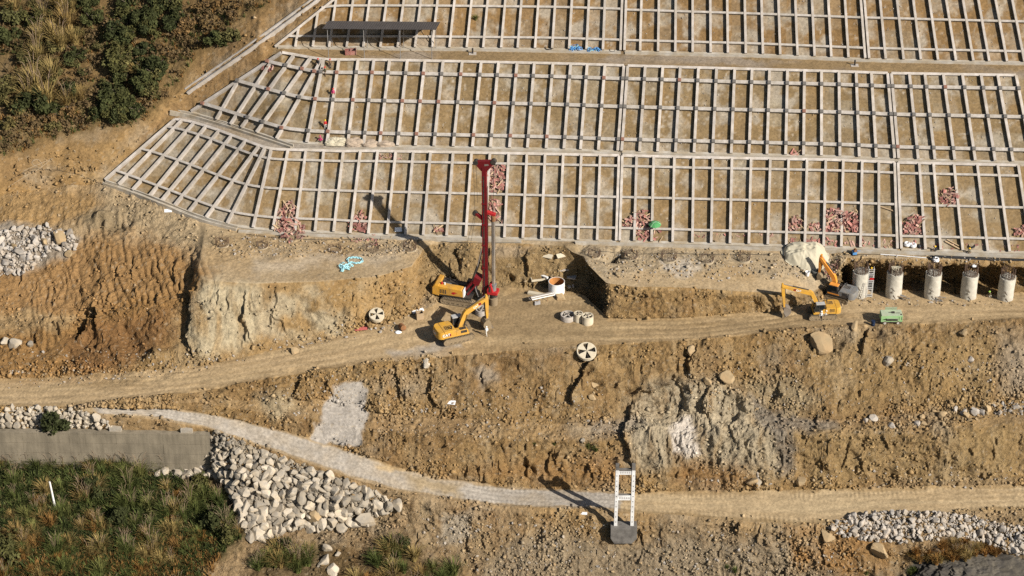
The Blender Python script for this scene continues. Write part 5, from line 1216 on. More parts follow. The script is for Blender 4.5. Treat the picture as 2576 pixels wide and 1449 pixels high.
coil(1540, 128, .45, .04, BPLAS, 'dark cable coil right of the blue heaps on the upper berm', 2)
coil(2051, 690, .55, .16, mat('dull_grey_rubber', (.10, .10, .09), .8, .3, 2), 'stack of grey tyre rings below the tarpaulin heap', 3, cat='tyre stack')
lump('bagged_heap', foot(G(2312, 620), .3), (.35, .3, .4), BPLAS, 'black bag with white top beside a lattice rib', 'bag', 9)
def rope(name, pts, r, m, label, cat, lift=.05, group=None, wig=.0, step=8):
    P, N = trace(pts, step, 1); org = P[0]
    o = MB().tube([(q - org) + Vector((0, random.uniform(-wig, wig), lift)) for q in P], r, 6).build(name, m, None, org, smooth=True)
    return tag(o, label, cat, group)
for k in range(5):
    rope('black_hose', [(2352, 644 + k * 1.1), (2420, 647 + k * 1.6), (2500, 650 + k * 1.8 + (k % 2) * 2), (2576, 653 + k * 1.3), (2680, 656 + k)], .07, HOSE, 'black hose lying along the bank above the bored piles', 'hose', .08 + .03 * k, 'black hoses above the piles')
rope('black_hose', [(2120, 642), (2200, 640), (2280, 646), (2330, 644)], .045, HOSE, 'single thin black hose between blue pump and white coil', 'hose')
rope('white_pipe', [(2215, 641), (2260, 644), (2330, 650)], .06, WPLAS, 'thin white pipe on the earth above the second bored pile', 'pipe', .1)
rope('cable', [(20, 472), (70, 440), (110, 420), (95, 398), (75, 410), (100, 425), (130, 400), (60, 430)], .03, mat('pale_cable', (.42, .34, .24), .9, .1, 2), 'tangled pale cable loops on the bare slope below the trees', 'cable', .06)
rope('cable', [(20, 455), (80, 425), (140, 428), (200, 440), (250, 462)], .03, HOSE, 'thin dark cable crossing the bare slope towards the drain', 'cable', .06)
rope('rope', [(1090, 605), (1130, 610), (1200, 612), (1310, 612)], .035, HOSE, 'dark cable hanging along the left kerb edge of the pit', 'cable', .08)
rope('cable', [(620, 590), (700, 600), (800, 604), (900, 603), (1000, 601)], .035, HOSE, 'dark cable along the kerb on the left platform', 'cable', .06)
rope('cable', [(1500, 632), (1600, 640), (1700, 638), (1800, 642), (1960, 640)], .035, HOSE, 'dark cable along the kerb on the right platform', 'cable', .06)
# pale blue chain
p0 = G(866, 674); root = empty('chain', p0, 0, 'pale blue chain laid in a loop and heap on the platform', 'chain')
LINK = MB().torus(.16, .06, 10, 6, ME((0, 0, 0), (0, 0, 0), (1.4, 1, 1))).mesh('chain_link', CYAN, True)
loop = [(880, 663), (872, 655), (878, 650), (892, 649), (908, 651), (914, 656), (908, 662), (895, 664), (883, 661), (876, 667), (870, 672)]
P, N = trace(loop, 4, 1)
for i, q in enumerate(P):
    d = P[min(i + 1, len(P) - 1)] - P[max(0, i - 1)]
    link('chain_link', LINK, None, root, q - p0 + Vector((0, 0, .12)), (R(90) * (i % 2), 0, math.atan2(d.y, d.x)))
for i in range(46):
    q = G(866 + random.gauss(0, 7), 676 + random.gauss(0, 3.4)); link('chain_link', LINK, None, root, q - p0 + Vector((0, 0, .1 + random.random() * .15)), (random.random() * 3, random.random() * 3, random.random() * 3))
# ---- ladder tower by the first pile
def ladder_tower():
    b = foot(un(2186, 745, -.3), .4, 'min'); root = empty('ladder_tower', b, 0, 'white steel ladder tower between the first two bored piles', 'ladder tower'); H = 5.0 - b.z
    for s in (-1, 1):
        for t in (-1, 1): MB().tube([(s * .42, t * .3, 0), (s * .42, t * .3, H)], .035, 6).build('rail', WHITE, root)
    for i in range(int(H / .33)):
        MB().tube([(-.42, -.3, .25 + i * .33), (.42, -.3, .25 + i * .33)], .024, 6).build('rung', WHITE, root)
        if i % 4 == 0: MB().box(-.44, .44, -.28, .3, .25 + i * .33, .29 + i * .33).build('landing', GALV, root)
    MB().box(-.2, .45, -.34, -.32, H * .62, H * .62 + .35).build('red_banner', REDL, root)
    l = PZ[0][0]
    ld = empty('ladder', (l.x + .55, l.y - 1.95, foot((l.x + .5, l.y - 2.0), .2).z), R(0), 'thin ladder leaning on the first bored pile', 'ladder')
    for s in (-1, 1): MB().tube([(s * .2, 0, 0), (s * .2, .75, 3.0)], .03, 6).build('rail', GALV, ld)
    for i in range(9): MB().tube([(-.2, .08 + i * .078, .3 + i * .31), (.2, .08 + i * .078, .3 + i * .31)], .022, 6).build('rung', GALV, ld)
ladder_tower()
# ---- pipes on a stand, form panels, small site things
b = foot(G(1362, 756), .6); root = empty('pipe_rack', b, R(22), 'rack of long pale pipes in the pit beside the white casing', 'pipe rack')
for s in (-1, 1):
    for t in (-1, 1): MB().tube([(s * .8, t * .45, 0), (s * .8, t * .45, .9)], .04, 6).build('leg', RUST, root)
    MB().tube([(s * .8, -.6, .7), (s * .8, .6, .7)], .04, 6).build('cross_bar', RUST, root)
for i in range(9):
    MB().tube([(-1.9 + random.uniform(-.25, .2), -.42 + (i % 5) * .2, .82 + (i // 5) * .2), (1.8 + random.uniform(-.3, .3), -.42 + (i % 5) * .2, .82 + (i // 5) * .2)], .095, 8).build('pipe', WORN if i % 3 else WHITE, root, smooth=True)
for i in range(4): MB().tube([(-1.5 + .1 * i, -.9 + .25 * i, .12), (-.6 + .1 * i, -.95 + .25 * i, .12)], .1, 8).build('short_pipe', GALV, root)
def slab(px, py, dims, rz, m, label, group=None, tilt=(0, 0), cat='panel', lift=.03, name='form_panel'):
    p, n = G(px, py, True); p = foot(p, .3)
    return thing_box(name, dims, p + Vector((0, 0, lift)), rz, m, label, cat, group, tilt)
WP = 'pale form panels scattered in the pit'
fp = empty('box_form', foot(G(1356, 706), .4) + Vector((0, 0, .05)), R(12), 'open white box form lying beside the white casing', 'form', WP)
for a in ((-1.3, 1.3, -.5, -.38, 0, .35), (-1.3, 1.3, .38, .5, 0, .35), (-1.3, -1.18, -.38, .38, 0, .35), (1.18, 1.3, -.38, .38, 0, .35)): MB().box(*a).build('side_board', CREAM, fp)
MB().box(-1.18, 1.18, -.38, .38, 0, .06).build('bottom_board', MUD, fp)
slab(1368, 696, (1.5, .4, .25), R(-38), WHITE, 'short white beam touching the open box form', WP)
slab(1375, 645, (1.9, .75, .15), R(-22), CREAM, 'cream panel high on the pit wall, left of its pair', WP, (R(30), 0))
slab(1416, 643, (2.1, .75, .15), R(24), CREAM, 'cream panel high on the pit wall, right of its pair', WP, (R(30), 0))
slab(1417, 683, (1.7, .45, .15), R(10), CONC, 'narrow grey slab highest in the shadow of the pit side', WP)
slab(1441, 700, (1.1, 1.5, .15), R(-12), CONC, 'broad grey slab lying in the shadow of the pit side', WP)
slab(1430, 697, (.55, 1.0, .15), R(4), CONC, 'small grey slab next to the broad slab in shadow', WP)
slab(1432, 721, (.5, 1.1, .15), R(4), CONC, 'grey slab low in the shadow of the pit side', WP)
slab(1441, 719, (.25, 1.3, .12), R(5), CONC, 'thin grey bar low in the shadow of the pit side', WP)
slab(1347, 741, (2.4, .7, .3), R(-18), CREAM, 'cream slotted beam behind the pipe rack', WP)
slab(908, 825, (1.9, 1.1, .05), R(10), mat('red_sheet', (.40, .10, .09), .8, .15, 1), 'flat red sheet on the ground left of the tilted lid', None, (R(14), 0))
slab(1133, 1013, (1.6, .9, .04), R(-12), WPLAS, 'white sheet lying on the bank below the road', None, (R(20), 0), 'sheet')
slab(1050, 780, (1.9, 1.0, .05), R(25), WPLAS, 'white sheets lying on the bank behind the wooden crate', None, (R(18), 0), 'sheet')
slab(423, 529, (1.2, .9, .05), R(5), WPLAS, 'white sheet lying at the outer edge of the stepped drain', None, (R(20), 0), 'sheet')
slab(1002, 578, (1.1, .7, .05), R(3), WPLAS, 'white sheet leaning in a cell of the lowest tier', None, (R(45), 0), 'sheet')
slab(1625, 1293, (1.4, .5, .05), R(-5), WPLAS, 'white scrap on the rough ground by the pylon footing', None, (R(10), 0), 'sheet') if False else slab(1466, 1292, (1.3, .5, .05), R(-5), WPLAS, 'white scrap beside the track left of the pylon', None, (R(10), 0), 'sheet')
b = foot(G(1056, 800), .4); cr = empty('wooden_crate', b, R(14), 'brown wooden crate full of scrap at the foot of the bank', 'crate')
for a in ((-.55, .55, -.5, -.42, 0, 1.1), (-.55, .55, .42, .5, 0, 1.1), (-.55, -.47, -.42, .42, 0, 1.1), (.47, .55, -.42, .42, 0, 1.1)): MB().box(*a).build('side_board', WOOD, cr)
MB().box(-.47, .47, -.42, .42, 0, .6).build('scrap_fill', RUST, cr)
b = foot(G(1008, 824), .3); o = MB().lathe([(0, 0), (.42, 0), (.45, .3), (.43, .32), (.45, .7), (.43, .72), (.45, 1.2), (.36, 1.25), (0, 1.22)], 18).build('rusty_barrel', RUST, None, b + Vector((0, 0, .42)), (R(80), 0, R(25)), smooth=True)
tag(o, 'rusty barrel lying on its side by the road near the excavator', 'barrel')
lump('scrap_bag', foot(G(1001, 836), .3), (.55, .4, .25), WPLAS, 'white and pale blue sack of scrap below the rusty barrel', 'bag', 14)
o = lathe_thing('white_bucket', [(0, 0), (.26, 0), (.36, .72), (.39, .72), (.39, .76), (.33, .76), (.24, .06), (0, .06)], foot(G(2031, 693), .3), WPLAS, 'white bucket in front of the tarpaulin heap', 'bucket')
pm = empty('pump', foot(G(2149, 640), .4), R(10), 'small blue pump with orange drum at the kerb by the first pile', 'pump')
MB().box(-.35, .35, -.3, .3, .1, .75).build('housing', BLUE, pm, bevel=.04); MB().lathe([(.25, 0), (.25, .5), (0, .5)], 12, ME((0, -.1, 1.0), (R(90), 0, 0))).build('motor', RUST, pm); MB().box(-.45, .45, -.4, .4, 0, .1).build('skid', BLK, pm); MB().tube([(.35, 0, .6), (.9, -.1, .65)], .05, 6).build('outlet', BLUE, pm)
for (px, py), lab in (((1189, 130), 'dark steel post in a concrete pad on the upper berm'), ((2150, 160), 'dark steel post in a concrete pad on the muddy end of the upper berm')):
    q = foot(G(px, py + 5), .3); root = empty('survey_post', q, 0, lab, 'post', 'survey posts on the upper berm')
    MB().lathe([(.14, 0), (.14, .95), (.1, 1.0), (0, 1.0)], 12).build('post', BLK, root); MB().box(-.6, .6, -.45, .45, -.1, .06).build('pad', CONC, root)
for (px, py, n, lab) in ((1449, 126, 26, 'tangled heap of blue hose at the foot of the top tier'), (1491, 130, 16, 'smaller heap of blue hose on the upper berm')):
    q = foot(G(px, py), .4); root = empty('blue_hose_heap', q, 0, lab, 'hose heap', 'blue hose heaps')
    for i in range(n):
        MB().torus(random.uniform(.2, .4), .045, 12, 5, ME((random.gauss(0, .55), random.gauss(0, .28), .15 + random.random() * .4), (random.uniform(-.9, .9), random.uniform(-.9, .9), 0))).build('loop', BLUE if i % 4 else CYAN, root)
tb = empty('red_tub', foot(G(882, 135), .4), R(8), 'red steel mortar tub under the shelter', 'tub')
for a in ((-.9, .9, -.5, -.44, 0, .7), (-.9, .9, .44, .5, 0, .7), (-.9, -.84, -.44, .44, 0, .7), (.84, .9, -.44, .44, 0, .9)): MB().box(*a).build('side', BOARDR, tb)
MB().box(-.84, .84, -.44, .44, 0, .08).build('bottom', BOARDR, tb)
for (px, py, rz, ln, lab) in ((2217, 150, 60, 1.9, 'pair of planks leaning together at the right end of the upper berm'), (2170, 152, 75, 1.5, 'planks leaning next to a survey post')):
    q = foot(G(px, py), .3); root = empty('leaning_planks', q, R(rz), lab, 'planks', 'planks on the upper berm')
    for i in range(3): MB().box(0, ln, -.3 + i * .2, -.14 + i * .2, 0, .05, ME((0, 0, .0), (0, R(-38 + i * 5), R(i * 6)))).build('plank', WOOD, root)
q = foot(G(1802, 594), .3); root = empty('timber_bundle', q, R(70), 'bundle of brown timber leaning at the foot of the lowest tier', 'timber')
for i in range(6): MB().box(-.9, .9, -.4 + i * .15, -.29 + i * .15, .02 + .02 * i, .12 + .02 * i, ME((0, 0, 0), (0, R(-30), 0))).build('plank', WOOD, root)
for (a, b_, r, lab) in (((2377, 610), (2414, 630), .13, 'pale wooden pole lying across cells of the lowest tier'), ((2382, 606), (2412, 622), .09, 'darker pole next to the pale wooden pole'), ((2212, 522), (2250, 535), .12, 'timber lying on a beam beside the last expansion joint')):
    A, B = G(*a), G(*b_); o = MB().tube([(0, 0, .25), (B - A) + Vector((0, 0, .25))], r, 8).build('timber_pole', WOOD, None, A); tag(o, lab, 'pole', 'poles on the lowest tier')
# scrap timber at the pile feet
for (px, py, lab) in ((2262, 750, 'heap of brown poles at the foot of the second pile'), (2352, 752, 'heap of pale trestle timber at the foot of the third pile')):
    q = foot(G(px, py), .5); root = empty('pole_heap', q, 0, lab, 'timber heap', 'timber heaps by the piles')
    for i in range(10):
        a = R(-25 + random.uniform(-18, 18)); c = Vector((random.uniform(-.4, .4), random.uniform(-.5, .5), .12 + .06 * i)); d = Vector((math.cos(a), math.sin(a), random.uniform(-.12, .05))) * random.uniform(.8, 1.5)
        MB().tube([c - d, c + d], .06, 6).build('pole', WOOD if i % 3 else GALV, root)
# sand heaps and cloth on the lower berm
lump('sand_heap', foot(G(893, 362), .5) , (1.7, .9, .9), SAND, 'pinkish sand heap against a rib on the lower berm', 'sand heap', 21, group='sand heaps on the lower berm', amp_=.5, sub_=4, rug=.04)
lump('sand_heap', foot(G(930, 364), .5), (1.5, .8, .7), SAND, 'pinkish sand heap second from the cream cloth', 'sand heap', 22, group='sand heaps on the lower berm', amp_=.5, sub_=4, rug=.04)
lump('sand_heap', foot(G(970, 365), .5), (1.6, .7, .6), SAND, 'pinkish sand heap farthest from the cream cloth', 'sand heap', 23, group='sand heaps on the lower berm', amp_=.5, sub_=4, rug=.04)
lump('cloth_heap', foot(G(846, 360), .5), (1.7, .75, .8), TARP, 'crumpled cream cloth heap beside the sand on the lower berm', 'cloth', 24, amp_=.5, sub_=4, rug=.14)
ro = lump('dark_outcrop', foot(G(2440, 1445), 1.5) - Vector((0, 0, 1.0)), (9.5, 6.0, 3.6), ROCKD, 'dark shale outcrop topped with dry brush in the foreground', 'rock', 33, amp_=.35, flat=False, sub_=6, rug=.10)
bpy.context.view_layer.update(); _dg = bpy.context.evaluated_depsgraph_get()
_oe = ro.evaluated_get(_dg).to_mesh(); BV.append(BVHTree.FromPolygons([tuple(ro.matrix_world @ v.co) for v in _oe.vertices], [tuple(p.vertices) for p in _oe.polygons]))
# ================================================================== rocks
def rock_mesh(seed, m, n=22, sq=(1, .8, .65)):
    rnd = random.Random(seed); bm = bmesh.new()
    for _ in range(n):
        v = Vector((rnd.gauss(0, 1), rnd.gauss(0, 1), rnd.gauss(0, 1))).normalized() * rnd.uniform(.78, 1.08)
        v = Vector((max(-.82, min(.82, v.x)), max(-.85, min(.85, v.y)), max(-.8, min(.8, v.z))))
        bm.verts.new((v.x * sq[0], v.y * sq[1], v.z * sq[2]))
    r = bmesh.ops.convex_hull(bm, input=bm.verts)
    bmesh.ops.delete(bm, geom=[v for v in bm.verts if not v.link_faces], context='VERTS')
    me = bpy.data.meshes.new('boulder'); bm.to_mesh(me); bm.free(); me.materials.append(m)
    return me
def rock_fine(seed, m, sq=(1, .8, .65)):
    rnd = random.Random(seed); bm = bmesh.new(); bmesh.ops.create_icosphere(bm, subdivisions=3, radius=1)
    pl = [(Vector((rnd.gauss(0, 1), rnd.gauss(0, 1), rnd.gauss(0, 1))).normalized(), rnd.uniform(.48, .80)) for _ in range(16)]
    V = np.array([v.co[:] for v in bm.verts]); nn = fbm(V[:, 0] * 2 + seed, V[:, 1] * 2, V[:, 2] * 2, 3, seed)
    for v, a in zip(bm.verts, nn):
        for n_, d_ in pl:
            e = v.co.dot(n_) - d_
            if e > 0: v.co -= n_ * e * .985
        v.co *= 1.32 + .07 * float(a); v.co.x *= sq[0]; v.co.y *= sq[1]; v.co.z *= sq[2]
    me = bpy.data.meshes.new('boulder'); bm.to_mesh(me); bm.free(); me.materials.append(m)
    me.polygons.foreach_set('use_smooth', [True] * len(me.polygons))
    try: me.set_sharp_from_angle(angle=R(13))
    except Exception: pass
    return me
RW = [rock_mesh(s, ROCKW, 24, (1, random.uniform(.7, .95), random.uniform(.6, .85))) for s in range(8)]
RGY = [rock_mesh(20 + s, ROCKG, 18, (1, random.uniform(.65, .95), random.uniform(.5, .8))) for s in range(7)]
RO = [rock_mesh(40 + s, ROCKO, 20, (1, random.uniform(.65, .95), random.uniform(.5, .8))) for s in range(6)]
FINE = {}
for ms, mm in ((RW, ROCKW), (RGY, ROCKG), (RO, ROCKO)):
    for k_, q_ in enumerate(ms): FINE[q_.name] = rock_fine(100 + len(FINE), mm, (1, random.uniform(.7, .95), random.uniform(.6, .85)))
def inpoly(x, y, pts):
    c = False; n = len(pts)
    for i in range(n):
        (ax, ay), (bx, by) = pts[i], pts[(i + 1) % n]
        if (ay > y) != (by > y) and x < (bx - ax) * (y - ay) / (by - ay) + ax: c = not c
    return c
def rand_in(pts, rnd):
    xs = [p[0] for p in pts]; ys = [p[1] for p in pts]
    while True:
        x, y = rnd.uniform(min(xs), max(xs)), rnd.uniform(min(ys), max(ys))
        if inpoly(x, y, pts): return x, y
class Stuff:
    def __init__(s): s.V = []; s.F = []; s.n = 0; s.C = []
    def put(s, me, M):
        if not hasattr(s, 'cache'): s.cache = {}
        if me.name not in s.cache:
            s.cache[me.name] = (np.array([v.co[:] for v in me.vertices]), [tuple(p.vertices) for p in me.polygons])
        v, f = s.cache[me.name]; A = np.array(M)
        s.V.append(v @ A[:3, :3].T + A[:3, 3]); s.F += [tuple(i + s.n for i in q) for q in f]; s.n += len(v)
    def build(s, name, m, label, cat):
        me = bpy.data.meshes.new(name); me.from_pydata(np.concatenate(s.V).tolist(), [], s.F); me.materials.append(m)
        o = link(name, me); o['kind'] = 'stuff'; tag(o, label, cat); return o
def rocks(pts, n, smin, smax, meshes, n_ind, label, group, stuff_label, m, seed, pw=2.2, sink=.25, bias=None, lift=0.0, name='boulder', stuff_name='rubble'):
    rnd = random.Random(seed); items = []
    for _ in range(n):
        x, y = rand_in(pts, rnd); s = smin + (smax - smin) * rnd.random() ** pw
        if bias: s *= bias(x, y)
        items.append((s, x, y))
    items.sort(reverse=True)
    st = Stuff()
    placed = []; cnt = 0
    for i, (s, x, y) in enumerate(items):
        p, nn = G(x, y, True)
        if s > .35:
            if any((p - q).length < (s + t) * .5 for q, t in placed): continue
            placed.append((p, s))
        e = Euler((rnd.uniform(-.9, .9), rnd.uniform(-.9, .9), rnd.uniform(0, 6.3)))
        loc = p + nn * (s * (.5 - sink) + lift * rnd.random())
        if cnt < n_ind:
            cnt += 1
            o = link(name, FINE[rnd.choice(meshes).name], None, None, loc, e); o.scale = (s, s * rnd.uniform(.6, 1.1), s * rnd.uniform(.65, 1.1)); tag(o, label, 'boulder', group)
        else: st.put(rnd.choice(meshes), Matrix.LocRotScale(loc, e, Vector((s, s * rnd.uniform(.8, 1.1), s))))
    if st.n: st.build(stuff_name, m, stuff_label, 'rubble')
WHP = [(528, 1092), (545, 1085), (590, 1100), (640, 1125), (720, 1158), (800, 1180), (880, 1215), (950, 1240), (1010, 1270), (985, 1285), (950, 1290), (930, 1325), (880, 1322), (800, 1330), (740, 1332), (690, 1345), (635, 1362), (612, 1330), (605, 1300), (580, 1240), (555, 1200), (500, 1205), (420, 1205), (385, 1185), (470, 1172), (522, 1160)]
rocks(WHP, 7500, .12, .95, RW, 190, 'pale limestone boulder in the big heap below the grey track', 'boulders of the big pale heap', 'smaller pale stones filling the big boulder heap', ROCKW, 1, pw=2.6, bias=lambda x, y: .62 + .5 * min(1, max(0, (y - 1100) / 140)), lift=.25, stuff_name='limestone_rubble')
rocks([(-60, 1022), (60, 1024), (200, 1032), (282, 1062), (280, 1075), (150, 1076), (-60, 1074)], 620, .22, .75, RW, 22, 'pale stone in the rubble strip behind the retaining wall', 'stones of the rubble strip', 'pale rubble strip between the road and the retaining wall', ROCKW, 2, lift=.3, stuff_name='strip_rubble')
rocks([(-60, 590), (40, 575), (110, 566), (165, 580), (200, 605), (190, 635), (130, 630), (70, 690), (-60, 700)], 900, .2, .8, RGY, 18, 'grey stone on the rubble heap beside the orange ramp', 'stones of the grey rubble heap', 'grey rubble heap on the left edge of the orange ramp', ROCKG, 3, pw=3.0, lift=.2, stuff_name='grey_rubble')
for x, y, s in ((150, 604, 1.5), (112, 612, .95), (173, 640, .9), (35, 620, .7)):
    p = G(x, y); o = link('boulder', FINE[random.choice(RO).name], None, None, p + Vector((0, 0, s * .3)), (.3, .2, random.random() * 6)); o.scale = (s * .75,) * 3; tag(o, 'ochre boulder resting on top of the grey rubble heap', 'boulder', 'ochre boulders on the grey heap')
rocks([(2075, 1325), (2120, 1305), (2200, 1292), (2260, 1287), (2380, 1290), (2440, 1300), (2520, 1318), (2600, 1330), (2640, 1390), (2560, 1395), (2500, 1372), (2400, 1350), (2300, 1365), (2200, 1362), (2130, 1352)], 2200, .13, .68, RGY, 30, 'grey stone in the rubble heap beside the end of the lower track', 'stones of the right rubble heap', 'grey rubble heap beside the right end of the lower track', ROCKG, 4, pw=2.4, lift=.3, stuff_name='heap_rubble')
rocks([(2120, 1060), (2200, 1050), (2330, 1045), (2440, 1020), (2576, 1005), (2640, 1000), (2640, 1035), (2500, 1050), (2330, 1075), (2180, 1080)], 240, .18, .75, RO + RGY, 20, 'stone on the earth bench halfway up the right bank', 'stones on the bench', 'small stones along the earth bench', ROCKO, 5, pw=3)
rocks([(2490, 1020), (2640, 990), (2640, 1040), (2500, 1045)], 90, .2, .6, RGY, 0, '', '', 'grey stones at the far end of the earth bench', ROCKG, 55, pw=2, stuff_name='bench_rubble')
# loose stones over the earth banks
LS = [([(950, 1000), (1500, 960), (1580, 1100), (1250, 1110), (950, 1100)], 520), ([(1600, 960), (1900, 900), (2560, 860), (2560, 1000), (2200, 1040), (1700, 1050)], 380), ([(20, 880), (460, 880), (640, 900), (560, 930), (200, 970), (20, 980)], 330), ([(1050, 1290), (1550, 1310), (1550, 1440), (1200, 1440), (1050, 1350)], 500), ([(1620, 1330), (2080, 1340), (2240, 1440), (1600, 1445)], 420), ([(650, 960), (850, 930), (960, 920), (780, 1060), (640, 1030)], 160), ([(640, 860), (1000, 790), (1080, 760), (1000, 830), (700, 890)], 180), ([(1440, 640), (2000, 650), (2060, 700), (1600, 715), (1480, 690)], 240), ([(520, 600), (1050, 605), (1050, 640), (560, 650)], 200), ([(1750, 1180), (2560, 1170), (2560, 1230), (1700, 1230)], 260), ([(600, 590), (1060, 600), (1050, 640), (560, 650)], 260), ([(1440, 625), (1990, 640), (2060, 700), (1520, 700)], 320), ([(2080, 640), (2570, 650), (2570, 665), (2080, 660)], 160), ([(2100, 752), (2570, 760), (2570, 772), (2100, 770)], 120)]
st1, st2 = Stuff(), Stuff(); rnd = random.Random(99)
for pts, n in LS:
    for _ in range(n):
        x, y = rand_in(pts, rnd); p, nn = G(x, y, True); s = .09 + .26 * rnd.random() ** 3.2
        t = st2 if rnd.random() < .4 else st1
        t.put(rnd.choice(RGY if t is st2 else RO), Matrix.LocRotScale(p + nn * s * .3, Euler((rnd.random() * 6, rnd.random() * 6, 0)), Vector((s, s, s))))
cells = [(p, pan) for p in ()]
for _ in range(2600):
    y = rnd.choice((rnd.uniform(400, 600), rnd.uniform(180, 370), rnd.uniform(0, 120))); x = rnd.uniform(850, 2570); p, nn = G(x, y, True); s = .045 + .13 * rnd.random() ** 2.5
    (st2 if rnd.random() < .75 else st1).put(rnd.choice(RGY), Matrix.LocRotScale(p + nn * s * .3, Euler((rnd.random() * 6, rnd.random() * 6, 0)), Vector((s, s, s))))
st1.build('loose_stones', ROCKO, 'small ochre stones strewn over the earth banks', 'stones'); st2.build('loose_grey_stones', ROCKG, 'small grey stones strewn over banks and lattice cells', 'stones')
BG = [(40, 866, 1.5, RW, 'large pale boulder at the left foot of the orange ramp'), (12, 860, 1.1, RW, 'pale boulder next to the largest one at the ramp foot'), (75, 868, .8, RW, 'smaller pale boulder right of the largest one at the ramp foot'),
      (1072, 912, 1.05, RW, 'pale boulder at the road edge opposite the large yellow excavator'), (1411, 750, 1.1, RO, 'tan boulder beside the white casing in the pit'), (2060, 866, 2.2, RO, 'big ochre slab of rock stuck in the bank below the yellow excavator'),
      (1740, 882, 1.2, RO, 'ochre boulder on the bank above the clay knob'), (2234, 905, 1.1, RW, 'lone white boulder on the bank below the green compressor'), (2424, 838, .9, RO, 'ochre boulder high on the right bank below the road'),
      (1827, 944, 1.5, RO, 'ochre boulder on the rim of the clay knob'), (1780, 960, 1.0, RO, 'ochre boulder in the gully above the clay knob'), (1492, 972, 1.1, RO, 'ochre boulder below the large spoked lid'), (1487, 1000, .7, RO, 'small ochre boulder in the gully below the spoked lid'),
      (2150, 822, 1.0, RO, 'ochre boulder at the road edge left of the green compressor'), (2080, 1350, 1.3, RO, 'ochre block below the right part of the track'), (2212, 1382, 1.9, RO, 'tall ochre block against the dark outcrop'), (2010, 1212, 1.4, RO, 'tan boulder at the bank foot by the lower track'), (1893, 1212, 1.2, RO, 'tan boulder beside its neighbour at the bank foot'), (1905, 1215, .9, RW, 'pale boulder wedged at the bank foot'),
      (947, 1268, 1.5, RW, 'large pale boulder standing at the right end of the big heap'), (915, 1305, 1.9, RW, 'long pale slab at the lower right corner of the big heap'), (795, 1292, 1.9, RO, 'biggest tan boulder low in the big heap'), (818, 1412, 1.3, RW, 'pale boulder in the gully below the big heap'), (838, 1432, 1.2, RW, 'pale boulder lowest in the gully below the big heap'), (822, 1378, .9, RW, 'pale boulder highest in the gully below the big heap'), (850, 1395, .7, RW, 'small pale boulder in the gully below the big heap'),
      (1465, 1110, .6, RW, 'small white boulder on the bench left of the clay knob'), (2440, 905, .8, RGY, 'grey boulder on the right bank'), (830, 850, .7, RO, 'tan boulder left at the bank foot above the road'), (740, 885, .8, RO, 'ochre boulder beside the pale crumbling rock at the bank foot'), (480, 880, .6, RO, 'ochre boulder under the grey cliff')]
for k, (x, y, s, ms, lab) in enumerate(BG):
    p, nn = G(x, y, True); o = link('boulder', FINE[ms[k % len(ms)].name], None, None, p + nn * s * .12, (.2 * (k % 3), .25 * (k % 4), k * 1.3)); o.scale = (s * .85, s * .75, s * .8); tag(o, lab, 'boulder')
# ================================================================== vegetation
def leaf_mat(name, c1, c2, c3, rough=.8):
    m = bpy.data.materials.new(name); m.use_nodes = True; n = m.node_tree.nodes; l = m.node_tree.links
    b = n['Principled BSDF']; b.inputs['Roughness'].default_value = rough; b.inputs['Specular IOR Level'].default_value = .15
    oi = n.new('ShaderNodeObjectInfo'); cr = n.new('ShaderNodeValToRGB')
    cr.color_ramp.elements[0].color = c1 + (1,); cr.color_ramp.elements[1].color = c3 + (1,); e = cr.color_ramp.elements.new(.55); e.color = c2 + (1,)
    l.new(oi.outputs['Random'], cr.inputs['Fac'])
    tc = n.new('ShaderNodeTexCoord'); ns = n.new('ShaderNodeTexNoise'); ns.inputs['Scale'].default_value = 1.6; ns.inputs['Detail'].default_value = 4
    l.new(tc.outputs['Object'], ns.inputs['Vector'])
    mr = n.new('ShaderNodeMapRange'); mr.inputs[1].default_value = .3; mr.inputs[2].default_value = .7; mr.inputs[3].default_value = .6; mr.inputs[4].default_value = 1.45
    l.new(ns.outputs['Fac'], mr.inputs[0])
    mx = n.new('ShaderNodeMix'); mx.data_type = 'RGBA'; mx.blend_type = 'MULTIPLY'; mx.inputs[0].default_value = 1
    l.new(cr.outputs[0], mx.inputs[6]); l.new(mr.outputs[0], mx.inputs[7]); l.new(mx.outputs[2], b.inputs['Base Color'])
    return m
LEAF_D = leaf_mat('dark_foliage', (.036, .042, .015), (.055, .060, .02), (.085, .080, .026))
LEAF_L = leaf_mat('olive_foliage', (.085, .083, .03), (.115, .10, .036), (.15, .11, .04))
LEAF_B = leaf_mat('brown_brush', (.15, .095, .042), (.19, .115, .045), (.12, .09, .04))
GR_G = leaf_mat('green_grass', (.085, .105, .028), (.125, .14, .04), (.17, .165, .05))
GR_S = leaf_mat('straw_grass', (.27, .20, .075), (.36, .26, .095), (.24, .155, .055))
GR_O = leaf_mat('rust_grass', (.26, .125, .035), (.33, .165, .045), (.21, .12, .04))
PLUME = mat('grass_plume', (.24, .17, .11), .9, .15, 2)
BARK = mat('bark', (.13, .10, .075), .95, .2, 3)
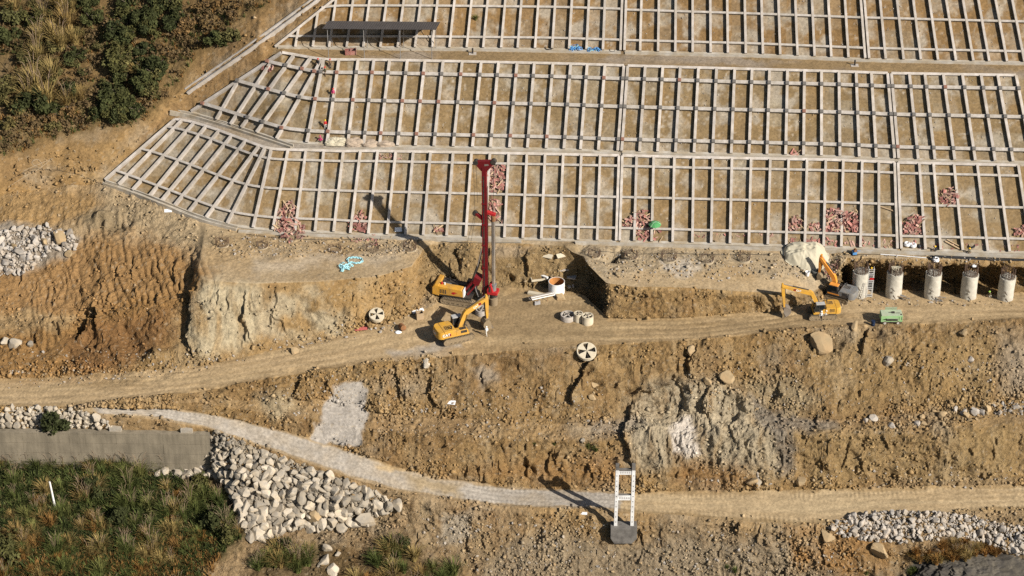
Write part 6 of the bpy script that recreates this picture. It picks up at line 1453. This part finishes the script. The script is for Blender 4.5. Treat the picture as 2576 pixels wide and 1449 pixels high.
def crown_mesh(seed, m, n=900, sz=.16, R0=1.0, flat=.8):
    rnd = np.random.RandomState(seed); V = []; F = []
    K = 17; cl = rnd.normal(0, 1, (K, 3)); cl /= np.linalg.norm(cl, axis=1, keepdims=True); cl *= rnd.uniform(.3, 1.0, (K, 1)); cl[:, 2] = np.abs(cl[:, 2]) * flat
    rad = rnd.uniform(.16, .42, K)
    k = rnd.randint(0, K, n); d = rnd.normal(0, 1, (n, 3)); d /= np.linalg.norm(d, axis=1, keepdims=True)
    c = cl[k] + d * (rad[k] * rnd.uniform(.55, 1.0, n) ** .6)[:, None]
    nn = d * .5 + rnd.normal(0, .8, (n, 3)) + np.array([0, 0, .35]); nn /= np.linalg.norm(nn, axis=1, keepdims=True)
    u = np.cross(nn, rnd.normal(0, 1, (n, 3))); u /= np.linalg.norm(u, axis=1, keepdims=True); v = np.cross(nn, u)
    s = sz * rnd.uniform(.5, 1.2, n)[:, None]
    q = np.stack([c - u * s, c + v * s * .45, c + u * s, c - v * s * .45], 1) * R0; q[..., 2] += .25 * R0
    me = bpy.data.meshes.new('crown'); me.from_pydata(q.reshape(-1, 3).tolist(), [], [(4 * i, 4 * i + 1, 4 * i + 2, 4 * i + 3) for i in range(n)]); me.materials.append(m)
    return me
def trunk_mesh(seed):
    rnd = random.Random(seed); mb = MB(); mb.tube([(0, 0, -.4), (.03, .02, .3), (.0, .05, .7)], .09, 6, r2=.05)
    for k in range(5):
        a = k * 1.3 + rnd.random(); mb.tube([(0, .02, .2 + .08 * k), (.3 * math.cos(a), .3 * math.sin(a), .5 + .05 * k), (.55 * math.cos(a), .55 * math.sin(a), .8)], .04, 5, r2=.012)
    return mb.mesh('trunk', BARK)
CR_D = [crown_mesh(s, LEAF_D, 1300, .17) for s in range(5)]; CR_L = [crown_mesh(10 + s, LEAF_L, 800, .18) for s in range(3)]; CR_B = [crown_mesh(20 + s, LEAF_B, 520, .17, flat=.5) for s in range(3)]
TRK = [trunk_mesh(s) for s in range(3)]
def shrub(px, py, r, crowns, label, rnd, group='shrubs on the natural hillside', name='shrub'):
    p = G(px, py); o = empty(name, p, rnd.random() * 6.28, label, 'shrub', group); s = r * rnd.uniform(.85, 1.15); o.scale = (s, s, s * rnd.uniform(.8, 1.15))
    link('crown', rnd.choice(crowns), None, o); link('trunk', rnd.choice(TRK), None, o); return o
def tuft_mesh(seed, m, n=170, h=1.5, spread=.9, plumes=0, w=.035):
    rnd = random.Random(seed); V = []; F = []
    for i in range(n):
        a = rnd.random() * 6.283; r0 = rnd.random() ** .5 * .22; lean_ = rnd.uniform(.12, 1.0) * spread; hh = h * rnd.uniform(.55, 1.1)
        bx, by = r0 * math.cos(a), r0 * math.sin(a); a2 = a + rnd.uniform(-.5, .5); px_, py_ = -math.sin(a2), math.cos(a2); b = len(V)
        for t in (0, .4, .75, 1):
            out = lean_ * t ** 1.8 * hh * .75; zz = hh * (t - .38 * lean_ * t ** 2.4); ww = w * (1 - t * .85) * rnd.uniform(.8, 1.2)
            cx, cy = bx + math.cos(a2) * out, by + math.sin(a2) * out
            V += [(cx - px_ * ww, cy - py_ * ww, zz - .1), (cx + px_ * ww, cy + py_ * ww, zz - .1)]
        for k in range(3): F.append((b + 2 * k, b + 2 * k + 1, b + 2 * k + 3, b + 2 * k + 2))
    me = bpy.data.meshes.new('blades'); me.from_pydata(V, [], F); me.materials.append(m)
    pm = None
    if plumes:
        mb = MB()
        for i in range(plumes):
            a = rnd.random() * 6.283; l_ = rnd.uniform(.15, .5); q = Vector((math.cos(a) * l_, math.sin(a) * l_, h * rnd.uniform(.95, 1.2)))
            mb.tube([q * .6, q], .012, 4); mb.tube([q, q + Vector((math.cos(a) * .12, math.sin(a) * .12, .22)), q + Vector((math.cos(a) * .3, math.sin(a) * .3, .32))], .022, 4, r2=.006)
        pm = mb.mesh('plumes', PLUME)
    return me, pm
TG_ = [tuft_mesh(s, GR_G, 190, 1.7, .95, 9 if s % 2 else 0) for s in range(4)]; TS_ = [tuft_mesh(10 + s, GR_S, 190, 1.7, 1.0, 7 if s % 2 else 0) for s in range(4)]; TO_ = [tuft_mesh(20 + s, GR_O, 170, 1.4, .9, 0) for s in range(3)]
def tuft(px, py, s, kind, label, rnd, group, cat='grass clump'):
    me, pm = rnd.choice({'g': TG_, 's': TS_, 'o': TO_}[kind]); p = G(px, py)
    if pm is None:
        o = link('grass_clump', me, None, None, p, (0, 0, rnd.random() * 6.28)); o.scale = (s, s, s * rnd.uniform(.85, 1.15)); return tag(o, label, cat, group)
    o = empty('grass_clump', p, rnd.random() * 6.28, label, cat, group); o.scale = (s, s, s); link('blades', me, None, o); link('plumes', pm, None, o); return o
rnd = random.Random(5)
ULP = [(0, 0), (690, 0), (580, 65), (500, 135), (440, 225), (350, 315), (210, 328), (60, 380), (0, 395)]
def undergrowth(pts, n, meshes, mats_, name, label, smin, smax, seed, dens=None):
    r_ = random.Random(seed); sts = [Stuff() for _ in meshes]
    for _ in range(n):
        x, y = rand_in(pts, r_)
        if dens and r_.random() > dens(x, y): continue
        p = G(x, y); s = r_.uniform(smin, smax); k = r_.randrange(len(meshes)); sts[k].put(meshes[k], Matrix.LocRotScale(p, Euler((r_.uniform(-.2, .2), r_.uniform(-.2, .2), r_.random() * 6.28)), Vector((s, s, s))))
    for k, s_ in enumerate(sts):
        if s_.n: s_.build(name[k], mats_[k], label[k], 'undergrowth')
def small(seed, m, n, h): return tuft_mesh(seed, m, n, h, 1.0, 0, .05)[0]
UG = [small(31, GR_O, 14, .9), small(32, GR_G, 14, 1.0), small(33, GR_S, 12, 1.0), crown_mesh(34, LEAF_B, 34, .3)]
UM = [leaf_mat('ground_rust', (.24, .125, .04), (.26, .14, .045), (.24, .125, .04)), leaf_mat('ground_green', (.085, .10, .03), (.10, .11, .034), (.085, .10, .03)), leaf_mat('ground_straw', (.26, .19, .085), (.26, .19, .085), (.26, .19, .085)), leaf_mat('ground_brush', (.12, .085, .04), (.13, .085, .04), (.12, .085, .04))]
UN = ['brown_ground_cover', 'green_ground_cover', 'straw_ground_cover', 'brush_ground_cover']
def gap(x, y): return .25 + .75 * (1 if vn(np.array([x / 60.]), np.array([y / 45.]), np.array([0.]), 301)[0] > -.25 else 0)
undergrowth(ULP + [], 3800, UG, UM, UN, ['low rust coloured brush covering the natural hillside', 'low green growth covering the natural hillside', 'low straw coloured grass on the natural hillside', 'low bare twiggy brush on the natural hillside'], .5, 1.15, 61, gap)
def dark_zone(): return [(268, 0), (470, 0), (450, 60), (430, 150), (400, 200), (345, 300), (240, 318), (235, 250), (300, 200), (290, 110)]
DZ = dark_zone()
for i in range(48):
    x, y = rand_in(DZ, rnd); shrub(x, y, rnd.uniform(1.1, 2.3), CR_D, 'dark green shrub in the dense thicket beside the bare strip', rnd, 'dark shrubs of the hillside thicket')
for x, y, r in ((85, 275, 2.6), (130, 290, 2.2), (95, 60, 2.2), (10, 110, 2.4), (30, 50, 2.2), (190, 150, 2.2), (170, 240, 1.8), (235, 60, 2.2), (220, 20, 2.4), (15, 240, 2.3), (60, 150, 1.8), (550, 110, 2.5), (585, 100, 1.6), (280, 250, 2.3)):
    shrub(x, y, r, CR_D if (x % 3) else CR_L, 'solitary green shrub standing among dry grass on the hillside', rnd, 'solitary hillside shrubs')
for i in range(40):
    x, y = rand_in([(0, 0), (440, 0), (420, 120), (400, 220), (330, 310), (200, 320), (60, 370), (0, 385)], rnd); shrub(x, y, rnd.uniform(.9, 1.8), CR_L, 'olive green bush scattered on the natural hillside', rnd, 'olive bushes of the hillside')
for i in range(34):
    x, y = rand_in([(470, 0), (680, 0), (570, 70), (480, 150), (440, 200), (430, 100)] if i % 2 else [(0, 300), (200, 320), (190, 250), (240, 180), (180, 80), (0, 330)], rnd); shrub(x, y, rnd.uniform(.8, 1.6), CR_B, 'leafless brown bush on the dry part of the hillside', rnd, 'brown bushes of the hillside')
for x, y, s in ((90, 215, 2.3), (135, 185, 2.0), (120, 250, 2.2), (95, 140, 1.9), (170, 60, 2.1), (150, 15, 2.0), (180, 20, 1.8), (75, 240, 1.8), (140, 90, 1.9), (40, 20, 1.7), (190, 240, 1.5), (205, 240, 1.5), (170, 255, 1.5), (350, 180, 1.4), (110, 40, 1.6), (100, 100, 1.8), (155, 110, 1.9), (190, 100, 1.6), (60, 205, 1.6)):
    tuft(x, y + 14, s * 1.35, 's', 'tall straw coloured grass clump on the hillside', rnd, 'tall straw clumps on the hillside')
for i in range(0):
    x, y = rand_in(ULP, rnd)
    if inpoly(x, y, DZ): continue
    tuft(x, y, rnd.uniform(.6, 1.2), rnd.choice('gso'), 'low grass clump scattered over the hillside', rnd, 'low grass clumps on the hillside')
shrub(141, 1082, 2.5, CR_D, 'dense round green bush growing over the top of the retaining wall', rnd, None)
LLP = [(0, 1165), (330, 1160), (400, 1190), (515, 1205), (570, 1275), (600, 1350), (520, 1420), (495, 1449), (0, 1449)]
LLX = [(-80, 1165), (330, 1160), (400, 1190), (515, 1205), (570, 1275), (605, 1352), (520, 1420), (490, 1500), (-80, 1520)]
LGN = leaf_mat('meadow_green', (.075, .095, .026), (.09, .105, .03), (.075, .095, .026)); LDK = leaf_mat('meadow_dark', (.035, .048, .015), (.04, .05, .016), (.035, .048, .015))
undergrowth(LLX, 3700, [UG[1], UG[1]], [LGN, LDK], ['green_meadow', 'dark_meadow'], ['green grass filling the meadow below the wall', 'dark undergrowth filling the meadow below the wall'], .9, 2.0, 62)
undergrowth(LLX, 900, [UG[2]], [UM[2]], ['straw_meadow'], ['straw grass sprinkled in the meadow below the wall'], .8, 1.6, 63)
undergrowth([(-80, 1340), (150, 1360), (350, 1370), (520, 1330), (560, 1400), (490, 1500), (-80, 1520)], 1100, [UG[0]], [UM[0]], ['rust_meadow'], ['rust coloured grass along the lower edge of the meadow'], .9, 1.9, 64)
for i in range(150):
    x, y = rand_in(LLX, rnd); low = (y - 1160) / 290
    k = rnd.choices('gso', (1.5 - .8 * low, .35 + .2 * low, .06 + 1.3 * max(0, low - .5)))[0]
    tuft(x, y, rnd.uniform(1.1, 2.0), k, {'g': 'tall green grass clump in the meadow below the wall', 's': 'tall straw grass clump in the meadow below the wall', 'o': 'rust coloured grass clump in the meadow below the wall'}[k], rnd, {'g': 'green meadow clumps', 's': 'straw meadow clumps', 'o': 'rust meadow clumps'}[k])
for i in range(38):
    x = i * 11 + rnd.uniform(-5, 5); tuft(x, 1172 + rnd.uniform(-3, 10), rnd.uniform(1.1, 1.5), 'g' if i % 5 else 's', 'plumed grass clump growing along the wall foot', rnd, 'grass clumps along the wall foot')
for x, y, r in ((545, 1320, 2.6), (570, 1345, 2.2), (20, 1390, 2.4), (300, 1310, 1.9), (500, 1230, 1.8), (240, 1240, 2.0), (400, 1290, 1.7)):
    shrub(x, y, r, CR_D, 'green bush among the meadow grass below the wall', rnd, 'green bushes in the meadow')
BCP = [(625, 1449), (690, 1385), (740, 1372), (780, 1400), (800, 1449)]; BCQ = [(900, 1449), (930, 1400), (980, 1372), (1040, 1392), (1100, 1420), (1160, 1449), (1160, 1500), (890, 1500)]
for j, (pp, n) in enumerate(((BCP, 24), (BCQ, 32))):
    for i in range(n):
        x, y = rand_in(pp, rnd); k = rnd.choice('ggos' if j else 'ggs'); tuft(x, y, rnd.uniform(1.2, 2.0), k, 'wild grass clump %s the stone gully below the boulder heap' % ('right of' if j else 'left of'), rnd, 'grass clumps %s the gully' % ('right of' if j else 'left of'))
shrub(715, 1392, 1.7, CR_D, 'dark bush left of the stone gully', rnd, None); shrub(1012, 1372, 1.5, CR_D, 'dark bush right of the stone gully', rnd, None)
for i in range(60):
    x, y = rand_in([(2270, 1400), (2330, 1378), (2420, 1368), (2520, 1385), (2500, 1405), (2400, 1420), (2320, 1420)], rnd)
    p = G(x, y); q = tuft(x, y, rnd.uniform(.8, 1.3), 'o' if i % 3 else 's', 'dry rust coloured brush on top of the dark outcrop', rnd, 'dry brush on the outcrop'); q.name = 'dry_brush'; q['category'] = 'dry brush'
for x, y, s in ((1480, 1128, .8), (1500, 1135, .7), (1395, 1120, .45), (1345, 1118, .4), (1720, 1128, .0), (2180, 1445, .8), (1850, 1440, .7), (1830, 1430, .5), (2300, 1440, .9), (2290, 1448, .8)):
    if s: tuft(x, y, s, 'g', 'small green weed tuft growing on bare earth', rnd, 'weed tufts on bare earth')
tuft(1197, 50, .7, 'g', 'green weed growing in a cell of the top tier', rnd, None)
# ================================================================== board heaps
BM1 = [MB().box(-l / 2, l / 2, -w / 2, w / 2, 0, .03).mesh('board', m) for l, w, m in ((1.2, .28, BOARDP), (.9, .4, BOARDR), (.7, .22, BOARDP), (.6, .5, BOARDR), (1.5, .16, WOOD), (.5, .3, BOARDP), (1.0, .2, BOARDR))]
def heap(pts, n, label, seed, spread=1.0, thick=.6):
    rnd = random.Random(seed); c = np.mean(np.array(pts), 0); p0 = G(*c); root = empty('board_heap', p0, 0, label, 'board heap', 'heaps of red formwork boards')
    for i in range(n):
        x, y = rand_in(pts, rnd); p, nn = G(x, y, True); q = nn.to_track_quat('Z', 'Y').to_euler()
        dd = 1 - min(1, math.hypot(x - c[0], (y - c[1])) / 60)
        M = Matrix.LocRotScale(p - p0 + nn * (.04 + thick * rnd.random() * (.3 + .7 * dd)), nn.to_track_quat('Z', 'Y') @ Euler((rnd.gauss(0, .35), rnd.gauss(0, .35), rnd.random() * 6.3)).to_quaternion(), Vector((1, 1, 1)) * rnd.uniform(.7, 1.15) * spread)
        o = link('board', rnd.choice(BM1), None, root); o.matrix_local = M
heap([(708, 520), (728, 508), (745, 515), (740, 545), (770, 575), (765, 600), (725, 612), (690, 580), (690, 545)], 190, 'big heap of red boards spilling over the kerb onto the left platform', 1, 1.0, .9)
heap([(892, 545), (915, 530), (925, 560), (920, 585), (880, 582), (870, 568)], 55, 'small heap of red boards left of the mast shadow', 2)
heap([(1092, 572), (1116, 562), (1118, 582), (1095, 585)], 14, 'few red boards stacked by a rib left of the rig', 3, 1.2, .3)
heap([(1228, 418), (1272, 418), (1268, 483), (1226, 483)], 110, 'heap of pale splintered boards filling a cell right of the mast head', 4, .95, .6)
heap([(1234, 495), (1262, 510), (1265, 555), (1232, 555)], 60, 'pale splintered boards in the cell behind the kelly bar', 5, .9, .4)
heap([(1595, 540), (1615, 525), (1638, 530), (1640, 560), (1625, 575), (1570, 570), (1572, 555)], 95, 'heap of red boards left of the green parasol', 6, .95, .7)
heap([(1595, 575), (1660, 578), (1665, 602), (1600, 605)], 40, 'red boards scattered at the kerb under the parasol', 7, .9, .25)
heap([(1984, 560), (2005, 543), (2020, 552), (2020, 580), (1984, 580)], 60, 'small heap of red boards in the cell left of the largest heap', 8, .85, .6)
heap([(2076, 530), (2115, 525), (2118, 535), (2160, 532), (2162, 585), (2076, 582)], 210, 'largest heap of red boards filling two cells', 9, .95, .9)
heap([(2272, 560), (2300, 540), (2318, 548), (2320, 588), (2272, 590)], 100, 'heap of red boards right of the last expansion joint', 10, .95, .8)
heap([(2366, 478), (2405, 470), (2412, 515), (2368, 518)], 85, 'heap of red boards high in a cell of the lowest tier', 11, .9, .7)
heap([(2555, 575), (2590, 565), (2590, 592), (2550, 592)], 40, 'heap of red boards at the end of the lowest tier', 12, .9, .5)
heap([(2035, 565), (2068, 560), (2068, 583), (2030, 583)], 30, 'thin scatter of boards beside the largest heap', 13, .8, .2)
heap([(1980, 600), (2170, 602), (2170, 622), (1990, 618)], 75, 'red boards strewn along the slope foot behind the tarpaulin', 14, .85, .2)
heap([(880, 590), (960, 592), (950, 618), (880, 610)], 40, 'pale boards strewn on the platform below the kerb', 15, .8, .15)
heap([(2065, 665), (2112, 650), (2110, 690), (2080, 705)], 45, 'pale debris scattered under the orange boom', 16, .7, .3)
heap([(655, 165), (690, 160), (690, 178), (660, 178)], 16, 'red boards on trestles at the upper corner of the middle tier', 17, 1.0, .4)
heap([(1990, 378), (2020, 378), (2020, 392), (1985, 392)], 10, 'broken red boards at the foot of the middle tier', 18, 1.0, .3)
heap([(940, 388), (1010, 388), (1010, 402), (940, 400)], 36, 'white broken rubble pieces on the lowest tier cap', 19, .5, .2)
heap([(1740, 575), (1960, 580), (1960, 600), (1740, 598)], 30, 'thin scatter of small boards along the slope foot', 20, .6, .1)
heap([(2170, 600), (2576, 618), (2576, 634), (2170, 622)], 60, 'boards and litter strewn along the kerb above the piles', 21, .6, .15)
# ================================================================== people
def person(loc, rz, pose, shirt, trousers, helmet, label, k):
    J = {'hip': (0, 0, .92), 'chest': (0, .0, 1.25), 'neck': (0, .01, 1.45), 'head': (0, .02, 1.60), 'top': (0, .01, 1.70)}
    if pose == 'stand': L = [((.1, 0, .5), (.11, -.01, .08), (.12, .14, .04)), ((-.1, .02, .5), (-.11, 0, .08), (-.12, .15, .04))]; A = [((.22, 0, 1.12), (.24, .12, .90), (.24, .2, .82)), ((-.22, 0, 1.12), (-.24, .1, .90), (-.24, .18, .82))]
    elif pose == 'walk': L = [((.1, .2, .52), (.1, .12, .08), (.1, .27, .05)), ((-.1, -.08, .5), (-.1, -.34, .12), (-.1, -.24, .03))]; A = [((.22, -.1, 1.12), (.24, -.05, .86), (.24, .0, .78)), ((-.22, .08, 1.14), (-.22, .26, .95), (-.22, .34, .92))]
    else:
        J = {'hip': (0, -.1, .38), 'chest': (0, .08, .70), 'neck': (0, .18, .90), 'head': (0, .22, 1.05), 'top': (0, .22, 1.15)}
        L = [((.14, .28, .48), (.13, .14, .08), (.13, .28, .04)), ((-.14, .3, .46), (-.13, .16, .08), (-.13, .3, .04))]; A = [((.22, .28, .62), (.14, .48, .45), (.1, .55, .40)), ((-.22, .28, .62), (-.14, .46, .45), (-.1, .53, .40))]
    V = [J['hip'], J['chest'], J['neck'], J['head'], J['top']]; E = [(0, 1), (1, 2), (2, 3), (3, 4)]; RD = [(.15, .12), (.18, .13), (.06, .06), (.095, .11), (.06, .07)]
    for s, l in zip((1, -1), L):
        b = len(V); hp = Vector(J['hip']) + Vector((s * .09, 0, -.06)); V += [tuple(hp)] + list(l); E += [(0, b), (b, b + 1), (b + 1, b + 2), (b + 2, b + 3)]; RD += [(.095, .095), (.065, .065), (.045, .045), (.04, .035)]
    for s, a in zip((1, -1), A):
        b = len(V); sh = Vector(J['chest']) + Vector((s * .17, 0, .13)); V += [tuple(sh)] + list(a); E += [(1, b), (b, b + 1), (b + 1, b + 2), (b + 2, b + 3)]; RD += [(.06, .06), (.047, .047), (.035, .035), (.038, .022)]
        hd = Vector(a[2]); dr = (hd - Vector(a[1])).normalized(); sd = dr.cross(Vector((s, .2, .1))).normalized()
        for f in range(5):
            w = len(V); off = (f - 1.5) * .02 if f < 4 else -.045
            V.append(tuple(hd + dr * ((.085, .095, .09, .07)[f] if f < 4 else .035) + sd * off)); E.append((b + 3, w)); RD.append((.009, .009))
    me = bpy.data.meshes.new('person'); me.from_pydata(V, E, []); o = bpy.data.objects.new('person_tmp', me); COL.objects.link(o)
    md = o.modifiers.new('s', 'SKIN'); sv = me.skin_vertices[0].data
    for i, r in enumerate(RD): sv[i].radius = r
    sv[0].use_root = True; o.modifiers.new('u', 'SUBSURF').levels = 1
    bpy.context.view_layer.update()
    m2 = bpy.data.meshes.new_from_object(o.evaluated_get(bpy.context.evaluated_depsgraph_get())); bpy.data.objects.remove(o)
    m2.materials.clear()
    hipz = J['hip'][2]; ch = J['chest']; nz = J['neck'][2]
    for c in (SKIN, mat('cloth_%s_%s_%s' % shirt, shirt, .9, .1, 4), mat('cloth_%s_%s_%s' % trousers, trousers, .9, .1, 4), BLK): m2.materials.append(c)
    hands = [Vector(a[2]) for a in A]; feet = [Vector(l[2]) for l in L]; knees = [Vector(l[0]) for l in L]
    for f in m2.polygons:
        c = f.center
        if c.z > nz - .02: f.material_index = 0
        elif min((c - h).length for h in hands) < .1: f.material_index = 0
        elif min((c - h).length for h in feet) < .12 or c.z < .07: f.material_index = 3
        elif c.z < hipz + .02 and (pose != 'crouch' or min((c - q).length for q in knees + [Vector(J['hip'])]) < .32): f.material_index = 2
        else: f.material_index = 1
        f.use_smooth = True
    root = empty('person', loc, rz, label, 'person', None)
    link('body', m2, None, root)
    hx = Vector(J['head'])
    if helmet:
        MB().lathe([(.165, 0), (.168, .015), (.128, .03), (.12, .09), (.075, .14), (0, .155)], 14, ME(hx + Vector((0, .0, .03)), (0, 0, 0), (1, 1.12, 1))).build('helmet', mat('helmet_%s_%s_%s' % helmet, helmet, .4, .05, 3), root, smooth=True)
    for s in (-1, 1): MB().lathe([(.012, 0), (.008, .006), (0, .008)], 6, ME(hx + Vector((s * .035, .105, .0)), (R(-90), 0, 0))).build('eye', BLK, root)
    MB().prism([(-.012, -.03), (.012, -.03), (0, .02)], .10, .128, ME(hx)).build('nose', SKIN, root)
    MB().box(-.025, .025, .098, .106, -.058, -.05, ME(hx)).build('mouth', mat('lips', (.3, .12, .1), .6, .05, 3), root)
    return root
W_ = (.75, .75, .73); K_ = (.03, .03, .035); RD_ = (.5, .03, .03); YL = (.8, .5, .03); PK = (.5, .06, .16); OL = (.14, .12, .07); BR = (.16, .10, .06); GY = (.55, .53, .48)
PEO = [(1224, 845, 30, 'walk', W_, GY, W_, 'person in white clothes and white helmet walking on the road by the excavator'), (2065, 806, 170, 'stand', W_, K_, W_, 'person in white shirt and black trousers by the excavator tracks'), (2077, 804, 200, 'stand', GY, OL, W_, 'person in pale clothes standing beside the one in black trousers'),
       (801, 171, 160, 'stand', K_, K_, RD_, 'worker in black with red helmet at a node of the middle tier'), (831, 172, 190, 'stand', BR, K_, RD_, 'worker in brown jacket with red helmet on the top beam of the middle tier'), (818, 192, 150, 'stand', OL, BR, RD_, 'worker in olive with red helmet below the worker in black'),
       (839, 246, 180, 'stand', PK, RD_, RD_, 'worker in pink and red on the second beam of the middle tier'), (819, 325, 190, 'stand', RD_, GY, YL, 'worker in red jacket with yellow helmet above the lowest beam'), (809, 357, 120, 'crouch', PK, K_, PK, 'crouching worker in magenta beside the cream cloth'),
       (2354, 634, 120, 'crouch', K_, OL, YL, 'crouching worker in dark clothes and yellow helmet near the white coils'), (2436, 638, 200, 'crouch', OL, BR, YL, 'crouching worker in olive near the thin black cable coil'), (2491, 748, 100, 'crouch', OL, GY, (.35, .6, .1), 'worker with green helmet bending in the pit between the last two piles'), (2187, 752, 0, 'stand', OL, K_, YL, 'worker with yellow helmet on top of the ladder tower')]
for k, (px, py, rz, pose, sh, tr_, he, lab) in enumerate(PEO):
    if k == 12:
        o_ = [o for o in bpy.data.objects if o.name == 'ladder_tower'][0].location; loc = Vector((o_.x, o_.y + .05, 4.15 - .9))
    else: loc = foot(G(px, py), .12)
    if k in (3, 4, 5, 6, 7): loc = G(px, py)
    person(loc, R(rz), pose, sh, tr_, he, lab, k)
